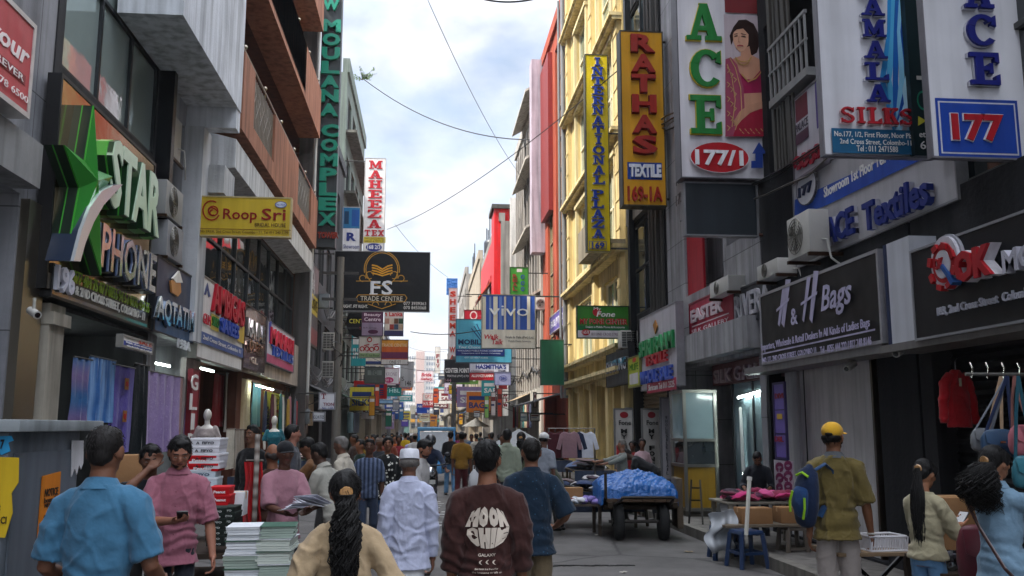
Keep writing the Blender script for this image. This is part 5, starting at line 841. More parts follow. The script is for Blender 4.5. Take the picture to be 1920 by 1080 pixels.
    # upper garment
    if top:
        m = MB(); hem = top.get('hem', .84); fl = 1+(top.get('fl', 1.04)-1)*.6; of = top.get('of', .02)*.85
        zs = max(hem, .84); torso(m, of+.004, of+.006, zs, 1.452, fl)
        if hem < .84: m.tube([L((0, 0, .86)), (0, 0, (hem+.86)/2), (0, 0, hem)], [(.15*w_*fl+of+.004, .105*w_*fl+of+.004), (.165*w_*fl+of, .125*w_*fl+of), (.175*w_*fl+of+.01, .135*w_*fl+of+.012)], 24)
        sl = top.get('sleeve', .33); so = top.get('so', .026)*.85
        for s in (-1, 1):
            S, E_, W = arms[s]; g = (.5+.5*w_)*(1 if sex == 'm' else .86); pts = [L((s*sw*.4, -.01, 1.392)), L((s*sw*.75, -.01, 1.382)), S, S.lerp(E_, .14)]; rs = [.05*g+of*.5, .05*g+of*.6, .05*g+so*.55, .05*g+so*.75]
            if sl <= .5: pts += [S.lerp(E_, sl), S.lerp(E_, min(1, sl*2))]; rs += [.05*g+so, .046*g+so*1.25]
            else:
                pts += [S.lerp(E_, .5), E_, E_.lerp(W, .5), E_.lerp(W, min(1, sl*2-1))]; rs += [.047*g+so*.9, .042*g+so*.8, .037*g+so*.7, .03*g+so*.6]
            m.tube(pts, rs, 16)
        vt = max(vx, .007)
        sh = soft(top.get('name', 'shirt'), m, M(dim(top['col']), 'cloth', tag=top.get('tag', '')), root, vt*1.05, 4, ('cloth', top.get('wr', .0055), top.get('cr', 1.0)), seed)
        if top.get('collar'):
            c = MB(); c.tube([L((0, -.012, 1.435)), L((0, -.012, 1.462)), L((0, -.008, 1.485))], [(.088, .083), (.074, .07), (.064, .062)], 20, cap=False); c.tube([L((0, -.01, 1.487)), L((0, -.012, 1.44))], [(.066, .064), (.096, .09)], 20, cap=False); c.build('collar', M(dim(top.get('ccol', top['col'])), 'cloth', tag=''), root, smooth=True)
        root_shirt = sh
    else: root_shirt = None
    if bottom:
        m = MB(); kd = bottom.get('kind', 'trousers'); tz = bottom.get('top', .92)
        if kd == 'trousers':
            torso(m, .012, .014, .845, tz, 1.0)
            for s in (-1, 1):
                hp, K, an = legs[s]; lo = bottom.get('loose', 1.0); m.tube([hp+Vector((0, 0, -.03)), hp.lerp(K, .5), K, K.lerp(an, .5), an+Vector((0, -.005, -.035))], [(.08*w_, .082*w_), .08*w_*lo, .07*lo, .068*lo, .064*lo], 14)
        else:
            z1 = bottom.get('hem', .12); m.tube([L((0, 0, tz)), (0, 0, .86), (0, .01, .55), (0, .02, z1)], [(.14*w_, .1*w_), (.168*w_, .125*w_), (.17*w_, .15), (.19*w_, .19)], 20)
        soft({'trousers': 'trousers'}.get(kd, kd), m, M(bottom['col'], 'cloth', tag=bottom.get('tag', '')), root, max(vx, .008)*1.2, 3, ('cloth', .004, .2), seed+7)
    if not bottom or bottom.get('shoe', 1):
        for s in (-1, 1):
            an = legs[s][2]; m = MB(); m.tube([an+Vector((0, -.055, -.052)), an+Vector((0, .05, -.05)), an+Vector((s*.012, .165, -.064))], [(.038, .033), (.045, .034), (.036, .02)], 10, round_=True); m.build('shoe', M(bottom.get('scol', '#1d1a19') if bottom else '#1d1a19', 'plastic'), root, smooth=True)
    # hair and hats
    hm = M(hcol, 'hair'); m = MB()
    if hair in ('short', 'crop', 'full'):
        t = {'short': 1.0, 'crop': .965, 'full': 1.02}[hair]
        m.ell(HD((0, -.012, 1.638)), .081*t*hs, .098*t, .092*t, 20, 12, HQ); m.ell(HD((0, -.05, 1.59)), .064*t*hs, .05*t, .06, 14, 8, HQ); m.ell(HD((0, .03, 1.698)), .056*t, .05*t, .03*t, 12, 8, HQ)
        soft('hair', m, hm, root, max(vx, .008), 1, ('hair', .0045 if hair != 'crop' else .0015), seed)
    if hair and vox < .009 and hair not in ('balding',):      # loose short strands that break the outline
        q = MB(); rr_ = random.Random(seed+5)
        for i in range(420):
            a = rr_.uniform(0, 6.28); zz = rr_.uniform(-.75, .98) if hair != 'fringe' else rr_.uniform(-.9, -.2); rr0 = math.sqrt(1-zz*zz); d = Vector((rr0*math.cos(a), rr0*math.sin(a), zz))
            if d.y > .35 and zz < .62: continue
            p = Vector((d.x*.083*hs, -.014+d.y*.1, 1.636+d.z*.092)); tg = Vector((-d.y*.2, d.x*.2, -.6)); tg = (tg-d*tg.dot(d)*.8).normalized(); l = rr_.uniform(.012, .03)*(.5 if hair == 'crop' else 1)
            q.tube([HD(p), HD(p+tg*l*.6+d*l*.28), HD(p+tg*l+d*l*rr_.uniform(.2, .7))], [.0014, .0012, .0006], 3, cap=False)
        q.build('hair_strands', hm, root, smooth=True)
    if hair == 'fringe':      # ring of hair left below a cap
        m.ell(HD((0, -.035, 1.6)), .08*hs, .072, .05, 18, 10, HQ); soft('hair', m, hm, root, max(vx, .008), 1, ('hair', .002), seed)
    if hair in ('pony', 'wavy', 'curly', 'bun'):
        m.ell(HD((0, -.016, 1.64)), .083, .1, .094, 20, 12, HQ); m.ell(HD((0, -.06, 1.6)), .07, .055, .07, 14, 8, HQ); m.ell(HD((0, .03, 1.688)), .062, .05, .03, 12, 8, HQ)
        for s in (-1, 1): m.ell(HD((s*.072, .015, 1.635)), .017, .045, .05, 10, 8, HQ)
        tl = {'pony': (.72, .05), 'wavy': (.5, .052), 'curly': (.34, .11), 'bun': (.0, .05)}[hair]
        if hair == 'bun': m.ell(HD((0, -.12, 1.62)), .05, .045, .05, 12, 8, HQ)
        soft('hair', m, hm, root, max(vx, .008), 2, ('hair', .003), seed)
        if hair != 'bun':
            q = MB(); rr_ = random.Random(seed); p0 = HD((0, -.105, 1.60 if hair != 'pony' else 1.62)); n = (420 if hair == 'curly' else 340) if vox < .009 else 40
            for i in range(n):
                a = rr_.uniform(0, 6.28); r0 = rr_.random()**.5; ph = rr_.uniform(0, 6.28); ln = tl[0]*rr_.uniform(.72, 1.05); pts = []; wv_ = {'pony': .006, 'wavy': .03, 'curly': .03}[hair]
                for j in range(10):
                    f = j/9; sp = tl[1]*(.35+.9*math.sin(min(f*1.25, 1)*math.pi*.75)); pts.append(p0+Vector((math.cos(a)*r0*sp+wv_*math.sin(f*15+ph), -.03*math.sin(f*3)+math.sin(a)*r0*sp*.6-.012+wv_*math.cos(f*13+ph)-(.04 if hair == 'curly' else 0)*math.sin(f*3.1), -ln*f)))
                q.tube(pts, [t_*(.36 if vox < .009 else 1) for t_ in (.011, .013, .013, .013, .012, .011, .01, .008, .006, .002)], 4)
            q.build('ponytail', hm, root, smooth=True)
            m2 = MB(); m2.lathe([(.03, -.008), (.036, 0), (.03, .008)], HD((0, -.108, 1.612)), 12, 'y'); m2.build('hair_band', M('#a87c4a', 'plastic'), root, smooth=True)
    if hair == 'balding':
        for s in (-1, 1): m.ell(HD((s*.06, -.03, 1.6)), .024, .06, .04, 12, 8, HQ)
        m.ell(HD((0, -.075, 1.59)), .06, .026, .045, 12, 8, HQ); soft('hair', m, hm, root, max(vx, .008), 1, ('hair', .002), seed)
    if hat:
        kd, hc = hat[:2]; q = MB(); hmm = M(hc, 'cloth')
        if kd == 'cap':
            q.ell(HD((0, -.006, 1.655)), .086, .106, .078, 22, 12, HQ); o = soft('cap', q, hmm, root, max(vx, .007), 2)
            q = MB(); fw = 1 if len(hat) < 3 else hat[2]
            for i in range(9):
                a = -1.1+2.2*i/8; q.ell(HD((.075*math.sin(a), fw*(.085+.075*math.cos(a)*.9), 1.648-.012*abs(a))), .022, .03, .006, 8, 5, HQ)
            soft('cap_peak', q, hmm, root, .008, 1)
        if kd == 'cap' and len(hat) > 3: q = MB(); q.ell(HD((0, -.092, 1.632)), .034, .022, .022, 14, 8, HQ); q.build('cap_opening', hm, root, smooth=True)
        if kd == 'kufi':
            pr = [(1.632, .084, .103), (1.66, .083, .102), (1.70, .079, .097), (1.712, .072, .09), (1.716, .04, .05)]
            q.tube([HD((0, -.012, z)) for z, a, c in pr], [(a, c) for z, a, c in pr], 26); q.build('cap', hmm, root, smooth=True)
        if kd == 'helmet': q.ell(HD((0, 0, 1.63)), .118, .135, .125, 20, 12, HQ); soft('helmet', q, M(hc, 'plastic'), root, .012, 2); q = MB(); q.ell(HD((0, .075, 1.615)), .09, .07, .05, 14, 8, HQ); q.build('visor', M('#15181c', 'glass'), root, smooth=True)
    if facep:
        for s in (-1, 1):
            e = MB(); e.ell(HD((s*.031, .085, 1.610)), .0115, .008, .005 if nod < 15 else .003, 10, 6, HQ); eo = e.build('eye', M('#8d857f', 'plastic'), root, smooth=True)
            e = MB(); e.ell(HD((s*.031, .0905, 1.610)), .0055, .004, .0052 if nod < 15 else .0032, 8, 6, HQ); e.build('pupil', M('#120c0a', 'plastic'), eo, smooth=True)
            e = MB(); e.tube([HD((s*.014, .096, 1.636)), HD((s*.032, .097, 1.642)), HD((s*.052, .082, 1.636))], [.004, .005, .003], 6, round_=True); e.build('eyebrow', hm, root, smooth=True)
        e = MB(); e.ell(HD((0, .088, 1.5615)), .024, .01, .0055, 12, 6, HQ); e.ell(HD((0, .087, 1.553)), .02, .01, .006, 12, 6, HQ); e.build('lips', M('#6a3a34', 'skin'), root, smooth=True)
    if beard:
        e = MB(); e.ell(HD((0, .028, 1.535)), .0565, .0635, .042, 16, 10, HQ); e.ell(HD((0, .09, 1.571)), .022, .01, .004, 10, 6, HQ)
        for s in (-1, 1): e.ell(HD((s*.066, .012, 1.58)), .01, .02, .035, 8, 6, HQ)
        soft('beard', e, M(beard, 'hair'), root, .008, 1, ('hair', .002), seed)
    if glasses:
        e = MB()
        for s in (-1, 1): e.lathe([(.022, -.002), (.024, 0), (.022, .002)], HD((s*.033, .102, 1.61)), 12, 'y')
        e.beam(HD((-.012, .104, 1.612)), HD((.012, .104, 1.612)), .004)
        for s in (-1, 1): e.beam(HD((s*.057, .1, 1.614)), HD((s*.078, 0, 1.615)), .004)
        e.build('spectacles', M('#1a1614', 'plastic'), root)
    root['_'] = 0; del root['_']
    return dict(root=root, shirt=root_shirt, L=L, HD=HD, arms=arms, k=k, body=body)
def spot(px, py, Y): p = onY(px, py, Y); return p.x, p.z
def ppl(label, px, tp, Y, face=0, H=None, **k):
    x, z = spot(px, tp, Y); k.setdefault('vox', .008 if Y < 8.5 else .013 if Y < 15 else .02); return person(label, x, Y, H or min(max(z, 1.42), 1.8), face, **k)
SH = lambda col, **k: dict(col=col, **k)
SK = ['#5a3826', '#6e4631', '#4b2f22', '#7d533b', '#3d2820']
# foreground
ppl('person from behind in a light blue polo shirt by the grey street cabinet', 198, 808, 4.5, -4, skin='#5a3a2a', wf=1.06, hair='crop', hcol='#14100f', top=SH('#3f7090', sleeve=.42, collar=1, so=.024, of=.018, wr=.009, hem=.8), bottom=dict(col='#23262c'), lh=(-.2, .24, .98), rh=(.22, .24, .98), nod=8, seed=3, lpole=(-.3, -1, -.2), rpole=(.3, -1, -.2))
p = ppl('person in a pink button shirt looking down at a phone', 338, 821, 6.9, 192, skin='#7a5140', hair='full', wf=1.0, top=SH('#9c6070', sleeve=.5, collar=1, so=.03, hem=.8, wr=.008), bottom=dict(col='#1f232b'), rh=(-.0, .31, 1.13), lh=(-.27, .14, .86), nod=26, yaw=6, facep=True, beard='#17100e', seed=5, rpole=(.8, -.5, -.6), curl=.55)
m = MB()
for z in (.92, 1.02, 1.12, 1.22, 1.32): m.ell((.0, .152 if z < 1.3 else .135, z), .006, .004, .006, 8, 5)
m.build('shirt_button', M('#7a3a4c', 'plastic'), p['root'], smooth=True)
PINK = p
p = ppl('person in a dark brown tee with a round bubble letter print on the back', 914, 833, 5.5, -3, skin='#6b4633', hair='full', wf=1.08, top=SH('#3a1d1a', sleeve=.62, so=.045, of=.03, fl=1.1, hem=.76, wr=.009), bottom=dict(col='#24262c'), seed=7, yaw=-10)
cl = '#c9bcae'
def blob(x0, z0, x1, z1):
    m = MB(); rows = [('MOON', .51, 1.0), ('CHIE', .0, .49)]
    for txt, a, c in rows:
        for i, ch in enumerate(txt):
            ws = ((0, .29, .53, .77, 1) if txt == 'MOON' else (0, .29, .58, .72, 1)); u0, u1 = ws[i]+.008, ws[i+1]-.008; uc = (u0+u1)/2-.5; ext = math.sqrt(max(0, 1-(2*uc)**2*.85)); lo = .5+(a-.5)*ext if a < .5 else a; hi = .5+(c-.5)*ext if c > .5 else c
            v, f, sz = glyphs(ch, .13); g_ = [(2*(u0+q[0]*(u1-u0))-1, 2*(a+q[1]*(c-a))-1, q[2]) for q in v]; m.add([((x0+x1)/2+(x1-x0)/2*U*math.sqrt(1-V*V/2), -.002*D, (z0+z1)/2+(z1-z0)/2*V*math.sqrt(1-U*U/2)) for U, V, D in g_], f)
    return m
for t_ in ((blob, -.135, 1.09, .135, 1.335, 0), ('GALAXY', -.055, 1.045, .05, 1.062, .02), ('( ( (', -.05, 1.0, .05, 1.025, .02), ('the moon is a friend for', -.075, .97, .065, .98, .01), ('the lonesome to talk to', -.09, .95, .085, .96, .01)): printed.append((p['shirt'], t_[0], *t_[1:5], cl, t_[5], 'shirt_print'))
ppl('person in a loose white shirt, white sarong and white embroidered cap walking away', 768, 845, 7.2, 2, skin='#5f3f30', hair='fringe', hcol='#6f6a66', hat=('kufi', '#d5d6de'), wf=.94, top=SH('#c4c8e2', sleeve=.97, so=.034, of=.035, fl=1.12, hem=.74, wr=.008, collar=1), bottom=dict(col='#d6d6d8', kind='sarong', top=1.0, hem=.1), seed=11, nod=6)
ppl('person in a navy dotted short sleeved shirt and khaki trousers walking away', 996, 827, 7.3, 4, skin='#6e4a38', hair='crop', hcol='#15120f', wf=1.1, top=SH('#12273a', sleeve=.5, collar=1, so=.04, of=.028, fl=1.1, hem=.8, tag='spots|#26475e|26|.16'), bottom=dict(col='#6e5f49', loose=1.15), rh=(.26, .2, 1.0), seed=13)
p = ppl('person in a beige kurta with a long wavy black ponytail', 648, 890, 4.55, 8, sex='f', skin='#7a5542', hair='wavy', wf=1.1, top=SH('#b39b7a', name='kurta', sleeve=.8, so=.03, of=.025, hem=.5, wr=.01, tag='spots|#94805f|38|.13'), bottom=dict(col='#8c7a5c'), lh=(-.26, .12, .95), rh=(.28, .1, .95), seed=17)
p = ppl('person in an olive polo and yellow cap with a blue backpack on one shoulder', 1560, 798, 7.5, -22, skin='#6b4733', hair='fringe', hcol='#100d0c', hat=('cap', '#c99a28', 1, 1), wf=1.05, top=SH('#6f6034', sleeve=.5, collar=1, ccol='#5d6066', so=.034, of=.022, hem=.8, wr=.009), bottom=dict(col='#9a918c', loose=1.15), rh=(.27, .1, .78), yaw=-20, seed=19, beard='#15100e')
OLIVE = p
p2 = ppl('person in a cream tee and jeans with a waist length black ponytail holding a phone', 1728, 866, 6.6, -62, sex='f', skin='#7d563f', hair='pony', wf=1.0, top=SH('#b8ae90', sleeve=.7, so=.035, of=.028, fl=1.12, hem=.9), bottom=dict(col='#5f87ad', loose=1.1), rh=(.10, .33, 1.16), lh=(-.05, .33, 1.14), nod=22, facep=True, seed=23)
GIRL = p2
p3 = ppl('person in a pale denim shirt and spectacles with bushy black hair reaching for a bag', 1862, 842, 5.75, -72, sex='f', skin='#74503c', hair='curly', wf=1.08, top=SH('#7d9db5', sleeve=.97, so=.03, of=.024, collar=1, hem=.78), bottom=dict(col='#2d4468'), rh=(.14, .52, 1.30), lh=(-.12, .5, 1.28), glasses=True, facep=True, nod=6, seed=29)
DENIM = p3
p4 = ppl('person in a pink tee and dark cap holding a sheaf of papers', 535, 832, 8.7, 212, skin='#4a2f24', hair='fringe', hat=('cap', '#16171c'), wf=1.0, top=SH('#a87884', sleeve=.5, so=.036, of=.026, hem=.78), bottom=dict(col='#2b2d33'), rh=(.12, .36, 1.06), lh=(-.1, .36, 1.08), facep=True, nod=8, yaw=-8, seed=31)
PAPER = p4
ppl('person hiding their face with one hand behind the person in pink shirt', 283, 838, 7.2, 200, H=1.6, skin='#5c3d2e', hair='short', top=SH('#22252c', sleeve=.4), bottom=dict(col='#222222'), rh=(.02, .17, 1.53), rpole=(.8, .3, -.8), nod=16, seed=33, facep=True)
ppl('bare shouldered bald person beside the red cloth', 512, 836, 9.3, 25, skin='#6a4532', hair='balding', hcol='#2a2320', top=SH('#4a3026', sleeve=.1, hem=.86), bottom=dict(col='#1f4a44', kind='sarong'), seed=35)
ppl('person in black standing among the hanging saris', 474, 801, 12.0, 150, skin='#5f4030', hair='short', top=SH('#17171a', sleeve=.9), bottom=dict(col='#17171a'), seed=37, facep=True)
ppl('person in grey with dark hair browsing the stall behind the pink tee', 549, 800, 12.6, -75, skin='#8c5f50', hair='full', top=SH('#4a4c52', sleeve=.5), bottom=dict(col='#23252b'), seed=39, facep=True)
ppl('person in a brown shirt reaching across the stall', 614, 817, 11.2, 78, skin='#5a3a2a', hair='full', lean=22, top=SH('#6e4a2c', sleeve=.5), bottom=dict(col='#2c2a2a'), lh=(-.1, .58, 1.12), rh=(.12, .55, 1.15), seed=41)
ppl('grey haired person in a cream shirt browsing the stall', 655, 820, 11.8, 70, skin='#5a3d30', hair='short', hcol='#66625f', top=SH('#c9c0b0', sleeve=.97, collar=1), bottom=dict(col='#5a5248'), lean=10, seed=43)
ppl('person in a pale grey shirt bending over the stall edge', 632, 842, 9.6, 60, H=1.6, skin='#3f2a20', hair='short', lean=20, top=SH('#a9a79c', sleeve=.6, collar=1), bottom=dict(col='#6f6a60'), seed=45, lh=(-.1, .45, .95), rh=(.14, .42, .95))
ppl('person in a blue plaid shirt walking towards the camera', 693, 826, 13.0, 182, skin='#4a3024', hair='short', top=SH('#28344a', sleeve=.5, tag='stripe|#56627c|5|X'), bottom=dict(col='#2b3548'), stride=.12, facep=True, seed=47)
ppl('person in a black and white patterned blouse walking towards the camera', 728, 821, 13.6, 178, sex='f', skin='#6a4634', hair='bun', wf=1.12, top=SH('#191c1e', sleeve=.8, hem=.76, tag='spots|#c9c6bd|17|.3'), bottom=dict(col='#23456e'), stride=.1, facep=True, seed=49)
ppl('bearded person in a white shirt pausing beside the white capped walker', 783, 826, 11.2, -118, skin='#7a5240', hair='full', top=SH('#b9b5b4', sleeve=.5, collar=1), bottom=dict(col='#33353c'), beard='#17110f', facep=True, nod=14, seed=51, lean=6, rh=(.2, .3, .9))
ppl('person in a mustard tee and maroon trousers walking away mid street', 866, 811, 21.0, 0, skin='#5a3a2a', hair='short', wf=1.1, top=SH('#8a6420', sleeve=.5, fl=1.1), bottom=dict(col='#4a1a20'), stride=.14, seed=53)
ppl('person in a black tee and blue jeans walking away near the three wheeler', 845, 810, 24, 5, skin='#6b4735', hair='short', top=SH('#151518', sleeve=.5), bottom=dict(col='#4f7393'), stride=-.12, seed=55)
ppl('person in a sage grey shirt walking away on the right of the street', 951, 807, 15.5, -6, skin='#5a3b2c', hair='short', top=SH('#98a08c', sleeve=.55, collar=1), bottom=dict(col='#2a2c33'), stride=.12, seed=57)
ppl('person in an olive blouse with long dark hair beside the sage grey shirt', 977, 812, 16.5, -10, sex='f', skin='#6b4735', hair='wavy', top=SH('#6f7458', sleeve=.6), bottom=dict(col='#a7a596', kind='skirt'), seed=59)
ppl('person in a pale grey tee and white cap by the heaped clothes', 1016, 813, 15.0, -30, skin='#50352a', hair='fringe', hat=('cap', '#c9c7c4'), top=SH('#8d939e', sleeve=.45), bottom=dict(col='#2b3040'), seed=61, lean=8)
ppl('grey bearded person stretching an arm over the clothes stall', 1166, 827, 17.2, 98, skin='#6a4837', hair='short', hcol='#57534f', top=SH('#7f837f', sleeve=.6), bottom=dict(col='#333333'), rh=(.15, .56, 1.25), lh=(-.1, .54, 1.2), seed=63)
ppl('person in a red sari sitting by the phone banners', 1186, 828, 18.6, 140, sex='f', skin='#4f3529', hair='bun', top=SH('#8a1a22', sleeve=.4), bottom=dict(col='#8a1a22', kind='sari'), seed=65, facep=True)
ppl('person in pale pink seated beside the red sari', 1204, 838, 18.0, 170, sex='f', H=1.5, skin='#5a3d30', hair='bun', top=SH('#b89aa0', sleeve=.5), bottom=dict(col='#a88a90', kind='sari'), seed=67)
ppl('person bent double behind the blue tarpaulin cart', 1228, 846, 17.2, 60, H=1.62, skin='#3a281f', hair='short', lean=58, top=SH('#17181d', sleeve=.6), bottom=dict(col='#1d1e22'), lh=(-.1, .6, .7), rh=(.14, .6, .7), seed=69)
ppl('seller in dark blue leaning over the pink cloth stall', 1420, 842, 13.6, 158, skin='#5f4030', hair='short', lean=24, nod=14, wf=1.05, top=SH('#23262f', sleeve=.55, collar=1), bottom=dict(col='#1f2026'), rh=(.22, .42, .98), lh=(-.16, .42, .98), facep=True, beard='#1a1411', seed=71)
ppl('person crouched low among the clothes heaps on the right', 1046, 838, 15.8, 60, H=1.42, skin='#3a2a20', hair='short', lean=30, top=SH('#3d4230', sleeve=.6), bottom=dict(col='#2b2b2b'), seed=73)
# the crowd further down the street
cr = [(712, 822, 17, 190, 'm', 'charcoal', '#33353a', '#22252c', 'cap'), (676, 826, 16, 120, 'm', 'dark green', '#1d3326', '#2a2a2c', 0), (748, 818, 22, 175, 'f', 'crimson', '#8a2530', '#30233a', 0), (760, 812, 30, 0, 'm', 'bright yellow', '#c9a41c', '#23252c', 0), (772, 818, 27, 182, 'm', 'lilac', '#a99cc4', '#8d8a94', 0), (778, 814, 26, 15, 'm', 'white', '#c6c4c2', '#3a3d48', 'cap'),
  (740, 817, 26, 178, 'm', 'orange', '#a85224', '#2b2b2b', 0), (720, 815, 29, 186, 'f', 'plum', '#57284a', '#2a1c2c', 0), (700, 816, 24, 90, 'm', 'rust', '#6a2c20', '#26282e', 0), (735, 813, 36, 0, 'f', 'rose', '#b0637a', '#553a4a', 0), (752, 814, 42, 180, 'm', 'sky blue', '#6f9cc0', '#30343c', 0), (766, 813, 48, 0, 'm', 'navy', '#1c2740', '#22242a', 0),
  (784, 813, 52, 180, 'f', 'turquoise', '#2a8a8c', '#223a44', 0), (792, 813, 60, 0, 'm', 'tan', '#a58a68', '#3a342c', 0), (745, 814, 56, 20, 'm', 'maroon', '#4f1820', '#22222a', 0), (858, 812, 30, 180, 'f', 'magenta', '#9a2a6a', '#30203a', 0), (872, 813, 34, 0, 'm', 'grey', '#77797c', '#26282e', 0), (884, 815, 31, 175, 'm', 'denim blue', '#3c5878', '#26303c', 0),
  (893, 814, 28, 5, 'm', 'off white', '#bab4a8', '#4a4238', 0), (902, 822, 25, 182, 'f', 'lemon', '#c2b03a', '#3a3a40', 0), (912, 820, 24, 190, 'm', 'coral', '#c05a50', '#2c2c32', 0), (922, 812, 27, 0, 'm', 'black', '#17181b', '#1f2024', 0), (901, 811, 38, 0, 'm', 'teal', '#1f5a5c', '#25292e', 0), (918, 813, 40, 180, 'f', 'peach', '#c99a80', '#6a4a40', 0),
  (936, 815, 31, 10, 'm', 'khaki', '#7d7350', '#38352c', 0), (942, 816, 22, 170, 'm', 'mint', '#86b0a0', '#2b2f33', 0), (992, 822, 21, 150, 'm', 'slate', '#4c5664', '#23252a', 0), (1005, 828, 20, 120, 'f', 'ochre', '#9a6f2c', '#4a2a24', 0), (830, 813, 45, 0, 'm', 'forest green', '#22482c', '#25272b', 0), (842, 813, 52, 180, 'f', 'scarlet', '#b01f22', '#501a20', 0),
  (820, 813, 58, 180, 'm', 'cream', '#cfc6ae', '#55503f', 0), (810, 813, 64, 0, 'm', 'indigo', '#2f2c68', '#23242c', 0), (798, 814, 44, 178, 'f', 'violet', '#6a3c8a', '#33224a', 0), (855, 813, 62, 0, 'm', 'pale blue', '#9fb9cf', '#3a4048', 0), (728, 815, 20.5, 20, 'm', 'brick', '#83402f', '#2a2528', 0), (664, 816, 20, 100, 'm', 'dark brown', '#3d2a20', '#222222', 0), (688, 817, 30, 182, 'f', 'gold', '#a8842c', '#5a2a2a', 0), (708, 816, 38, 0, 'm', 'steel blue', '#4a6a88', '#26282e', 0), (724, 814, 48, 184, 'm', 'beige', '#b5a488', '#4f4a40', 0)]
for i, (px, tp, Y, fc, sx_, cn, c1, c2, ht) in enumerate(cr):
    way = 'walking away' if abs(fc) < 60 else 'coming towards the camera' if fc > 145 else 'turned to the shopfronts'
    ppl(f'person in {"an" if cn[0] in "aeiou" else "a"} {cn} {"shirt" if sx_ == "m" else "blouse"} {way} in the crowd', px, tp, Y, fc, sex=sx_, skin=SK[i % 5], hair='short' if sx_ == 'm' else ('bun', 'wavy')[i % 2], hat=('cap', '#6a5a50') if ht else None, wf=.95+.2*rnd.random(), top=SH(c1, sleeve=.5 if i % 3 else .97), bottom=dict(col=c2, kind='trousers' if sx_ == 'm' else ('skirt', 'trousers')[i % 2]), stride=rnd.uniform(-.16, .16), seed=100+i)
# ---------------------------------------------------------------- stock, stalls and street things
ORD = ['topmost', 'second from the top', 'third from the top', 'fourth from the top', 'fifth from the top', 'sixth from the top', 'seventh from the top', 'eighth from the top', 'ninth from the top', 'tenth from the top', 'eleventh from the top', 'twelfth from the top']
def cloth(name, label, cat, plane, pl, pt, pr, pb, col, folds=5, amp=.035, mtag='', kind='cloth', taper=0.0, group=None, rough=None, sag=0):
    a = (onX if plane[0] == 'X' else onY)(pl, pt, plane[1]); b = (onX if plane[0] == 'X' else onY)(pl, pb, plane[1]); c = (onX if plane[0] == 'X' else onY)(pr, (pt+pb)/2, plane[1])
    u = abs(c.y-a.y) if plane[0] == 'X' else c.x-a.x; h = a.z-b.z; rz = 0 if plane[0] == 'Y' else (R(90) if plane[1] < 0 else R(-90))
    ctr = Vector((plane[1], (a.y+c.y)/2, b.z)) if plane[0] == 'X' else Vector(((a.x+c.x)/2, plane[1], b.z)); o = T(name, label, cat, ctr, rz, group); ph = rnd.uniform(0, 6)
    def f(x, y):
        w_ = u*(1-taper*(1-y)); q = x*2*math.pi*folds
        return ((x-.5)*w_+.01*math.sin(y*9+ph), amp*(.35+.65*y)*(math.sin(q+ph+.8*math.sin(y*3))+.4*math.sin(q*2.3+ph*2)), h*(1-y)-sag*h*math.sin(x*math.pi)*(1-y))
    MB().sheet(f, max(14, folds*7), 10, .004).build('fabric', M(col, kind, rough, tag=mtag), o, smooth=True)
    MB().tube([(-u/2, 0, h+.012), (u/2, 0, h+.012)], .012, 6).build('hanging_rod', M('#55524e', 'metal'), o); return o
def carton(label, x, y, z, dx, dy, dz, rz=0, col='#8f6a48', name='cardboard_box', cat='box', band=None, txt=None, tcol='#333333', group=None, bev=.006):
    o = T(name, label, cat, (x, y, z), rz, group); MB().box(-dx/2, -dy/2, 0, dx/2, dy/2, dz).build('box_body', M(col, 'board'), o, bevel=bev)
    if name == 'cardboard_box':
        MB().box(-dx/2-.002, -.025, dz-.06, dx/2+.002, .025, dz+.002).build('tape', M('#b08a5c', 'plastic'), o)
    else: MB().box(-dx/2-.004, -dy/2-.004, dz*.72, dx/2+.004, dy/2+.004, dz+.003).build('lid', M(band or col, 'board'), o, bevel=.003)
    if txt:
        v, f, sz = glyphs(txt, .03); m = MB(); m.add([((a-.5)*dx*.6, -dy/2-.0055-.001*c, dz*.2+b*dz*.38) for a, b, c in v], f); m.build('lettering', M(tcol, 'paint'), o)
    return o
# -- grey street cabinet at the near left
cbx = T('street_cabinet', 'grey metal street cabinet with torn yellow and orange posters', 'cabinet', (-2.65, 5.2, 0))
MB().box(-.62, -.5, 0, .62, .42, 1.725).build('body', M('#5f666e', 'wall', .6), cbx, bevel=.008)
MB().box(-.69, -.56, 1.725, .69, .60, 1.785).build('top_slab', M('#83898c', 'stone'), cbx, bevel=.008)
MB().box(.623, -.44, .1, .632, .36, 1.62).build('door', M('#565d66', 'paint', .5), cbx); MB().box(.634, .28, .95, .66, .31, 1.08).build('handle', M('#33373c', 'metal'), cbx)
for nm, pts, c, pl in (('yellow_poster', [(-30, 856), (36, 858), (35, 905), (22, 925), (24, 962), (10, 1008), (-30, 1006)], '#b99a1e', 0), ('blue_sticker', [(-6, 818), (22, 817), (26, 826), (16, 830), (20, 846), (4, 853), (-6, 850)], '#2a86b4', 0), ('orange_poster', [(78, 893), (112, 884), (108, 955), (76, 1042), (66, 1040)], '#c0701c', 1), ('torn_paper', [(134, 826), (155, 826), (154, 868), (150, 880), (146, 872), (142, 890), (138, 878), (132, 894)], '#bdbcc0', 1)):
    m = MB(); yv = 5.2-.503; xv = -2.65+.634
    if pl == 0: q = [(lambda p: (p.x+2.65, p.z))(onY(a, b, yv)) for a, b in pts]; m.prism(q, -.508, -.502)
    else:
        q = [(lambda p: (p.y-5.2, p.z))(onX(a, b, xv)) for a, b in pts]; m.prism(q, -.006, 0); m.v = [(.635-y, x, z) for x, y, z in m.v]
    m.build(nm, M(c, 'paint', .6), cbx)
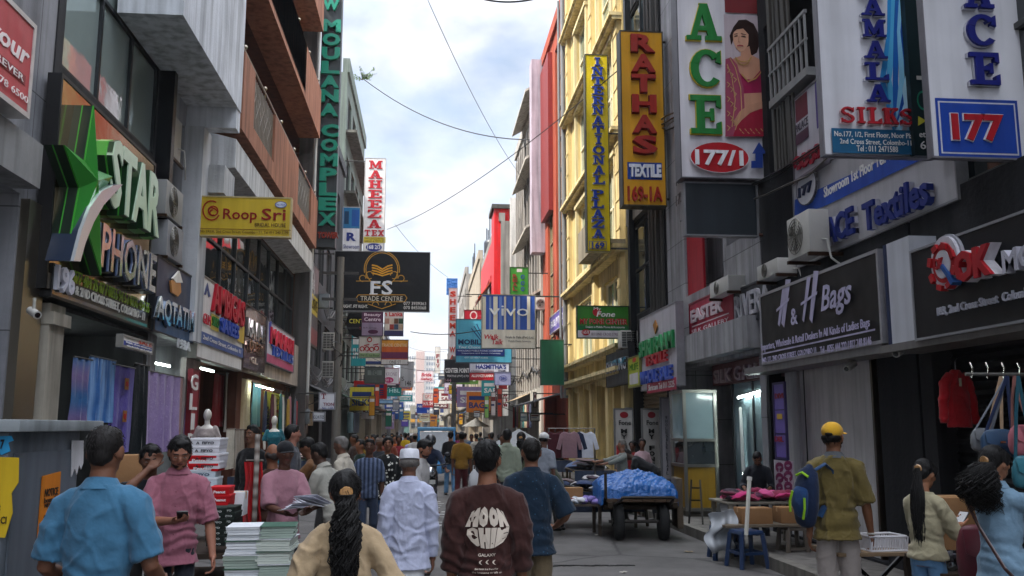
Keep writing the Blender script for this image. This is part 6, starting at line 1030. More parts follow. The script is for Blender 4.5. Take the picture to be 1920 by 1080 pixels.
def cab_text(txt, pl, pt, pr, pb, col, side=1, bold=.02):
    v, f, sz = glyphs(txt, bold)
    if side: a = onX(pl, pb, -2.016); b = onX(pl, pt, -2.016); c = onX(pr, pt, -2.016); q = [(.643+.002*w_, a.y+u*(c.y-a.y)-5.2, a.z+t*(b.z-a.z)) for u, t, w_ in v]
    else: a = onY(pl, pb, 4.697); b = onY(pr, pt, 4.697); q = [(a.x+u*(b.x-a.x)+2.65, -.51-.002*w_, a.z+t*(b.z-a.z)) for u, t, w_ in v]
    m = MB(); m.add(q, f); m.build('lettering', M(col, 'paint'), cbx)
cab_text('7', 1, 824, 10, 842, '#16181c', 0, .04); cab_text('NOTICE', 80, 917, 106, 932, '#2a2018'); cab_text('board', 79, 934, 100, 944, '#2a2018'); cab_text('NEW', 80, 945, 94, 952, '#2a2018'); cab_text('call', 78, 962, 96, 974, '#2a2018'); cab_text('8', -8, 945, 3, 960, '#2a2018', 0); cab_text('CI', 2, 968, 14, 982, '#2a2018', 0)
carton('brown carton on the pavement beyond the light blue polo', -2.35, 7.6, 1.25, .3, .3, .28, .1)
# -- books and tables at the left
tb = T('market_table', 'worn wooden stall table with a red crate front below the pink shirt', 'table', (-1.50, 5.55, 0), R(14))
MB().box(-.42, -.3, .74, .42, .3, .78).build('table_top', M('#6d5a48', 'wood'), tb, bevel=.004); MB().box(-.42, -.34, .70, .42, -.302, .80).build('rail', M('#7c6f62', 'wood'), tb); MB().box(-.4, -.29, .2, .4, .29, .69).build('crate', M('#8a1f22', 'plastic'), tb)
for sx in (-.38, .38):
    for sy in (-.26, .26): MB().box(sx-.025, sy-.025, 0, sx+.025, sy+.025, .738).build('leg', M('#6d5a48', 'wood'), tb)
for i, c in enumerate(['#b3a27c', '#c9a83a', '#3a2c24', '#bdb5a0']):
    o = T('book', f'{["buff", "yellow edged", "dark covered", "cream paged"][i]} exercise book on the wooden stall table, {ORD[3-i]}', 'book', (-1.44+.01*i, 5.5, .78+.022*i), R(10+8*i)); MB().box(-.13, -.09, 0, .13, .09, .02).build('cover', M(c, 'board'), o, bevel=.003)
def bundle(label, x, y, z, w_, d, h, col, edge, rz=0):
    o = T('paper_bundle', label, 'paper bundle', (x, y, z), rz, 'bundled paper and book stacks'); m = MB(); n = 5; rr_ = random.Random(int(x*1000+z*777))
    for i in range(n):
        e = rr_.uniform(-.008, .008); m.box(-w_/2+e, -d/2+rr_.uniform(-.006, .006), h*i/n+.0012, w_/2+e, d/2+rr_.uniform(-.006, .006), h*(i+.93)/n)
    m.build('pages', M(col, 'board'), o); MB().box(-w_/2-.005, -d/2-.008, h*.93+.002, w_/2+.005, d/2+.008, h).build('cover', M(edge, 'board'), o)
    return o
stand = T('book_stand', 'low dark trestle carrying the paper bundles', 'stand', (-1.02, 5.75, 0)); MB().box(-.55, -.25, .36, .55, .28, .42).build('table_top', M('#3b332c', 'wood'), stand)
for sx in (-.5, .5): MB().box(sx-.03, -.22, 0, sx+.03, .24, .358).build('leg', M('#3b332c', 'wood'), stand)
for j, (px, tp, c, e, n, nm) in enumerate([(462, 983, '#c5c8cc', '#3d5a4a', 9, 'left'), (522, 982, '#b6bdb4', '#39584a', 10, 'right'), (455, 1034, '#cfd2da', '#c6c8d2', 4, 'front')]):
    Y = 5.85 if j < 2 else 5.5; x, zt = spot(px, tp, Y)
    h = (zt-.42)/n if j < 2 else .055
    z = .42 if j < 2 else .42
    for k in range(n):
        lb = f'{["white paper", "green covered book", "loose white sheet"][j]} bundle in the {nm} stack before the pink tee, {ORD[n-1-k]}'
        if j < 2: bundle(lb, x+rnd.uniform(-.01, .01), Y, z+k*h, .2, .26, h-.002, c if (k % 3) else '#8e9c92', e if k % 2 else '#c9cbd0', rnd.uniform(-.08, .08))
        elif j == 2: bundle(lb, x+rnd.uniform(-.01, .01), Y, z+k*h, .2, .22, h-.002, c, '#d9dbe2', rnd.uniform(-.1, .1))
# shoe boxes
def stack(lbl, px, tp, Y, n, w_, h, d, col, band, txt, tcol, z0=None, rz=0):
    x, zt = spot(px, tp, Y)
    for k in range(n):
        z = zt-(k+1)*h; carton(f'{lbl}, {ORD[k]}', x+rnd.uniform(-.012, .012), Y, z, w_, d, h-.003, rz+rnd.uniform(-.05, .05), col, 'shoe_box', 'shoe box', band, txt, tcol, 'shoe boxes stacked by the mannequin', .003)
stack('white shoe box in the tall stack under the mannequin', 393, 821, 8.6, 4, .26, .068, .3, '#c9c9cf', '#d3d3d8', 'A  FIFYO', '#2a2a30'); stack('red shoe box in the tall stack under the mannequin', 388, 853, 8.6, 2, .26, .07, .3, '#b0141c', '#b81a22', 'Peanut', '#e0d8d8')
stack('pale blue shoe box in the tall stack under the mannequin', 386, 879, 8.6, 3, .24, .07, .3, '#b9c6cf', '#c9d0d6', 'FIFYO', '#2a3a5a'); stack('dull red shoe box at the foot of the tall stack', 384, 921, 8.6, 4, .24, .07, .3, '#b8b0b0', '#a02028', 'Peanut', '#8a2020')
stack('bright red shoe box by the pink shirt', 419, 911, 8.1, 3, .16, .066, .25, '#b3121a', '#bb1a22', 'Peanut', '#e6dcdc')
stack('white lettered black shoe box, left column', 412, 950, 7.7, 7, .14, .042, .25, '#1b211e', '#202825', 'FIFYO', '#c6cac6'); stack('white lettered black shoe box, right column', 436, 948, 7.75, 7, .1, .043, .25, '#1b211e', '#232b26', 'ZYO', '#c6cac6')
o = T('market_table', 'dark stall table loaded with shoe boxes', 'table', (-1.78, 8.25, 0)); MB().box(-.42, -.7, .72, .42, .55, .76).build('table_top', M('#3d332b', 'wood'), o)
for sx in (-.38, .38):
    for sy in (-.62, .48): MB().box(sx-.03, sy-.03, 0, sx+.03, sy+.03, .718).build('leg', M('#33302c', 'wood'), o)
MB().box(-.36, -.55, .05, .36, .45, .5).build('crate', M('#5a4434', 'board'), o)
carton('white carton on the stall table beside the red shoe boxes', *spot(443, 948, 8.3)[:1], 8.3, .99, .16, .2, .2, 0, '#c9c9cc')
def mannequin(label, px, top, Y, col, kind, face=180):
    x, z = spot(px, top, Y); o = T('mannequin', label, 'mannequin', (x, Y, z-1.72), R(face)); m = MB()
    m.ell((0, .005, 1.61), .07, .088, .105, 16, 12); m.tube([(0, -.01, 1.4), (0, 0, 1.54)], [.05, .045], 12)
    m.tube([(0,0,.9), (0,0,1.05), (0,.01,1.25), (0,-.005,1.37), (0,-.01,1.43)], [(.145,.1), (.105,.08), (.145,.11), (.15,.085), (.06,.05)], 20)
    for s in (-1, 1): m.tube([(s*.15, -.01, 1.37), (s*.2, 0, 1.2), (s*.2, .04, 1.0)], [.042, .036, .028], 10, round_=True)
    soft('body', m, M('#c8c2b8', 'plastic'), o, .012, 3); m = MB(); m.tube([(0,0,.45), (0,0,.9), (0,0,1.05), (0,.012,1.25), (0,-.002,1.36)], [(.24,.2), (.165,.12), (.12,.095), (.16,.125), (.15,.095)], 24)
    for s in (-1, 1): m.tube([(s*.14, -.01, 1.36), (s*.2, 0, 1.2)], [.06, .055], 10, round_=True)
    soft('dress', m, M(col, kind, tag='spots|#d9d6d2|60|.12'), o, .014, 2, ('cloth', .006)); MB().tube([(0, 0, 0), (0, 0, .46)], .02, 8).build('stand', M('#777777', 'metal'), o); return o
mannequin('white mannequin in a silver beaded top above the shoe boxes', 390, 766, 16.6, '#9a8f8a', 'cloth'); mannequin('white mannequin in a teal dress by the yellow banner', 515, 779, 20.5, '#1f5f6c', 'cloth', 200)
# -- hanging cloth of the left shops
XC = -4.5
cl = [('curtain', 'lilac and blue banded curtain length hung in the left shop', 138, 670, 170, 790, '#6a5a86', 3, .03, 'stripe|#2a5a8c|.55|Z'), ('curtain', 'blue striped curtain length hung in the left shop', 168, 668, 214, 792, '#2f5f9c', 6, .03, 'stripe|#6f93c0|2.6|X'), ('curtain', 'plain violet curtain length with two small square emblems', 212, 684, 249, 850, '#4b3c96', 2, .02, ''), ('curtain', 'very dark green cloth gathered between the violet and sequined cloths', 252, 682, 276, 850, '#10161a', 3, .05, ''), ('sari', 'sequined lilac sari draped from the shop doorway', 277, 696, 344, 850, '#8d78a6', 5, .06, 'spots|#cfc3dc|34|.14'), ('sari', 'narrow peach sequined cloth beside the lilac sari', 336, 708, 350, 860, '#a8807c', 2, .03, 'spots|#e0cfc8|40|.16')]
for nm, lb, a, b, c, d, col, fo, am, tg in cl:
    o = cloth(nm, lb, 'curtain' if nm == 'curtain' else 'sari', ('X', XC), a, b, c, d, col, fo, am, tg)
    if 'emblems' in lb:
        for z in (.32, .66): MB().box(-.09, -.05, .0+z*1.4, .09, -.045, .17+z*1.4).build('emblem', M('#8a5a2c', 'paint'), o); MB().box(-.05, -.056, .05+z*1.4, .05, -.051, .12+z*1.4).build('emblem_centre', M('#a01f1f', 'paint'), o)
g2 = [('red', 404, 700, 420, 800, '#7a0f1c', -4.9), ('silver beaded', 424, 700, 440, 810, '#8f8a88', -4.8), ('orange floral', 441, 702, 455, 806, '#9a5434', -4.85), ('cream beaded', 454, 704, 470, 805, '#b8a888', -4.8), ('teal', 474, 716, 494, 800, '#2c5a66', -4.9), ('ivory draped', 425, 805, 440, 880, '#b9b2a4', -4.2), ('grey brown draped', 441, 806, 456, 880, '#8a7f72', -4.2), ('black hanging', 533, 724, 548, 800, '#141416', -4.6), ('rose pink hanging', 566, 734, 577, 800, '#9c5f6c', -4.55), ('cream hanging', 579, 733, 587, 798, '#b5a88e', -4.55), ('maroon hanging', 554, 738, 565, 800, '#5a1a24', -4.55), ('blue green hanging', 652, 772, 662, 812, '#22545c', -4.4), ('slate blue hanging', 664, 772, 674, 812, '#3c4f66', -4.4)]
for nm, a, b, c, d, col, X in g2: cloth('garment', f'{nm} garment length at the left clothes shops', 'garment', ('X', X), a, b, c, d, col, 3, .04, 'spots|#c9b9a0|30|.1' if 'bead' in nm or 'floral' in nm else '')
cloth('red_cloth', 'long bright red cloth hanging from the striped pole by the stall', 'cloth', ('Y', 8.9), 461, 866, 491, 980, '#b0121a', 3, .04)
o = T('striped_pole', 'pale stall pole with peeling tape beside the red cloth', 'pole', (*onY(484, 800, 8.85)[:2], 0)); MB().tube([(0, 0, 0), (0, 0, 1.68)], .025, 10).build('shaft', M('#a8a29a', 'paint', tag='stripe|#6a5f58|3|Z'), o, smooth=True); MB().lathe([(.07, 0), (.07, .04), (.03, .06)], n=12).build('base', M('#444444', 'metal'), o)
s = Sign('red_vertical_sign', 'narrow red vertical sign with white letters in the left doorway', 'sign', ('X', -4.35), 356, 690, 370, 890, '#8a1228', t=.08, frame='#6a1020'); s.vtext('GLIRD', 358, 700, 367, 880, WH, bold=.02, d=.01)
s = Sign('lime_banner', 'lime yellow upright banner with black and red letters in the left shops', 'banner', ('X', -4.4), 497, 733, 532, 815, '#b5b81e', t=.05, frame=None); s.oval(507, 738, 526, 760, '#2c2c20', ring=.12); s.text('MAY', 510, 746, 523, 753, '#2c2c20', bold=.02); s.text('M', 510, 764, 527, 777, '#a8161c', bold=.05); s.text('A', 512, 779, 526, 792, '#a8161c', bold=.05); s.vtext('LEHENGA', 499, 762, 506, 812, '#2c2c20', bold=.02)
s = Sign('white_wall_panel', 'plain white end wall panel between the sari shop and the next doorway', 'panel', ('X', -4.46), 345, 668, 372, 860, '#b3aaa6', t=.1, frame=None, kind='wall')
# lit tube lamps in the shops
def tube_lamp(label, a, b):
    a, b = Vector(a), Vector(b); o = T('tube_light', label, 'lamp', (a+b)/2); h = (b-a)/2; MB().tube([-h, h], .016, 8).build('tube', M('#e6f6f0', 'emit', 22.0), o); MB().beam(-h+Vector((0, 0, .035)), h+Vector((0, 0, .035)), .05, .03).build('fitting', M('#c9c9c9', 'paint'), o)
    for s_ in (-1, 1): MB().beam(h*s_+Vector((0, 0, -.02)), h*s_*1.01+Vector((0, 0, .045)), .03).build('end_cap', M('#bbbbbb', 'plastic'), o)
    return o
tube_lamp('lit tube light over the sequined lilac sari', onX(238, 669, -4.9), onX(318, 687, -4.9)); tube_lamp('lit tube light over the shoe stall doorway', onX(366, 688, -4.7), onX(400, 697, -4.7)); tube_lamp('lit tube light above the beaded saris', onX(430, 700, -5.6), onX(465, 708, -5.6)); tube_lamp('lit tube light beside the lime banner', onX(478, 722, -4.6), onX(512, 731, -4.6))
tube_lamp('lit tube light deep inside the blue curtain shop', (-5.9, 12.0, 3.0), (-5.9, 14.4, 3.0)); tube_lamp('lit tube light inside the shop past the lime banner', (-5.6, 24, 2.8), (-5.6, 27, 2.8)); tube_lamp('lit tube light inside the last shop under the balconies', (-5.6, 29, 2.7), (-5.6, 32, 2.7))
# -- air conditioners
def aircon(label, plane, pl, pt, pr, pb, dep=.32, face='fan', col='#b9b7b2'):
    f = onX if plane[0] == 'X' else onY; a = f(pl, pb, plane[1]); b = f(pl, pt, plane[1]); c = f(pr, (pt+pb)/2, plane[1]); u = abs(c.y-a.y) if plane[0] == 'X' else c.x-a.x; h = b.z-a.z
    rz = 0 if plane[0] == 'Y' else (R(90) if plane[1] < 0 else R(-90)); ctr = ((plane[1]), (a.y+c.y)/2, a.z) if plane[0] == 'X' else ((a.x+c.x)/2, plane[1], a.z)
    o = T('air_conditioner', label, 'air conditioner', ctr, rz); MB().box(-u/2, 0, 0, u/2, dep, h).build('casing', M(col, 'plastic', .5), o, bevel=.015)
    r = min(u*.42, h*.42); cx = -u*.1 if u > h else 0; m = MB()
    if face == 'fan':
        for k in range(5): q = r*(.25+.19*k); m.tube([(cx+q*math.cos(t*.2618), -.012, h/2+q*math.sin(t*.2618)) for t in range(25)], .006, 5, cap=False)
        for k in range(8): a_ = k*math.pi/4; m.beam((cx, -.012, h/2), (cx+r*math.cos(a_), -.012, h/2+r*math.sin(a_)), .008)
        m.build('fan_grille', M('#77756f', 'metal'), o); m = MB()
        for k in range(3): a_ = k*2.094; m.add([(cx, -.004, h/2), (cx+r*.85*math.cos(a_), -.004, h/2+r*.85*math.sin(a_)), (cx+r*.85*math.cos(a_+.8), .0-.006, h/2+r*.85*math.sin(a_+.8))], [(0,1,2), (2,1,0)])
        m.build('fan', M('#4a4a48', 'plastic'), o)
    else:
        for k in range(9):
            for j in range(3): m.box(-u*.42+j*u*.28, -.012, h*(.08+.095*k), -u*.42+j*u*.28+u*.24, .004, h*(.08+.095*k)+h*.055)
        m.build('louvre', M('#2d2f30', 'metal'), o)
    for e_ in (-u/2, u/2-.04): MB().box(e_, -.02, -.05, e_+.04, dep+.25, -.003).build('bracket', M('#4d3a30', 'metal'), o)
    MB().tube([(u/2-.02, dep*.6, h*.3), (u/2+.1, dep*.7, h*.25), (u/2+.12, dep*.8, -.1), (u/2+.05, dep+.2, -.25)], .014, 6).build('hose', M('#c2c0ba', 'plastic'), o); return o
aircon('louvred air conditioner high on the white column building', ('Y', 15.9), 287, 214, 326, 290, .5, 'louvre'); aircon('upper fan unit beside the star sign', ('X', -4.28), 310, 332, 344, 400, .3, 'fan', '#8d8d8c'); aircon('lower fan unit beside the star sign', ('X', -4.28), 312, 408, 344, 478, .3, 'fan', '#85868a')
aircon('large fan unit on top of the bag shop sign', ('X', 4.95), 1478, 412, 1518, 490, .28); aircon('fan unit on the ledge behind the bag shop sign', ('X', 5.1), 1420, 500, 1458, 528, .4); aircon('fan unit above the crimson gallery sign', ('X', 5.1), 1331, 532, 1366, 560, .4); aircon('pale louvred unit beside the green phone sign', ('Y', 22.6), 1164, 619, 1196, 652, .35, 'louvre')
aircon('louvred unit on the weathered left wall under the junction box', ('Y', 36.5), 604, 623, 628, 655, .5, 'louvre'); aircon('lowest louvred unit on the weathered left wall', ('Y', 36.8), 603, 677, 627, 707, .5, 'louvre'); aircon('small fan unit on the sunshade building', ('Y', 40), 1004, 556, 1022, 580, .4)
o = T('junction_box', 'grey junction box on the left wall beside the black banner sign', 'box', onY(608, 565, 35.8)); MB().box(-.2, -.15, -.28, .2, .15, .28).build('casing', M('#7f858a', 'metal'), o, bevel=.01); MB().box(-.17, -.156, -.24, .17, -.152, .24).build('door', M('#8d9398', 'metal'), o)
# cameras
def cctv(label, p, d=(0, -1, 0)):
    o = T('security_camera', label, 'camera', p); d = Vector(d).normalized(); MB().tube([-d*.09, d*.11], .045, 12).build('housing', M('#b7b5b0', 'plastic'), o, smooth=True); MB().tube([d*.105, d*.116], .03, 12).build('lens', M('#0d0d10', 'glass'), o); MB().tube([(0, 0, .04), (0, 0, .16)], .018, 8).build('mount', M('#99978f', 'plastic'), o)
cctv('white security camera under the address board at the left', onX(63, 586, -4.25), (.6, -.6, -.3)); cctv('white security camera under the white fascia panel', onX(1688, 657, 5.1), (-.6, -.4, -.3)); cctv('dark security camera under the bag shop sign', onX(1595, 686, 5.2), (-.6, -.4, -.3))
# -- overhead cables
def cable(label, a, b, sag, r=.012, n=16, col='#2a2a2c'):
    a, b = Vector(a), Vector(b); pts = [a.lerp(b, i/n)-Vector((0, 0, sag*4*(i/n)*(1-i/n))) for i in range(n+1)]; o = MB().tube(pts, r, 5).build('overhead_cable', M(col, 'plastic')); tag(o, label, 'cable'); return o
cable('thick dark cable sagging from the roof plant to the right facades', onY(684, 150, 50), onY(1000, 262, 44), .9, .03); cable('thin cable rising from the white vertical sign to the mustard sign', onY(726, 430, 47), onY(1242, 60, 19.6), .6, .014); cable('steep thin cable falling across the open sky', onY(800, -5, 26), onY(988, 345, 42), .5, .011)
cable('faint cable from the black banner sign to the right', onY(740, 420, 60), onY(840, 520, 62), .3, .012); cable('bundled cable over the far signs', onY(770, 622, 40), onY(905, 618, 36), .15, .02); cable('cable at the very top of the picture', onY(890, -6, 18), onY(1010, -4, 17), .1, .02)
for k, (a, b, c, d, y) in enumerate([(700, 655, 900, 668, 55), (690, 668, 870, 690, 48), (760, 648, 860, 652, 70), (720, 712, 850, 700, 62)]): cable(f'{["upper", "long", "faint", "low"][k]} thin cable crossing between the far signs', onY(a, b, y), onY(c, d, y-3), .4, .012)
def wire_bundle(label, X, ya, yb, z, n, sg):
    o = T('wire_bundle', label, 'wires', (X, (ya+yb)/2, z))
    for i in range(n):
        dz = rnd.uniform(-.15, .15); dx = rnd.uniform(-.08, .08); L_ = yb-ya; k = max(1, int(L_/4)); pts = []
        for j in range(k*6+1): f = j/(k*6); pts.append((dx, (f-.5)*L_, dz-sg*rnd.uniform(.8, 1.2)*abs(math.sin(f*k*math.pi))))
        MB().tube(pts, rnd.choice([.010, .016, .022]), 5).build('wire', M(rnd.choice(['#1d1d1f', '#2f2d2c', '#55504a']), 'plastic'), o)
wire_bundle('sagging wire bundle along the right first floors', 5.0, 34, 60, 4.6, 6, .35); wire_bundle('sagging wire bundle along the left wall past the balconies', -4.35, 34, 62, 3.9, 6, .35); wire_bundle('higher wire bundle along the left weathered wall', -4.4, 34, 60, 7.2, 4, .5); wire_bundle('wires strung over the dark glazed building', 5.3, 15.4, 24, 8.6, 5, .3); wire_bundle('wires looping above the textile fascia', 5.2, 9.6, 14.2, 5.55, 4, .2)
# -- poles
def pole(label, px, py, Y, h, r=.1):
    x, _ = spot(px, py, Y); o = T('utility_pole', label, 'pole', (x, Y, 0)); MB().tube([(0, 0, 0), (0, 0, h)], [r*1.3, r], 12).build('shaft', M('#6e6b66', 'wall'), o, smooth=True)
    for z in (h*.8, h*.92): MB().box(-.6, -.05, z, .6, .05, z+.09).build('cross_arm', M('#4b4845', 'metal'), o)
    m = MB()
    for k in range(6): m.tube([(rnd.uniform(-.15, .15), -.1, h*.5+k*.2), (rnd.uniform(-.3, .3), -.15, h*.5+k*.2+.3), (rnd.uniform(-.15, .15), -.1, h*.5+k*.2+.15)], .02, 5)
    m.build('wire_coil', M('#222222', 'plastic'), o); return o
pole('concrete utility pole on the left kerb by the hanging signs', 633, 700, 31, 7.5, .12); pole('utility pole wrapped in cables far along the right side', 851, 760, 62, 6.5, .14)
# -- plant on the roof corner
o = T('roof_plant', 'small green plant sprouting from the weathered roof ledge', 'plant', onY(679, 150, 61.0)); m = MB(); st_ = MB()
for k in range(16):
    a = rnd.uniform(0, 6.28); l = rnd.uniform(.4, 1.3); e = Vector((l*math.cos(a), -.4*abs(math.sin(a))*l, rnd.uniform(-.1, .9)*l)); st_.tube([(0, 0, 0), e*.5+Vector((0, 0, .08)), e], [.02, .012, .006], 4)
    for j in range(14):
        c = e*rnd.uniform(.35, 1.05)+Vector((rnd.uniform(-.1, .1), rnd.uniform(-.1, .1), rnd.uniform(-.1, .1))); d = Vector((rnd.gauss(0, 1), rnd.gauss(0, 1), rnd.gauss(0, 1))).normalized(); q = d.orthogonal().normalized()*.05; m.add([c-d*.08, c+q, c+d*.08, c-q], [(0,1,2,3)])
st_.build('stem', M('#4a3d28', 'wood'), o); m.build('leaves', M('#4d6b24', 'leaf'), o)
# -- handcart
x0 = onY(1202, 970, 14.6).x; ct = T('handcart', 'old wooden handcart with two rubber wheels loaded with blue tarpaulin', 'handcart', (x0, 15.0, 0), R(-6))
def wheel(sx):
    w_ = T('wheel', None, None, (sx, -.62, .28)); w_.parent = ct; MB().lathe([(.19, -.075), (.26, -.07), (.285, -.035), (.288, 0), (.285, .035), (.26, .07), (.19, .075)], n=28, axis='x').build('tyre', M('#17181a', 'plastic', .8), w_, smooth=True); MB().lathe([(.05, -.06), (.19, -.05), (.185, .05), (.05, .06)], n=20, axis='x').build('rim', M('#5a544c', 'metal', .6), w_, smooth=True)
    MB().lathe([(.04, -.1), (.04, .1)], n=10, axis='x').build('hub', M('#2d2a28', 'metal'), w_)
wheel(-.34); wheel(.36)
m = MB()
for k in range(6): m.box(-.55+k*.186, -.9, .60, -.55+k*.186+.176, 1.2, .645)
m.build('bed', M('#4a3a2c', 'wood'), ct); m = MB()
for s_ in (-.5, .5): m.box(s_-.035, -1.0, .52, s_+.035, 1.25, .598)
m.box(-.56, -.5, .45, .56, -.42, .518).box(-.56, .3, .45, .56, .38, .518); m.build('chassis', M('#33291f', 'wood'), ct)
MB().tube([(-.5, -.62, .28), (.5, -.62, .28)], .025, 8).build('axle', M('#2d2a28', 'metal'), ct); m = MB()
for s_ in (-.42, .42): m.tube([(s_, -.95, .56), (s_*.9, -1.5, .68), (s_*.9, -1.62, .72)], .022, 8)
m.tube([(-.38, -1.62, .72), (.38, -1.62, .72)], .022, 8); m.build('handle', M('#25211d', 'metal'), ct)
for s_ in (-.3, .3): MB().beam((s_, 1.1, .5), (s_+.05, 1.15, .02), .04).build('prop_leg', M('#2b241d', 'wood'), ct)
MB().box(.56, -.75, .18, .66, -.2, .95).build('side_board', M('#54493d', 'wood'), ct, bevel=.02); MB().box(-.58, -.92, .646, -.54, -.86, 1.05).build('stake', M('#2a2420', 'wood'), ct)
tp = T('tarpaulin', 'crumpled bright blue tarpaulin heaped on the handcart', 'tarpaulin', (x0, 15.2, .648), R(-6))
def tf(u, v):
    x = (u-.5)*1.2; y = (v-.5)*2.0; e = max(0, 1-abs(u-.5)*2)**.22*max(0, 1-abs(v-.5)*2)**.22; n_ = .05*math.sin(x*9+y*5)+.035*math.sin(x*21-y*13)+.025*math.sin(x*37+y*29+2)
    return (x, y, .34*e+n_*(.35+e*.5)*.5+.012*math.sin(x*61+y*17)*math.sin(y*47-x*11)+(.03 if e > .05 else -.12 if abs(u-.5) > .47 else 0))
MB().sheet(tf, 90, 90, .004).build('sheet', M('#0f569c', 'tarp'), tp, smooth=True)
o = T('step_ladder', 'dark folding trestle standing beside the handcart', 'ladder', (*onZ(1305, 1000)[:2], 0), R(-20))
for s_ in (-.12, .12): MB().beam((s_, 0, 0), (s_*.6, .35, .85), .03).build('rail', M('#23211f', 'metal'), o)
for z in (.12, .32, .52, .72): MB().beam((-.12*(1-.45*z), .41*z, z), (.12*(1-.45*z), .41*z, z), .025).build('rung', M('#23211f', 'metal'), o)
# -- stools
def stool(label, x, y, h, w_, col, rz=0, cat='stool', group=None):
    o = T('plastic_stool', label, cat, (x, y, 0), rz, group); m = MB(); m.add([(-w_*.42,-w_*.42,h), (w_*.42,-w_*.42,h), (w_*.42,w_*.42,h), (-w_*.42,w_*.42,h), (-w_*.46,-w_*.46,h-.05), (w_*.46,-w_*.46,h-.05), (w_*.46,w_*.46,h-.05), (-w_*.46,w_*.46,h-.05)], [(0,1,2,3), (7,6,5,4), (0,4,5,1), (1,5,6,2), (2,6,7,3), (3,7,4,0)]); m.build('seat', M(col, 'plastic'), o, bevel=.012)
    for a in (-1, 1):
        for b_ in (-1, 1): MB().beam((a*w_*.4, b_*w_*.4, h-.04), (a*w_*.52, b_*w_*.52, 0), .05).build('leg', M(col, 'plastic'), o)
    for a in (-1, 1): MB().beam((-w_*.46, a*w_*.46, h*.4), (w_*.46, a*w_*.46, h*.4), .012, .035).build('stretcher', M(col, 'plastic'), o); MB().beam((a*w_*.46, -w_*.46, h*.4), (a*w_*.46, w_*.46, h*.4), .012, .035).build('stretcher', M(col, 'plastic'), o)
    return o
a = onZ(1412, 1068); stool('blue plastic stool nearest the camera under the cartons', a.x, a.y+.2, .46, .36, '#1f3354', .2); a = onZ(1378, 1055); stool('blue plastic stool behind its twin under the cartons', a.x, a.y+.35, .46, .36, '#22385c', -.1); a = onZ(1500, 1058); stool('worn grey wooden stool beside the backpack', a.x, a.y+.2, .46, .3, '#5c544c', .1)
a = onZ(1097, 945); stool('green plastic stool in front of the small goods table', a.x, a.y+.2, .42, .34, '#17523c', .15); a = onZ(1072, 940); stool('green plastic stool partly behind the other green one', a.x, a.y+.3, .42, .34, '#174a38', -.2)
a = onZ(1412, 1060); yb_ = a.y+.3; zt = .47
o = T('plank_top', 'rough wooden board laid over the blue stools', 'board', (onY(1432, 970, yb_).x, yb_+.05, .463), R(3)); MB().box(-.62, -.28, 0, .66, .3, .03).build('plank', M('#6f6355', 'wood'), o)
carton('open brown carton on the board at the left', onY(1412, 970, yb_).x, yb_, .495, .42, .3, .2, .03); carton('open brown carton on the board against the backpack', onY(1480, 970, yb_).x, yb_+.05, .495, .3, .3, .2, .0)
o = T('plastic_sheet', 'clear crumpled plastic sheet trailing off the carton board', 'plastic sheet', (onY(1350, 990, yb_).x, yb_-.05, .36))
MB().sheet(lambda u, v: ((u-.5)*.34+.05*math.sin(v*7), .05*math.sin(u*9+v*4)+.04*math.sin(v*13), .26-.5*v+.06*u), 20, 20, .003).build('sheet', M('#a9adb2', 'plastic', .2), o, smooth=True)
def pile(label, x, y, z, w_, d, h, cols, n=9, name='clothes_pile', cat='clothes', seed=0):
    o = T(name, label, cat, (x, y, z)); r = random.Random(seed+int(abs(x*100)))
    for k in range(n):
        cx, cy = r.uniform(-.5, .5)*w_*.75, r.uniform(-.5, .5)*d*.75; zz = h*r.random()*max(0, 1-abs(cx)/w_*1.6); q = Euler((r.uniform(-.3, .3), r.uniform(-.3, .3), r.uniform(0, 3))).to_matrix(); m = MB(); m.ell((cx, cy, zz+.03), w_*r.uniform(.18, .3), d*r.uniform(.16, .3), r.uniform(.025, .05), 14, 8, q)
        sd = r.random()*9; m.v = [(a, b, max(.0, c+.014*math.sin(a*40+sd)*math.sin(b*33+sd))) for a, b, c in m.v]; m.build('folded_garment', M(r.choice(cols), 'cloth'), o, smooth=True)
    return o
def table(label, x, y, w_, d, h, col='#5f5348', cov=None, rz=0, cross=False):
    o = T('market_table', label, 'table', (x, y, 0), rz); MB().box(-w_/2, -d/2, h-.03, w_/2, d/2, h).build('table_top', M(col, 'wood'), o, bevel=.003)
    if cross:
        for s_ in (-1, 1): MB().beam((s_*w_*.42, -d*.4, h-.03), (-s_*w_*.38, -d*.4, 0), .03).build('leg', M('#1b1b1d', 'metal'), o); MB().beam((s_*w_*.42, d*.4, h-.03), (-s_*w_*.38, d*.4, 0), .03).build('leg', M('#1b1b1d', 'metal'), o)
    else:
        for a in (-1, 1):
            for b_ in (-1, 1): MB().box(a*w_*.45-.025, b_*d*.45-.025, 0, a*w_*.45+.025, b_*d*.45+.025, h-.032).build('leg', M(col, 'wood'), o)
    if cov: MB().sheet(lambda u, v: ((u-.5)*(w_+.04), -d/2-.02+.015*math.sin(u*30), h+.004-v*.35), 30, 4, .003).build('cover', M(cov, 'cloth'), o, smooth=True)
    return o
PK = ['#a01f5a', '#7a1a3c', '#b8306c', '#4a1f3a', '#8a2a4a', '#c04a80', '#2a1a2a', '#5a1830']
x1 = onY(1420, 930, 12.6).x; table('stall table piled with pink cloth by the lit glass shop', x1, 12.6, 1.15, .8, .74, '#7d776c')
for k in range(3): pile(f'{["magenta", "deep pink", "dark maroon"][k]} heap of folded cloth on the pink cloth stall', x1-.36+k*.36, 12.5+.1*(k % 2), .742, .5, .6, .09, PK if k < 2 else PK[1:], 11, seed=k)
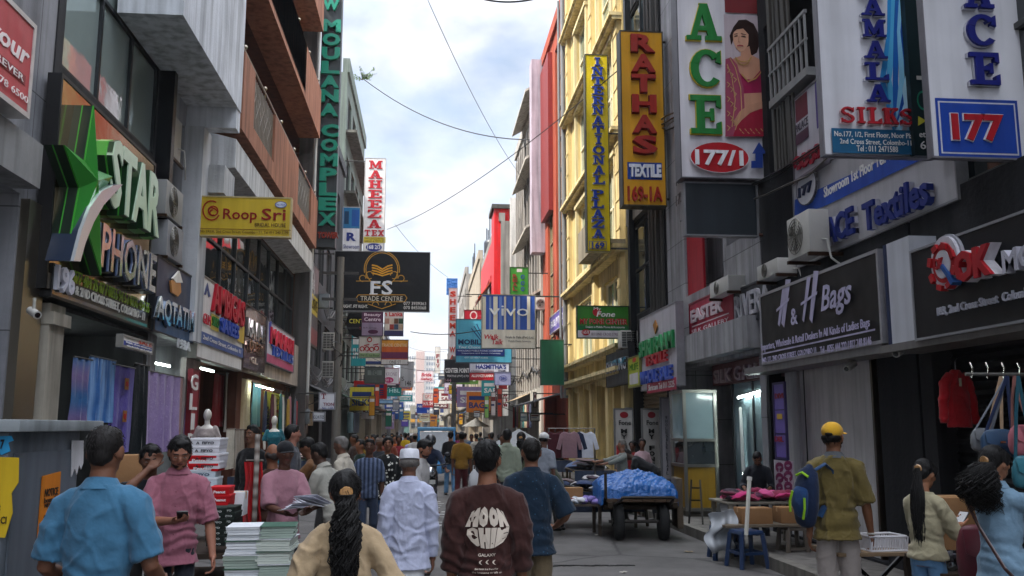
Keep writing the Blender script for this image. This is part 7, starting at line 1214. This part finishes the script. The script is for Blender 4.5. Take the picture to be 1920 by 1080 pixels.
o = T('measuring_pole', 'white plastic pole leaning on the pink cloth stall', 'pole', (onY(1397, 950, 10.6).x, 10.6, .5)); MB().tube([(0, 0, 0), (.1, .1, .62)], .025, 10).build('pipe', M('#c2bfb6', 'plastic'), o); MB().tube([(.1, .1, .62), (.106, .106, .66)], .032, 10).build('cap', M('#cfccc6', 'plastic'), o)
# clothes heaps in the middle right
CL = ['#1f2c48', '#2d3a5a', '#8c8f9a', '#3a2a34', '#b0aeb0', '#22262e', '#4a5a78', '#6a5a5a', '#14181f']
cx = onY(1075, 880, 16.5).x
table('long stall table heaped with jeans and shirts on the right', cx, 16.6, 2.3, 1.1, .62, '#4a443c', '#232b3c')
for k, (nm, dx, dy) in enumerate((('dark denim', -.85, -.2), ('grey and navy', -.3, .1), ('black and white', .25, -.15), ('mixed blue', .8, .1), ('charcoal', -.55, .4), ('pale and navy', .5, .4))): pile(f'{nm} heap of folded clothes on the long right stall', cx+dx, 16.5+dy, .622, .75, .6, .2, CL, 13, seed=10+k)
table('low table of small packets behind the green stools', onY(1095, 900, 15.2).x-.22, 15.2, .95, .6, .5, '#4a4038')
for k, (nm, c) in enumerate((('green', ['#1f7a4a', '#2a9a60', '#8ac0a0']), ('red', ['#8a1f24', '#b83a34', '#5a1518']), ('white', ['#c9c9cc', '#aab0b8', '#d6d0c4']), ('violet', ['#6a5a9c', '#8a7ab8', '#443a6a']))): pile(f'{nm} heap of small packets on the low table', onY(1095, 900, 15.2).x-.54+k*.21, 15.1, .502, .3, .4, .06, c, 8, 'packets', 'packets', seed=30+k)
carton('brown carton standing among the small packets', onY(1085, 880, 15.4).x-.1, 15.4, .502, .3, .25, .24)
rk = T('clothes_rack', 'metal rack of hanging shirts on the right pavement', 'clothes rack', (onY(1072, 820, 17.6).x, 17.6, 0))
MB().tube([(-.45, 0, 0), (-.45, 0, 1.72), (.45, 0, 1.72), (.45, 0, 0)], .018, 8).build('frame', M('#77756f', 'metal'), rk)
def shirt_shape(m, x, y, z, w_=.36, h=.5, sl=.22):
    pts = [(-.1, 0), (-w_/2, -.05), (-w_/2-sl*.35, -sl*1.5), (-w_/2-.0, -sl*1.6), (-w_/2+.04, -.2), (-w_/2+.03, -h), (w_/2-.03, -h), (w_/2-.04, -.2), (w_/2, -sl*1.6), (w_/2+sl*.35, -sl*1.5), (w_/2, -.05), (.1, 0), (.0, -.04)]
    m.prism([(x+a, z+b) for a, b in pts], y-.03, y+.03); return m
for k, (nm, c, dx) in enumerate((('maroon', '#4a2028', -.34), ('brown', '#5a4038', -.18), ('dark blue', '#1f2840', .02), ('white', '#c2c3cc', .24), ('rose grey', '#8a6a70', -.08))):
    o = T('hanging_shirt', f'{nm} shirt hanging on the right pavement rack', 'shirt', (rk.location.x+dx, 17.5-.03*k, 1.66), R(rnd.uniform(-14, 14))); m = MB(); shirt_shape(m, 0, 0, 0); m.build('fabric', M(c, 'cloth'), o, bevel=.025); MB().tube([(0, 0, -.02), (0, 0, .04), (.02, 0, .06)], .005, 5).build('hanger_hook', M('#888888', 'metal'), o)
# red jacket
jx = onY(1795, 740, 8.6); o = T('red_jacket', 'red jacket hanging before the closed black shutter', 'jacket', (jx.x, 8.6, onY(1795, 687, 8.6).z), R(10)); m = MB()
m.tube([(0, 0, -.04), (0, 0, -.1), (0, 0, -.25), (0, 0, -.45), (0, 0, -.60)], [(.05, .03), (.105, .05), (.13, .06), (.135, .06), (.14, .065)], 18)
for s_ in (-1, 1): m.tube([(s_*.07, 0, -.08), (s_*.14, .0, -.17), (s_*.175, 0, -.36), (s_*.185, -.01, -.56)], [.045, .05, .046, .036], 12)
soft('fabric', m, M('#98101a', 'cloth'), o, .008, 3, ('cloth', .006, -.3)); MB().box(-.03, -.075, -.2, -.005, -.068, -.12).build('label_tag', M('#b0a08a', 'paint'), o); MB().tube([(0, 0, -.05), (0, 0, .05), (.03, 0, .08)], .006, 6).build('hanger_hook', M('#777777', 'metal'), o)
# bags
def bag(label, px, py, Y, w_, h, d, col, strap, top_py, dx=0, name='handbag'):
    x, z = spot(px, py, Y); o = T(name, label, 'bag', (x, Y, z-h), R(rnd.uniform(-12, 12))); m = MB(); m.tube([(0, 0, h*.08), (0, 0, h*.3), (0, 0, h*.7), (0, 0, h*.96)], [(w_*.46, d*.42), (w_*.5, d*.5), (w_*.47, d*.46), (w_*.36, d*.25)], 24, round_=True); m.v = [(max(-w_*.5, min(w_*.5, a*1.12)), b, c) for a, b, c in m.v]; m.build('bag_body', M(col, 'plastic', .5), o, smooth=True)
    MB().sheet(lambda u, v: ((u-.5)*w_*.86, -d*.3-d*.26*math.sin(v*1.5), h*.98-v*h*.45+.03*(1-(2*u-1)**2)*-v), 16, 8, .006).build('flap', M(col, 'plastic', .45), o, smooth=True); MB().box(-.02, -d*.62, h*.5, .02, -d*.56, h*.58).build('clasp', M('#b8a878', 'chrome'), o)
    zt = onY(px, top_py, Y).z-(z-h)
    for s_ in (-1, 1): MB().tube([(s_*w_*.36, 0, h*.9), (s_*w_*.16+dx*.6, .01, h+(zt-h)*.55), (dx, 0, zt)], [(.014, .005)]*3, 6).build('strap', M(strap, 'cloth'), o)
    return o
bag('grey quilted handbag hanging leftmost of the bags', 1842, 806, 6.9, .20, .15, .09, '#6f7276', '#5c6068', 705, .24); bag('navy flap handbag hanging behind the denim shirt', 1872, 808, 6.6, .27, .18, .1, '#22405e', '#1f2a48', 705, .1); bag('dusty pink handbag hanging at the right edge', 1914, 800, 6.4, .22, .19, .1, '#a8606a', '#8a5a54', 705, -.02); bag('teal handbag hanging low at the right edge', 1922, 858, 6.3, .2, .2, .1, '#2c6a78', '#1c4a58', 705, .0); bag('beige handbag hanging behind the navy one', 1860, 850, 7.1, .22, .18, .09, '#8a7a6a', '#a58a70', 705, .12)
o = T('bag_rail', 'steel rail with hooks holding the hanging handbags', 'rail', onY(1890, 702, 6.7)); MB().tube([(-.35, 0, 0), (.7, 0, 0)], .014, 8).build('bar', M('#85837e', 'metal'), o)
for k in range(7): MB().tube([(-.3+k*.13, 0, -.03), (-.3+k*.13, -.02, .05), (-.3+k*.13, .01, .09)], .006, 5).build('hook', M('#9a9892', 'chrome'), o)
# near right tables
tx = onY(1655, 1000, 7.6).x; table('folding table with crossed black legs and a wooden top', tx, 7.7, .95, .55, .72, '#7a6650', None, 0, True)
o = T('plastic_basket', 'white plastic basket on the folding table', 'basket', (onY(1650, 985, 7.6).x, 7.6, .722), R(4)); m = MB(); bw, bd, bh = .32, .24, .12
for k in range(15):
    for s_ in (-1, 1): x = -bw/2+bw*k/14; m.beam((x, s_*bd/2, 0), (x+.015, s_*bd/2, bh), .009)
for k in range(11):
    for s_ in (-1, 1): y = -bd/2+bd*k/10; m.beam((s_*bw/2, y, 0), (s_*bw/2, y+.015, bh), .009)
m.build('mesh_wall', M('#c0c0c6', 'plastic'), o); m = MB()
for z in (.004, bh): m.tube([(-bw/2, -bd/2, z), (bw/2, -bd/2, z), (bw/2, bd/2, z), (-bw/2, bd/2, z), (-bw/2, -bd/2, z)], .011, 6)
m.build('rim', M('#c9c9ce', 'plastic'), o)
carton('brown carton on the table beyond the girl with the phone', onY(1775, 920, 7.2).x, 7.2, .95, .34, .3, .24, .1); carton('brown carton under the upper one beyond the girl with the phone', onY(1790, 950, 7.2).x, 7.25, .72, .42, .3, .226, .05)
table('goods table at the right edge below the cartons', onY(1830, 1000, 7.2).x, 7.2, 1.0, .6, .715, '#4a4038')
x, _ = spot(1800, 985, 6.6)
for k, c in enumerate(('#8f979c', '#6a7278', '#a8a890', '#4a4a50', '#7a7a6a', '#b0b4b8')):
    o = T('spectacle_pack', f'{["silver", "steel grey", "champagne", "black", "olive grey", "bright chrome"][k]} packet in the heap beside the girl with the phone', 'packet', (x-.1+.1*(k % 3), 6.62-.05*(k//3), .74+.07*(k//3)), R(20*k)); MB().lathe([(.02, -.07), (.042, -.06), (.042, .06), (.02, .07)], n=14, axis='y').build('packet_body', M(c, 'chrome', .25), o, smooth=True); MB().lathe([(.043, -.01), (.0435, .01)], n=14, axis='y').build('band', M('#333338', 'plastic'), o)
o = T('display_crate', 'low dark crate carrying the shiny packets', 'crate', (x, 6.62, 0)); MB().box(-.24, -.16, .1, .24, .16, .69).build('crate_body', M('#3a2f28', 'wood'), o, bevel=.004); MB().box(-.25, -.17, .62, .25, .17, .70).build('rim', M('#54453a', 'wood'), o)
bag('maroon backpack on the ground by the denim shirt', 1828, 990, 6.2, .26, .34, .16, '#5a1524', '#3a0f18', 985, 0, 'backpack')
# display kiosk and glass shop on the right
k0 = onX(1283, 945, 5.0); ks = T('display_kiosk', 'silver framed glass display case with a yellow base on the step', 'display case', (5.0, k0.y-.7, .145)); ks.scale = (1, .76, .92)
MB().box(-.3, -.62, 0, .35, .6, .1).build('plinth', M('#55514c', 'metal'), ks); m = MB()
for a in (-.28, .3):
    for b_ in (-.6, .56): m.box(a-.03, b_-.03, .1, a+.03, b_+.03, 2.45)
m.build('post', M('#8f8d88', 'chrome', .3), ks)
for z in (.1, .95, 1.45, 2.42): MB().box(-.315, -.64, z, .335, .6, z+.06).build('rail', M('#8f8d88', 'chrome', .3), ks)
MB().box(-.27, -.59, .16, .29, .55, .95).build('base_panel', M('#8a6a1c', 'paint'), ks); MB().box(-.27, -.59, 1.01, .29, .55, 1.45).build('lower_pane', M('#2a3034', 'glass'), ks); MB().box(-.27, -.59, 1.51, .29, .55, 2.42).build('upper_pane', M('#7f9296', 'glass', .12), ks)
tube_lamp('white strip light standing in the glass shop window', onX(1388, 768, 5.6), onX(1394, 890, 5.6)); tube_lamp('white strip light along the glass shop ceiling', onX(1384, 746, 5.6), onX(1448, 728, 5.6))
gs = T('glass_shopfront', 'glazed shopfront lit from inside beside the purple plates', 'shopfront', (5.7, 15.6, .17)); MB().box(0, -.95, 0, .02, .95, 2.55).build('pane', M('#71838a', 'glass', .08), gs); m = MB()
for y in (-1.0, -.1, .95): m.box(-.03, y, 0, .05, y+.05, 2.6)
m.box(-.031, -1.0, 2.6, .051, 1.0, 2.68); m.build('frame', M('#33353a', 'metal'), gs)
s = Sign('purple_plates', 'column of violet plates with red numerals beside the glass shopfront', 'sign', ('X', 5.15), 1452, 718, 1474, 860, '#6a5aa4', t=.02, frame='#3a3060'); s.rect(1453, 768, 1473, 770, '#2a2448'); s.rect(1453, 812, 1473, 814, '#2a2448'); s.text('DIVI', 1454, 738, 1470, 748, '#8a2030', bold=.03); s.rect(1458, 776, 1468, 786, '#c9a43a'); s.text('DBL', 1455, 818, 1471, 828, '#8a2030', bold=.03)
s = Sign('tamil_column_sign', 'white upright sign with plum curled letters below the violet plates', 'sign', ('X', 5.14), 1452, 862, 1486, 925, '#a9a3ac', t=.02, frame=None); s.strokes([arc(1462, 876, 6, -80, 240, 9), arc(1478, 873, 6, -60, 280, 9), arc(1462, 896, 6, -100, 200, 9), arc(1478, 893, 7, -60, 260, 9), arc(1462, 914, 5, -80, 240, 9), arc(1478, 912, 6, -60, 290, 9)], 2.6, '#6a1f4a')
for k, (a, b, c, d, tx_) in enumerate(((1153, 766, 1187, 880, 'MY FONE'), (1205, 766, 1238, 880, 'MY FONE'))):
    s = Sign('phone_banner', f'white upright phone banner with black stacked letters, {["nearer the pilasters", "nearer the long lettered banner"][k]}', 'banner', ('Y', 21.2-.3*k), a, b, c, d, '#a9a6a2', t=.06, frame='#6a6a6a'); s.oval(a+9, b+6, c-9, b+18, '#8a1f2a'); s.text('Fone', a+7, b+22, c-4, b+31, '#2a2a2a', bold=.02); s.vtext(tx_, a+11, b+38, c-11, d-4, '#1c1c1e', slab=False, bold=.04)
s = Sign('long_lettered_banner', 'white upright banner with small stacked capitals beside the display case', 'banner', ('Y', 20.0), 1241, 745, 1275, 900, '#a29fa6', t=.06, frame='#6a6a70'); s.vtext('SHRIRAAM TEXT', 1258, 760, 1268, 895, '#2c2c34', bold=.03); s.vtext('WHOLESALE RETAIL', 1247, 780, 1252, 890, '#4a4a58'); s.rect(1262, 850, 1274, 872, '#b0a8ac')
s = Sign('red_cloth_banner', 'plain red cloth strip behind the seated people by the phone banners', 'banner', ('Y', 19.3), 1157, 835, 1172, 890, '#9c141c', t=.04, frame=None, kind='cloth')
# umbrellas far down the street
def umbrella(label, px, py, Y, r, col, h=None):
    x, z = spot(px, py, Y); o = T('market_umbrella', label, 'umbrella', (x, Y, 0)); m = MB(); n = 8; vs = [(0, 0, z)]+[(r*math.cos(2*math.pi*k/n), r*math.sin(2*math.pi*k/n), z-.55) for k in range(n)]+[(0, 0, z-.02)]+[(r*.99*math.cos(2*math.pi*k/n), r*.99*math.sin(2*math.pi*k/n), z-.57) for k in range(n)]
    m.add(vs, [(0, 1+k, 1+(k+1) % n) for k in range(n)]+[(n+1, n+2+(k+1) % n, n+2+k) for k in range(n)]+[(1+k, n+2+k, n+2+(k+1) % n, 1+(k+1) % n) for k in range(n)]); m.build('canopy', M(col, 'cloth'), o); MB().tube([(0, 0, 0), (0, 0, z-.02)], .025, 8).build('pole', M('#888888', 'metal'), o)
    for k in range(n): MB().tube([(0, 0, z-.06), (r*.97*math.cos(2*math.pi*k/n), r*.97*math.sin(2*math.pi*k/n), z-.59)], .01, 4).build('rib', M('#555555', 'metal'), o)
umbrella('cream white market umbrella over a stall on the right', 892, 784, 62, .95, '#d2c8b4'); umbrella('white market umbrella near the three wheeler at the far end', 812, 801, 90, 1.2, '#d5d0c8'); umbrella('grey umbrella sheltering the stall by the awning', 973, 804, 26, 1.0, '#8a8d90')
# vehicles
tk = T('three_wheeler', 'blue three wheeled taxi facing the camera far down the street', 'three wheeler', (onY(818, 850, 29).x, 29, 0))
MB().add([(-.6,-.55,.45),(.6,-.55,.45),(.62,1.2,.4),(-.62,1.2,.4),(-.56,-.75,.95),(.56,-.75,.95),(.62,1.3,1.0),(-.62,1.3,1.0)], [(3,2,1,0),(4,5,6,7),(0,1,5,4),(1,2,6,5),(2,3,7,6),(3,0,4,7)]).build('body', M('#2a6a9c', 'plastic'), tk, bevel=.06); MB().box(-.6, -.5, 1.62, .6, 1.3, 1.74).build('roof', M('#5f93b8', 'paint'), tk, bevel=.05)
MB().add([(-.52,-.72,1.0),(.52,-.72,1.0),(.5,-.5,1.6),(-.5,-.5,1.6)], [(0,1,2,3),(3,2,1,0)]).build('windscreen', M('#1c2a33', 'glass'), tk); m = MB()
for s_ in (-1, 1): m.beam((s_*.55, -.73, .98), (s_*.54, -.5, 1.63), .05); m.beam((s_*.58, 1.2, 1.0), (s_*.58, 1.2, 1.63), .05)
m.build('pillar', M('#2a6a9c', 'paint'), tk)
for s_ in (-.38, .38): MB().ell((s_, -.76, .8), .09, .05, .09, 12, 8).build('headlight', M('#d6d6d0', 'chrome'), tk, smooth=True)
MB().add([(-.16,-1.1,.35),(.16,-1.1,.35),(.3,-.6,.35),(-.3,-.6,.35),(-.14,-1.05,.62),(.14,-1.05,.62),(.3,-.6,.75),(-.3,-.6,.75)], [(3,2,1,0),(4,5,6,7),(0,1,5,4),(1,2,6,5),(2,3,7,6),(3,0,4,7)]).build('mudguard', M('#2a6a9c', 'plastic'), tk, bevel=.03)
for x, y in ((0, -.92), (-.55, .85), (.55, .85)): MB().lathe([(.12, -.05), (.2, -.045), (.21, 0), (.2, .045), (.12, .05)], (x, y, .21), 18, 'x').build('wheel', M('#15161a', 'plastic', .8), tk, smooth=True)
mx_ = onY(807, 850, 18.5).x; mo = T('motorcycle', 'dark motorcycle being ridden towards the camera', 'motorcycle', (mx_, 18.5, 0))
for y in (-.62, .62): MB().lathe([(.22, -.045), (.29, -.04), (.3, 0), (.29, .04), (.22, .045)], (0, y, .3), 22, 'x').build('wheel', M('#131316', 'plastic', .8), mo, smooth=True)
m = MB()
for s_ in (-.09, .09): m.tube([(s_, -.62, .3), (s_*.9, -.4, .95)], .022, 8)
m.build('fork', M('#8a8a8c', 'chrome'), mo); MB().tube([(-.36, -.28, 1.03), (-.12, -.38, 1.0), (.12, -.38, 1.0), (.36, -.28, 1.03)], .014, 8).build('handlebar', M('#222222', 'metal'), mo); MB().ell((0, -.5, .88), .1, .08, .1, 14, 10).build('headlight', M('#c9ccd0', 'chrome'), mo, smooth=True); m = MB(); m.ell((0, -.12, .84), .15, .26, .12, 16, 10); m.tube([(0, -.3, .7), (0, .3, .5), (0, .6, .6)], [.09, .14, .08], 12); m.build('body', M('#17181c', 'plastic'), mo, smooth=True)
MB().ell((0, .3, .8), .14, .36, .06, 16, 8).build('seat', M('#0f0f10', 'plastic', .7), mo, smooth=True); MB().box(-.1, -.66, .66, .1, -.645, .74).build('number_plate', M('#b9b9b4', 'paint'), mo)
for s_ in (-1, 1): MB().tube([(s_*.3, -.32, 1.03), (s_*.33, -.34, 1.18)], .008, 6).build('mirror_stem', M('#222222', 'metal'), mo); MB().ell((s_*.33, -.35, 1.22), .055, .02, .04, 12, 8).build('mirror', M('#333338', 'plastic'), mo, smooth=True)
person('person in a helmet and dark blue jacket riding the motorcycle', mx_, 18.85, 1.68, 180, .02, '#5a3a2c', top=SH('#1f2a40', sleeve=.9), bottom=dict(col='#23262e'), hair=None, hat=('helmet', '#2a2c30'), lh=(-.34, .52, 1.0), rh=(.34, .52, 1.0), lean=10, z0=-.12, seed=91)
# -- things held or worn
def held(p, pt): return p['root'].matrix_basis @ Vector(pt)
def basis(p): r = p['root']; return Matrix.LocRotScale(r.location, r.rotation_euler, r.scale)
def hold_phone(p, hand, label, tilt=55):
    E_, W = p['arms'][hand][1:]; d = (W-E_).normalized(); c = basis(p) @ (W+d*.085+Vector((0, .01, .03))); o = T('mobile_phone', label, 'phone', c); o.rotation_euler = Euler((R(-tilt), 0, p['root'].rotation_euler.z)); MB().box(-.037, -.075, -.005, .037, .075, .005).build('phone_body', M('#16171b', 'plastic'), o, bevel=.003); MB().box(-.033, -.07, .0055, .033, .07, .0065).build('screen', M('#20242c', 'glass'), o)
hold_phone(PINK, 1, 'dark phone in the hand of the person in pink shirt', -30); hold_phone(GIRL, 1, 'pale framed phone held by the girl in cream tee', -40)
W = PAPER['arms'][1][2]; c = basis(PAPER) @ Vector((.0, .46, 1.12)); o = T('paper_sheaf', 'fanned sheaf of white papers held by the person in pink tee', 'papers', c); m = MB()
for k in range(12): m.cb((.014*k-.06, -.003*k, .006*k), (.2, .28, .0025), .12*k-.5, .1*math.sin(k), -.22+.06*k)
m.build('sheet', M('#cbccd6', 'board'), o)
# backpack of the olive polo
bm_ = basis(OLIVE); bp_ = T('backpack', 'blue backpack with lime zips hanging behind the olive polo', 'backpack', bm_ @ Vector((-.245, -.1, .93))); bp_.rotation_euler = Euler((R(4), R(8), R(-62))); bp_.scale = (.88, .88, .88); m = MB(); m.tube([(0, 0, .02), (0, 0, .15), (0, .01, .35), (0, .03, .48), (0, .04, .52)], [(.11, .07), (.13, .1), (.12, .095), (.09, .07), (.04, .03)], 22, round_=True); m.build('bag_body', M('#14233f', 'cloth'), bp_, smooth=True)
m = MB(); m.tube([(0, -.06, .08), (0, -.085, .16), (0, -.08, .3), (0, -.05, .36)], [(.07, .03), (.09, .045), (.085, .04), (.05, .02)], 16, round_=True); m.build('pocket', M('#1b3a66', 'cloth'), bp_, smooth=True)
for pts in ([(-.08, -.12, .1), (-.085, -.125, .2), (-.06, -.12, .3)], [(.07, -.12, .06), (.085, -.12, .16), (.075, -.115, .26)], [(-.07, -.06, .44), (0, -.065, .48), (.07, -.06, .45)]): MB().tube(pts, .012, 6).build('zip', M('#8fc020', 'plastic'), bp_)
MB().tube([(.05, .06, .5), (.1, .14, .56), (.12, .2, .5), (.12, .22, .3), (.08, .1, .06)], [(.035, .01)]*5, 8).build('strap', M('#1a3a5e', 'cloth'), bp_)
L_ = DENIM['arms']; o = T('shoulder_strap_bag', 'thin brown bag strap worn across the pale denim shirt', 'bag', basis(DENIM) @ Vector((0, 0, .9))); o.rotation_euler = DENIM['root'].rotation_euler; MB().tube([(-.13, -.02, .545), (-.13, -.13, .42), (-.02, -.152, .25), (.14, -.15, .02), (.2, -.06, -.1)], [(.011, .005)]*5, 6).build('strap', M('#3a1c18', 'plastic'), o); m = MB(); m.ell((.26, .0, -.2), .04, .12, .1, 16, 10); m.build('bag_body', M('#4a2a24', 'plastic'), o, smooth=True)
o = T('bracelet', 'pale thread bracelet on the wrist of the olive polo wearer', 'bracelet', basis(OLIVE) @ OLIVE['arms'][1][2]); MB().lathe([(.03, -.008), (.034, 0), (.03, .008)], n=16).build('band', M('#b8b4ac', 'cloth'), o, smooth=True)
o = T('carrier_bag', 'white plastic carrier bag held by the person in mustard tee', 'bag', (onY(889, 900, 21).x, 21, .38)); m = MB(); m.tube([(0, 0, 0), (0, 0, .15), (0, 0, .3), (0, 0, .4)], [(.1, .06), (.13, .08), (.11, .06), (.03, .02)], 16, round_=True); m.build('sack', M('#c9cace', 'plastic'), o, smooth=True); MB().tube([(-.03, 0, .38), (-.02, 0, .5), (.02, 0, .5), (.03, 0, .38)], .008, 6).build('handle', M('#c9cace', 'plastic'), o)
# ---------------------------------------------------------------- denser shopfront stock along both sides
r8 = random.Random(5)
gc = [('navy', '#1c2540'), ('wine', '#4f1626'), ('sand', '#a8977a'), ('teal green', '#1f5a58'), ('chalk white', '#bdbcb8'), ('mustard', '#9a7a24'), ('dusty rose', '#96606c'), ('slate', '#474f5a'), ('scarlet', '#8f161c'), ('bottle green', '#1c3f2c'), ('lavender', '#7a6f9c'), ('chocolate', '#3c261c')]
for k, (nm, c) in enumerate(gc):        # garments hung outside the shops under the balconies
    Y = 25.2+k*.75; z1 = 2.75-.05*(k % 3); o = T('hanging_garment', f'{nm} garment hung in the row under the balconies on the left', 'garment', (-4.35+.06*(k % 2), Y, z1-1.15), R(90)); ph = r8.uniform(0, 6)
    MB().sheet(lambda u, v: ((u-.5)*.5*(.6+.4*min(1, v*4)), .035*math.sin(u*19+ph)*(.4+v*.6), 1.1*(1-v)), 18, 8, .006).build('fabric', M(c, 'cloth'), o, smooth=True); MB().tube([(0, 0, 1.09), (0, 0, 1.17), (.03, 0, 1.19)], .006, 5).build('hanger_hook', M('#888888', 'metal'), o)
for k, (nm, c) in enumerate(gc[:9]):
    Y = 42.0+k*1.0; o = T('hanging_garment', f'{nm} garment hung along the sunshade building on the right', 'garment', (4.75, Y, 1.7), R(-90)); ph = r8.uniform(0, 6)
    MB().sheet(lambda u, v: ((u-.5)*.55, .035*math.sin(u*17+ph)*(.4+v*.6), 1.1*(1-v)), 14, 6, .006).build('fabric', M(c, 'cloth'), o, smooth=True)
# awnings
def awning(label, side, X, ya, yb, z, dp, col):
    o = T('awning', label, 'awning', (X, (ya+yb)/2, z)); L2 = (yb-ya)/2; s = -side
    MB().sheet(lambda u, v: (s*dp*v, (u-.5)*2*L2, -.45*v-.05*math.sin(v*3.1)+.015*math.sin(u*30)), 24, 6, .012).build('canvas', M(col, 'cloth', tag='stripe|#b8b4aa|.9|Y' if 'striped' in label else ''), o, smooth=True)
    for e in (-L2+.05, L2-.05): MB().tube([(0, e, -.9), (s*dp*.95, e, -.47)], .02, 6).build('strut', M('#55524e', 'metal'), o)
awning('faded green awning over the shop past the dark complex', -1, -4.6, 48.5, 54, 3.5, 1.3, '#3a5a48'); awning('blue striped awning over a far left shop', -1, -4.6, 56, 61, 3.4, 1.2, '#2c4f86'); awning('rust awning over a left shop in the distance', -1, -4.6, 64, 72, 3.4, 1.4, '#7d4028'); awning('grey awning beside the dark complex doorway', -1, -4.6, 35, 40, 3.4, 1.1, '#5e6164'); awning('tan awning on the right beyond the sunshades', 1, 5.1, 45, 51, 3.4, 1.2, '#86755c'); awning('red striped awning under the red clad building', 1, 4.35, 57, 63, 3.3, 1.2, '#8a2a28'); awning('blue awning on the far right row', 1, 4.1, 74, 82, 3.3, 1.3, '#2c5a8c')
# stalls along the pavements further down
sc = [('piled with dark trousers', -3.6, 20.5, CL), ('piled with bright scarves', -3.7, 23.5, ['#b0303a', '#c9a43a', '#2a7a8c', '#7a3a8a', '#c97a9a']), ('piled with towels', -3.7, 29.5, ['#b8b4ac', '#7a98a8', '#a88a8a', '#5a6a58']), ('piled with mixed shirts', 4.0, 22.5, CL), ('piled with shoes and bags', 4.0, 29.0, ['#2a1a14', '#5a3a24', '#16161a', '#8a6a4a']), ('piled with pastel cloth', 3.9, 36.0, ['#c0a8b0', '#a8b8c0', '#c8c0a0', '#98a890'])]
for nm, x, y, cols in sc:
    table(f'pavement stall table {nm}', x, y, .95, 1.7, .72, '#5a4e42', '#3a4458'); pile(f'goods heaped on the stall {nm}', x, y, .722, .8, 1.4, .22, cols, 16, seed=int(y))
# loose rubbish and small things on the road
for k in range(9):
    x, y = [(1.9, 9.3), (2.4, 11.2), (1.2, 12.6), (3.4, 10.2), (.5, 16), (2.8, 15.0), (-.4, 10.5), (3.7, 12.9), (2.2, 18)][k]
    o = T('paper_scrap', 'small scrap of litter lying on the asphalt', 'litter', (x, y, .006), r8.uniform(0, 6), 'scraps of litter on the road'); s_ = r8.uniform(.04, .09); MB().sheet(lambda u, v: ((u-.5)*s_*1.4, (v-.5)*s_, .012*abs(math.sin(u*5+k))), 5, 4, .001).build('scrap', M(r8.choice(['#b5b0a6', '#8a7a60', '#a0a4a8']), 'board'), o)
# drain cover
o = T('manhole_cover', 'round iron manhole cover set in the road on the right', 'manhole cover', (1.75, 10.3, .004)); MB().lathe([(.30, 0), (.30, .006), (.27, .007), (.27, .004), (0.01, .004)], n=32).build('cover', M('#3a3836', 'metal', .6), o); m = MB()
for i in range(-3, 4): m.box(-.2, i*.07-.012, .005, .2, i*.07+.012, .009)
m.build('ribs', M('#4a4846', 'metal', .6), o)
# meter boxes and more pipes on the walls
for k, (x, y, z, lb) in enumerate([(5.36, 19.4, 2.2, 'grey meter box on the stone pillar'), (-4.05, 31.7, 2.1, 'grey meter box on the column past the balconies'), (5.28, 23.75, 2.0, 'small meter box beside the first cream pilaster')]):
    o = T('meter_box', lb, 'meter box', (x, y, z)); MB().box(-.09, -.18, -.25, .09, .18, .25).build('casing', M('#7c8082', 'metal'), o, bevel=.01); MB().tube([(0, .1, .25), (0, .12, 1.2)], .015, 6).build('conduit', M('#6a6a68', 'plastic'), o); MB().box(-.1, -.1, -.08, .1, .1, .1).build('dial_window', M('#1c2226', 'glass'), o)
# ---------------------------------------------------------------- the pale air that far things fade into
hz = MB().box(-410, -70, -1.6, 410, 1510, 48).build('haze', bpy.data.materials.new('haze')); hz['kind'] = 'stuff'
hm_ = hz.data.materials[0]; hm_.use_nodes = True; t_ = hm_.node_tree; t_.nodes.remove(t_.nodes['Principled BSDF']); v_ = t_.nodes.new('ShaderNodeVolumePrincipled'); v_.inputs['Density'].default_value = .0005; v_.inputs['Color'].default_value = (.92, .94, .97, 1); v_.inputs['Anisotropy'].default_value = .3
t_.links.new(v_.outputs[0], t_.nodes['Material Output'].inputs['Volume'])
finish()
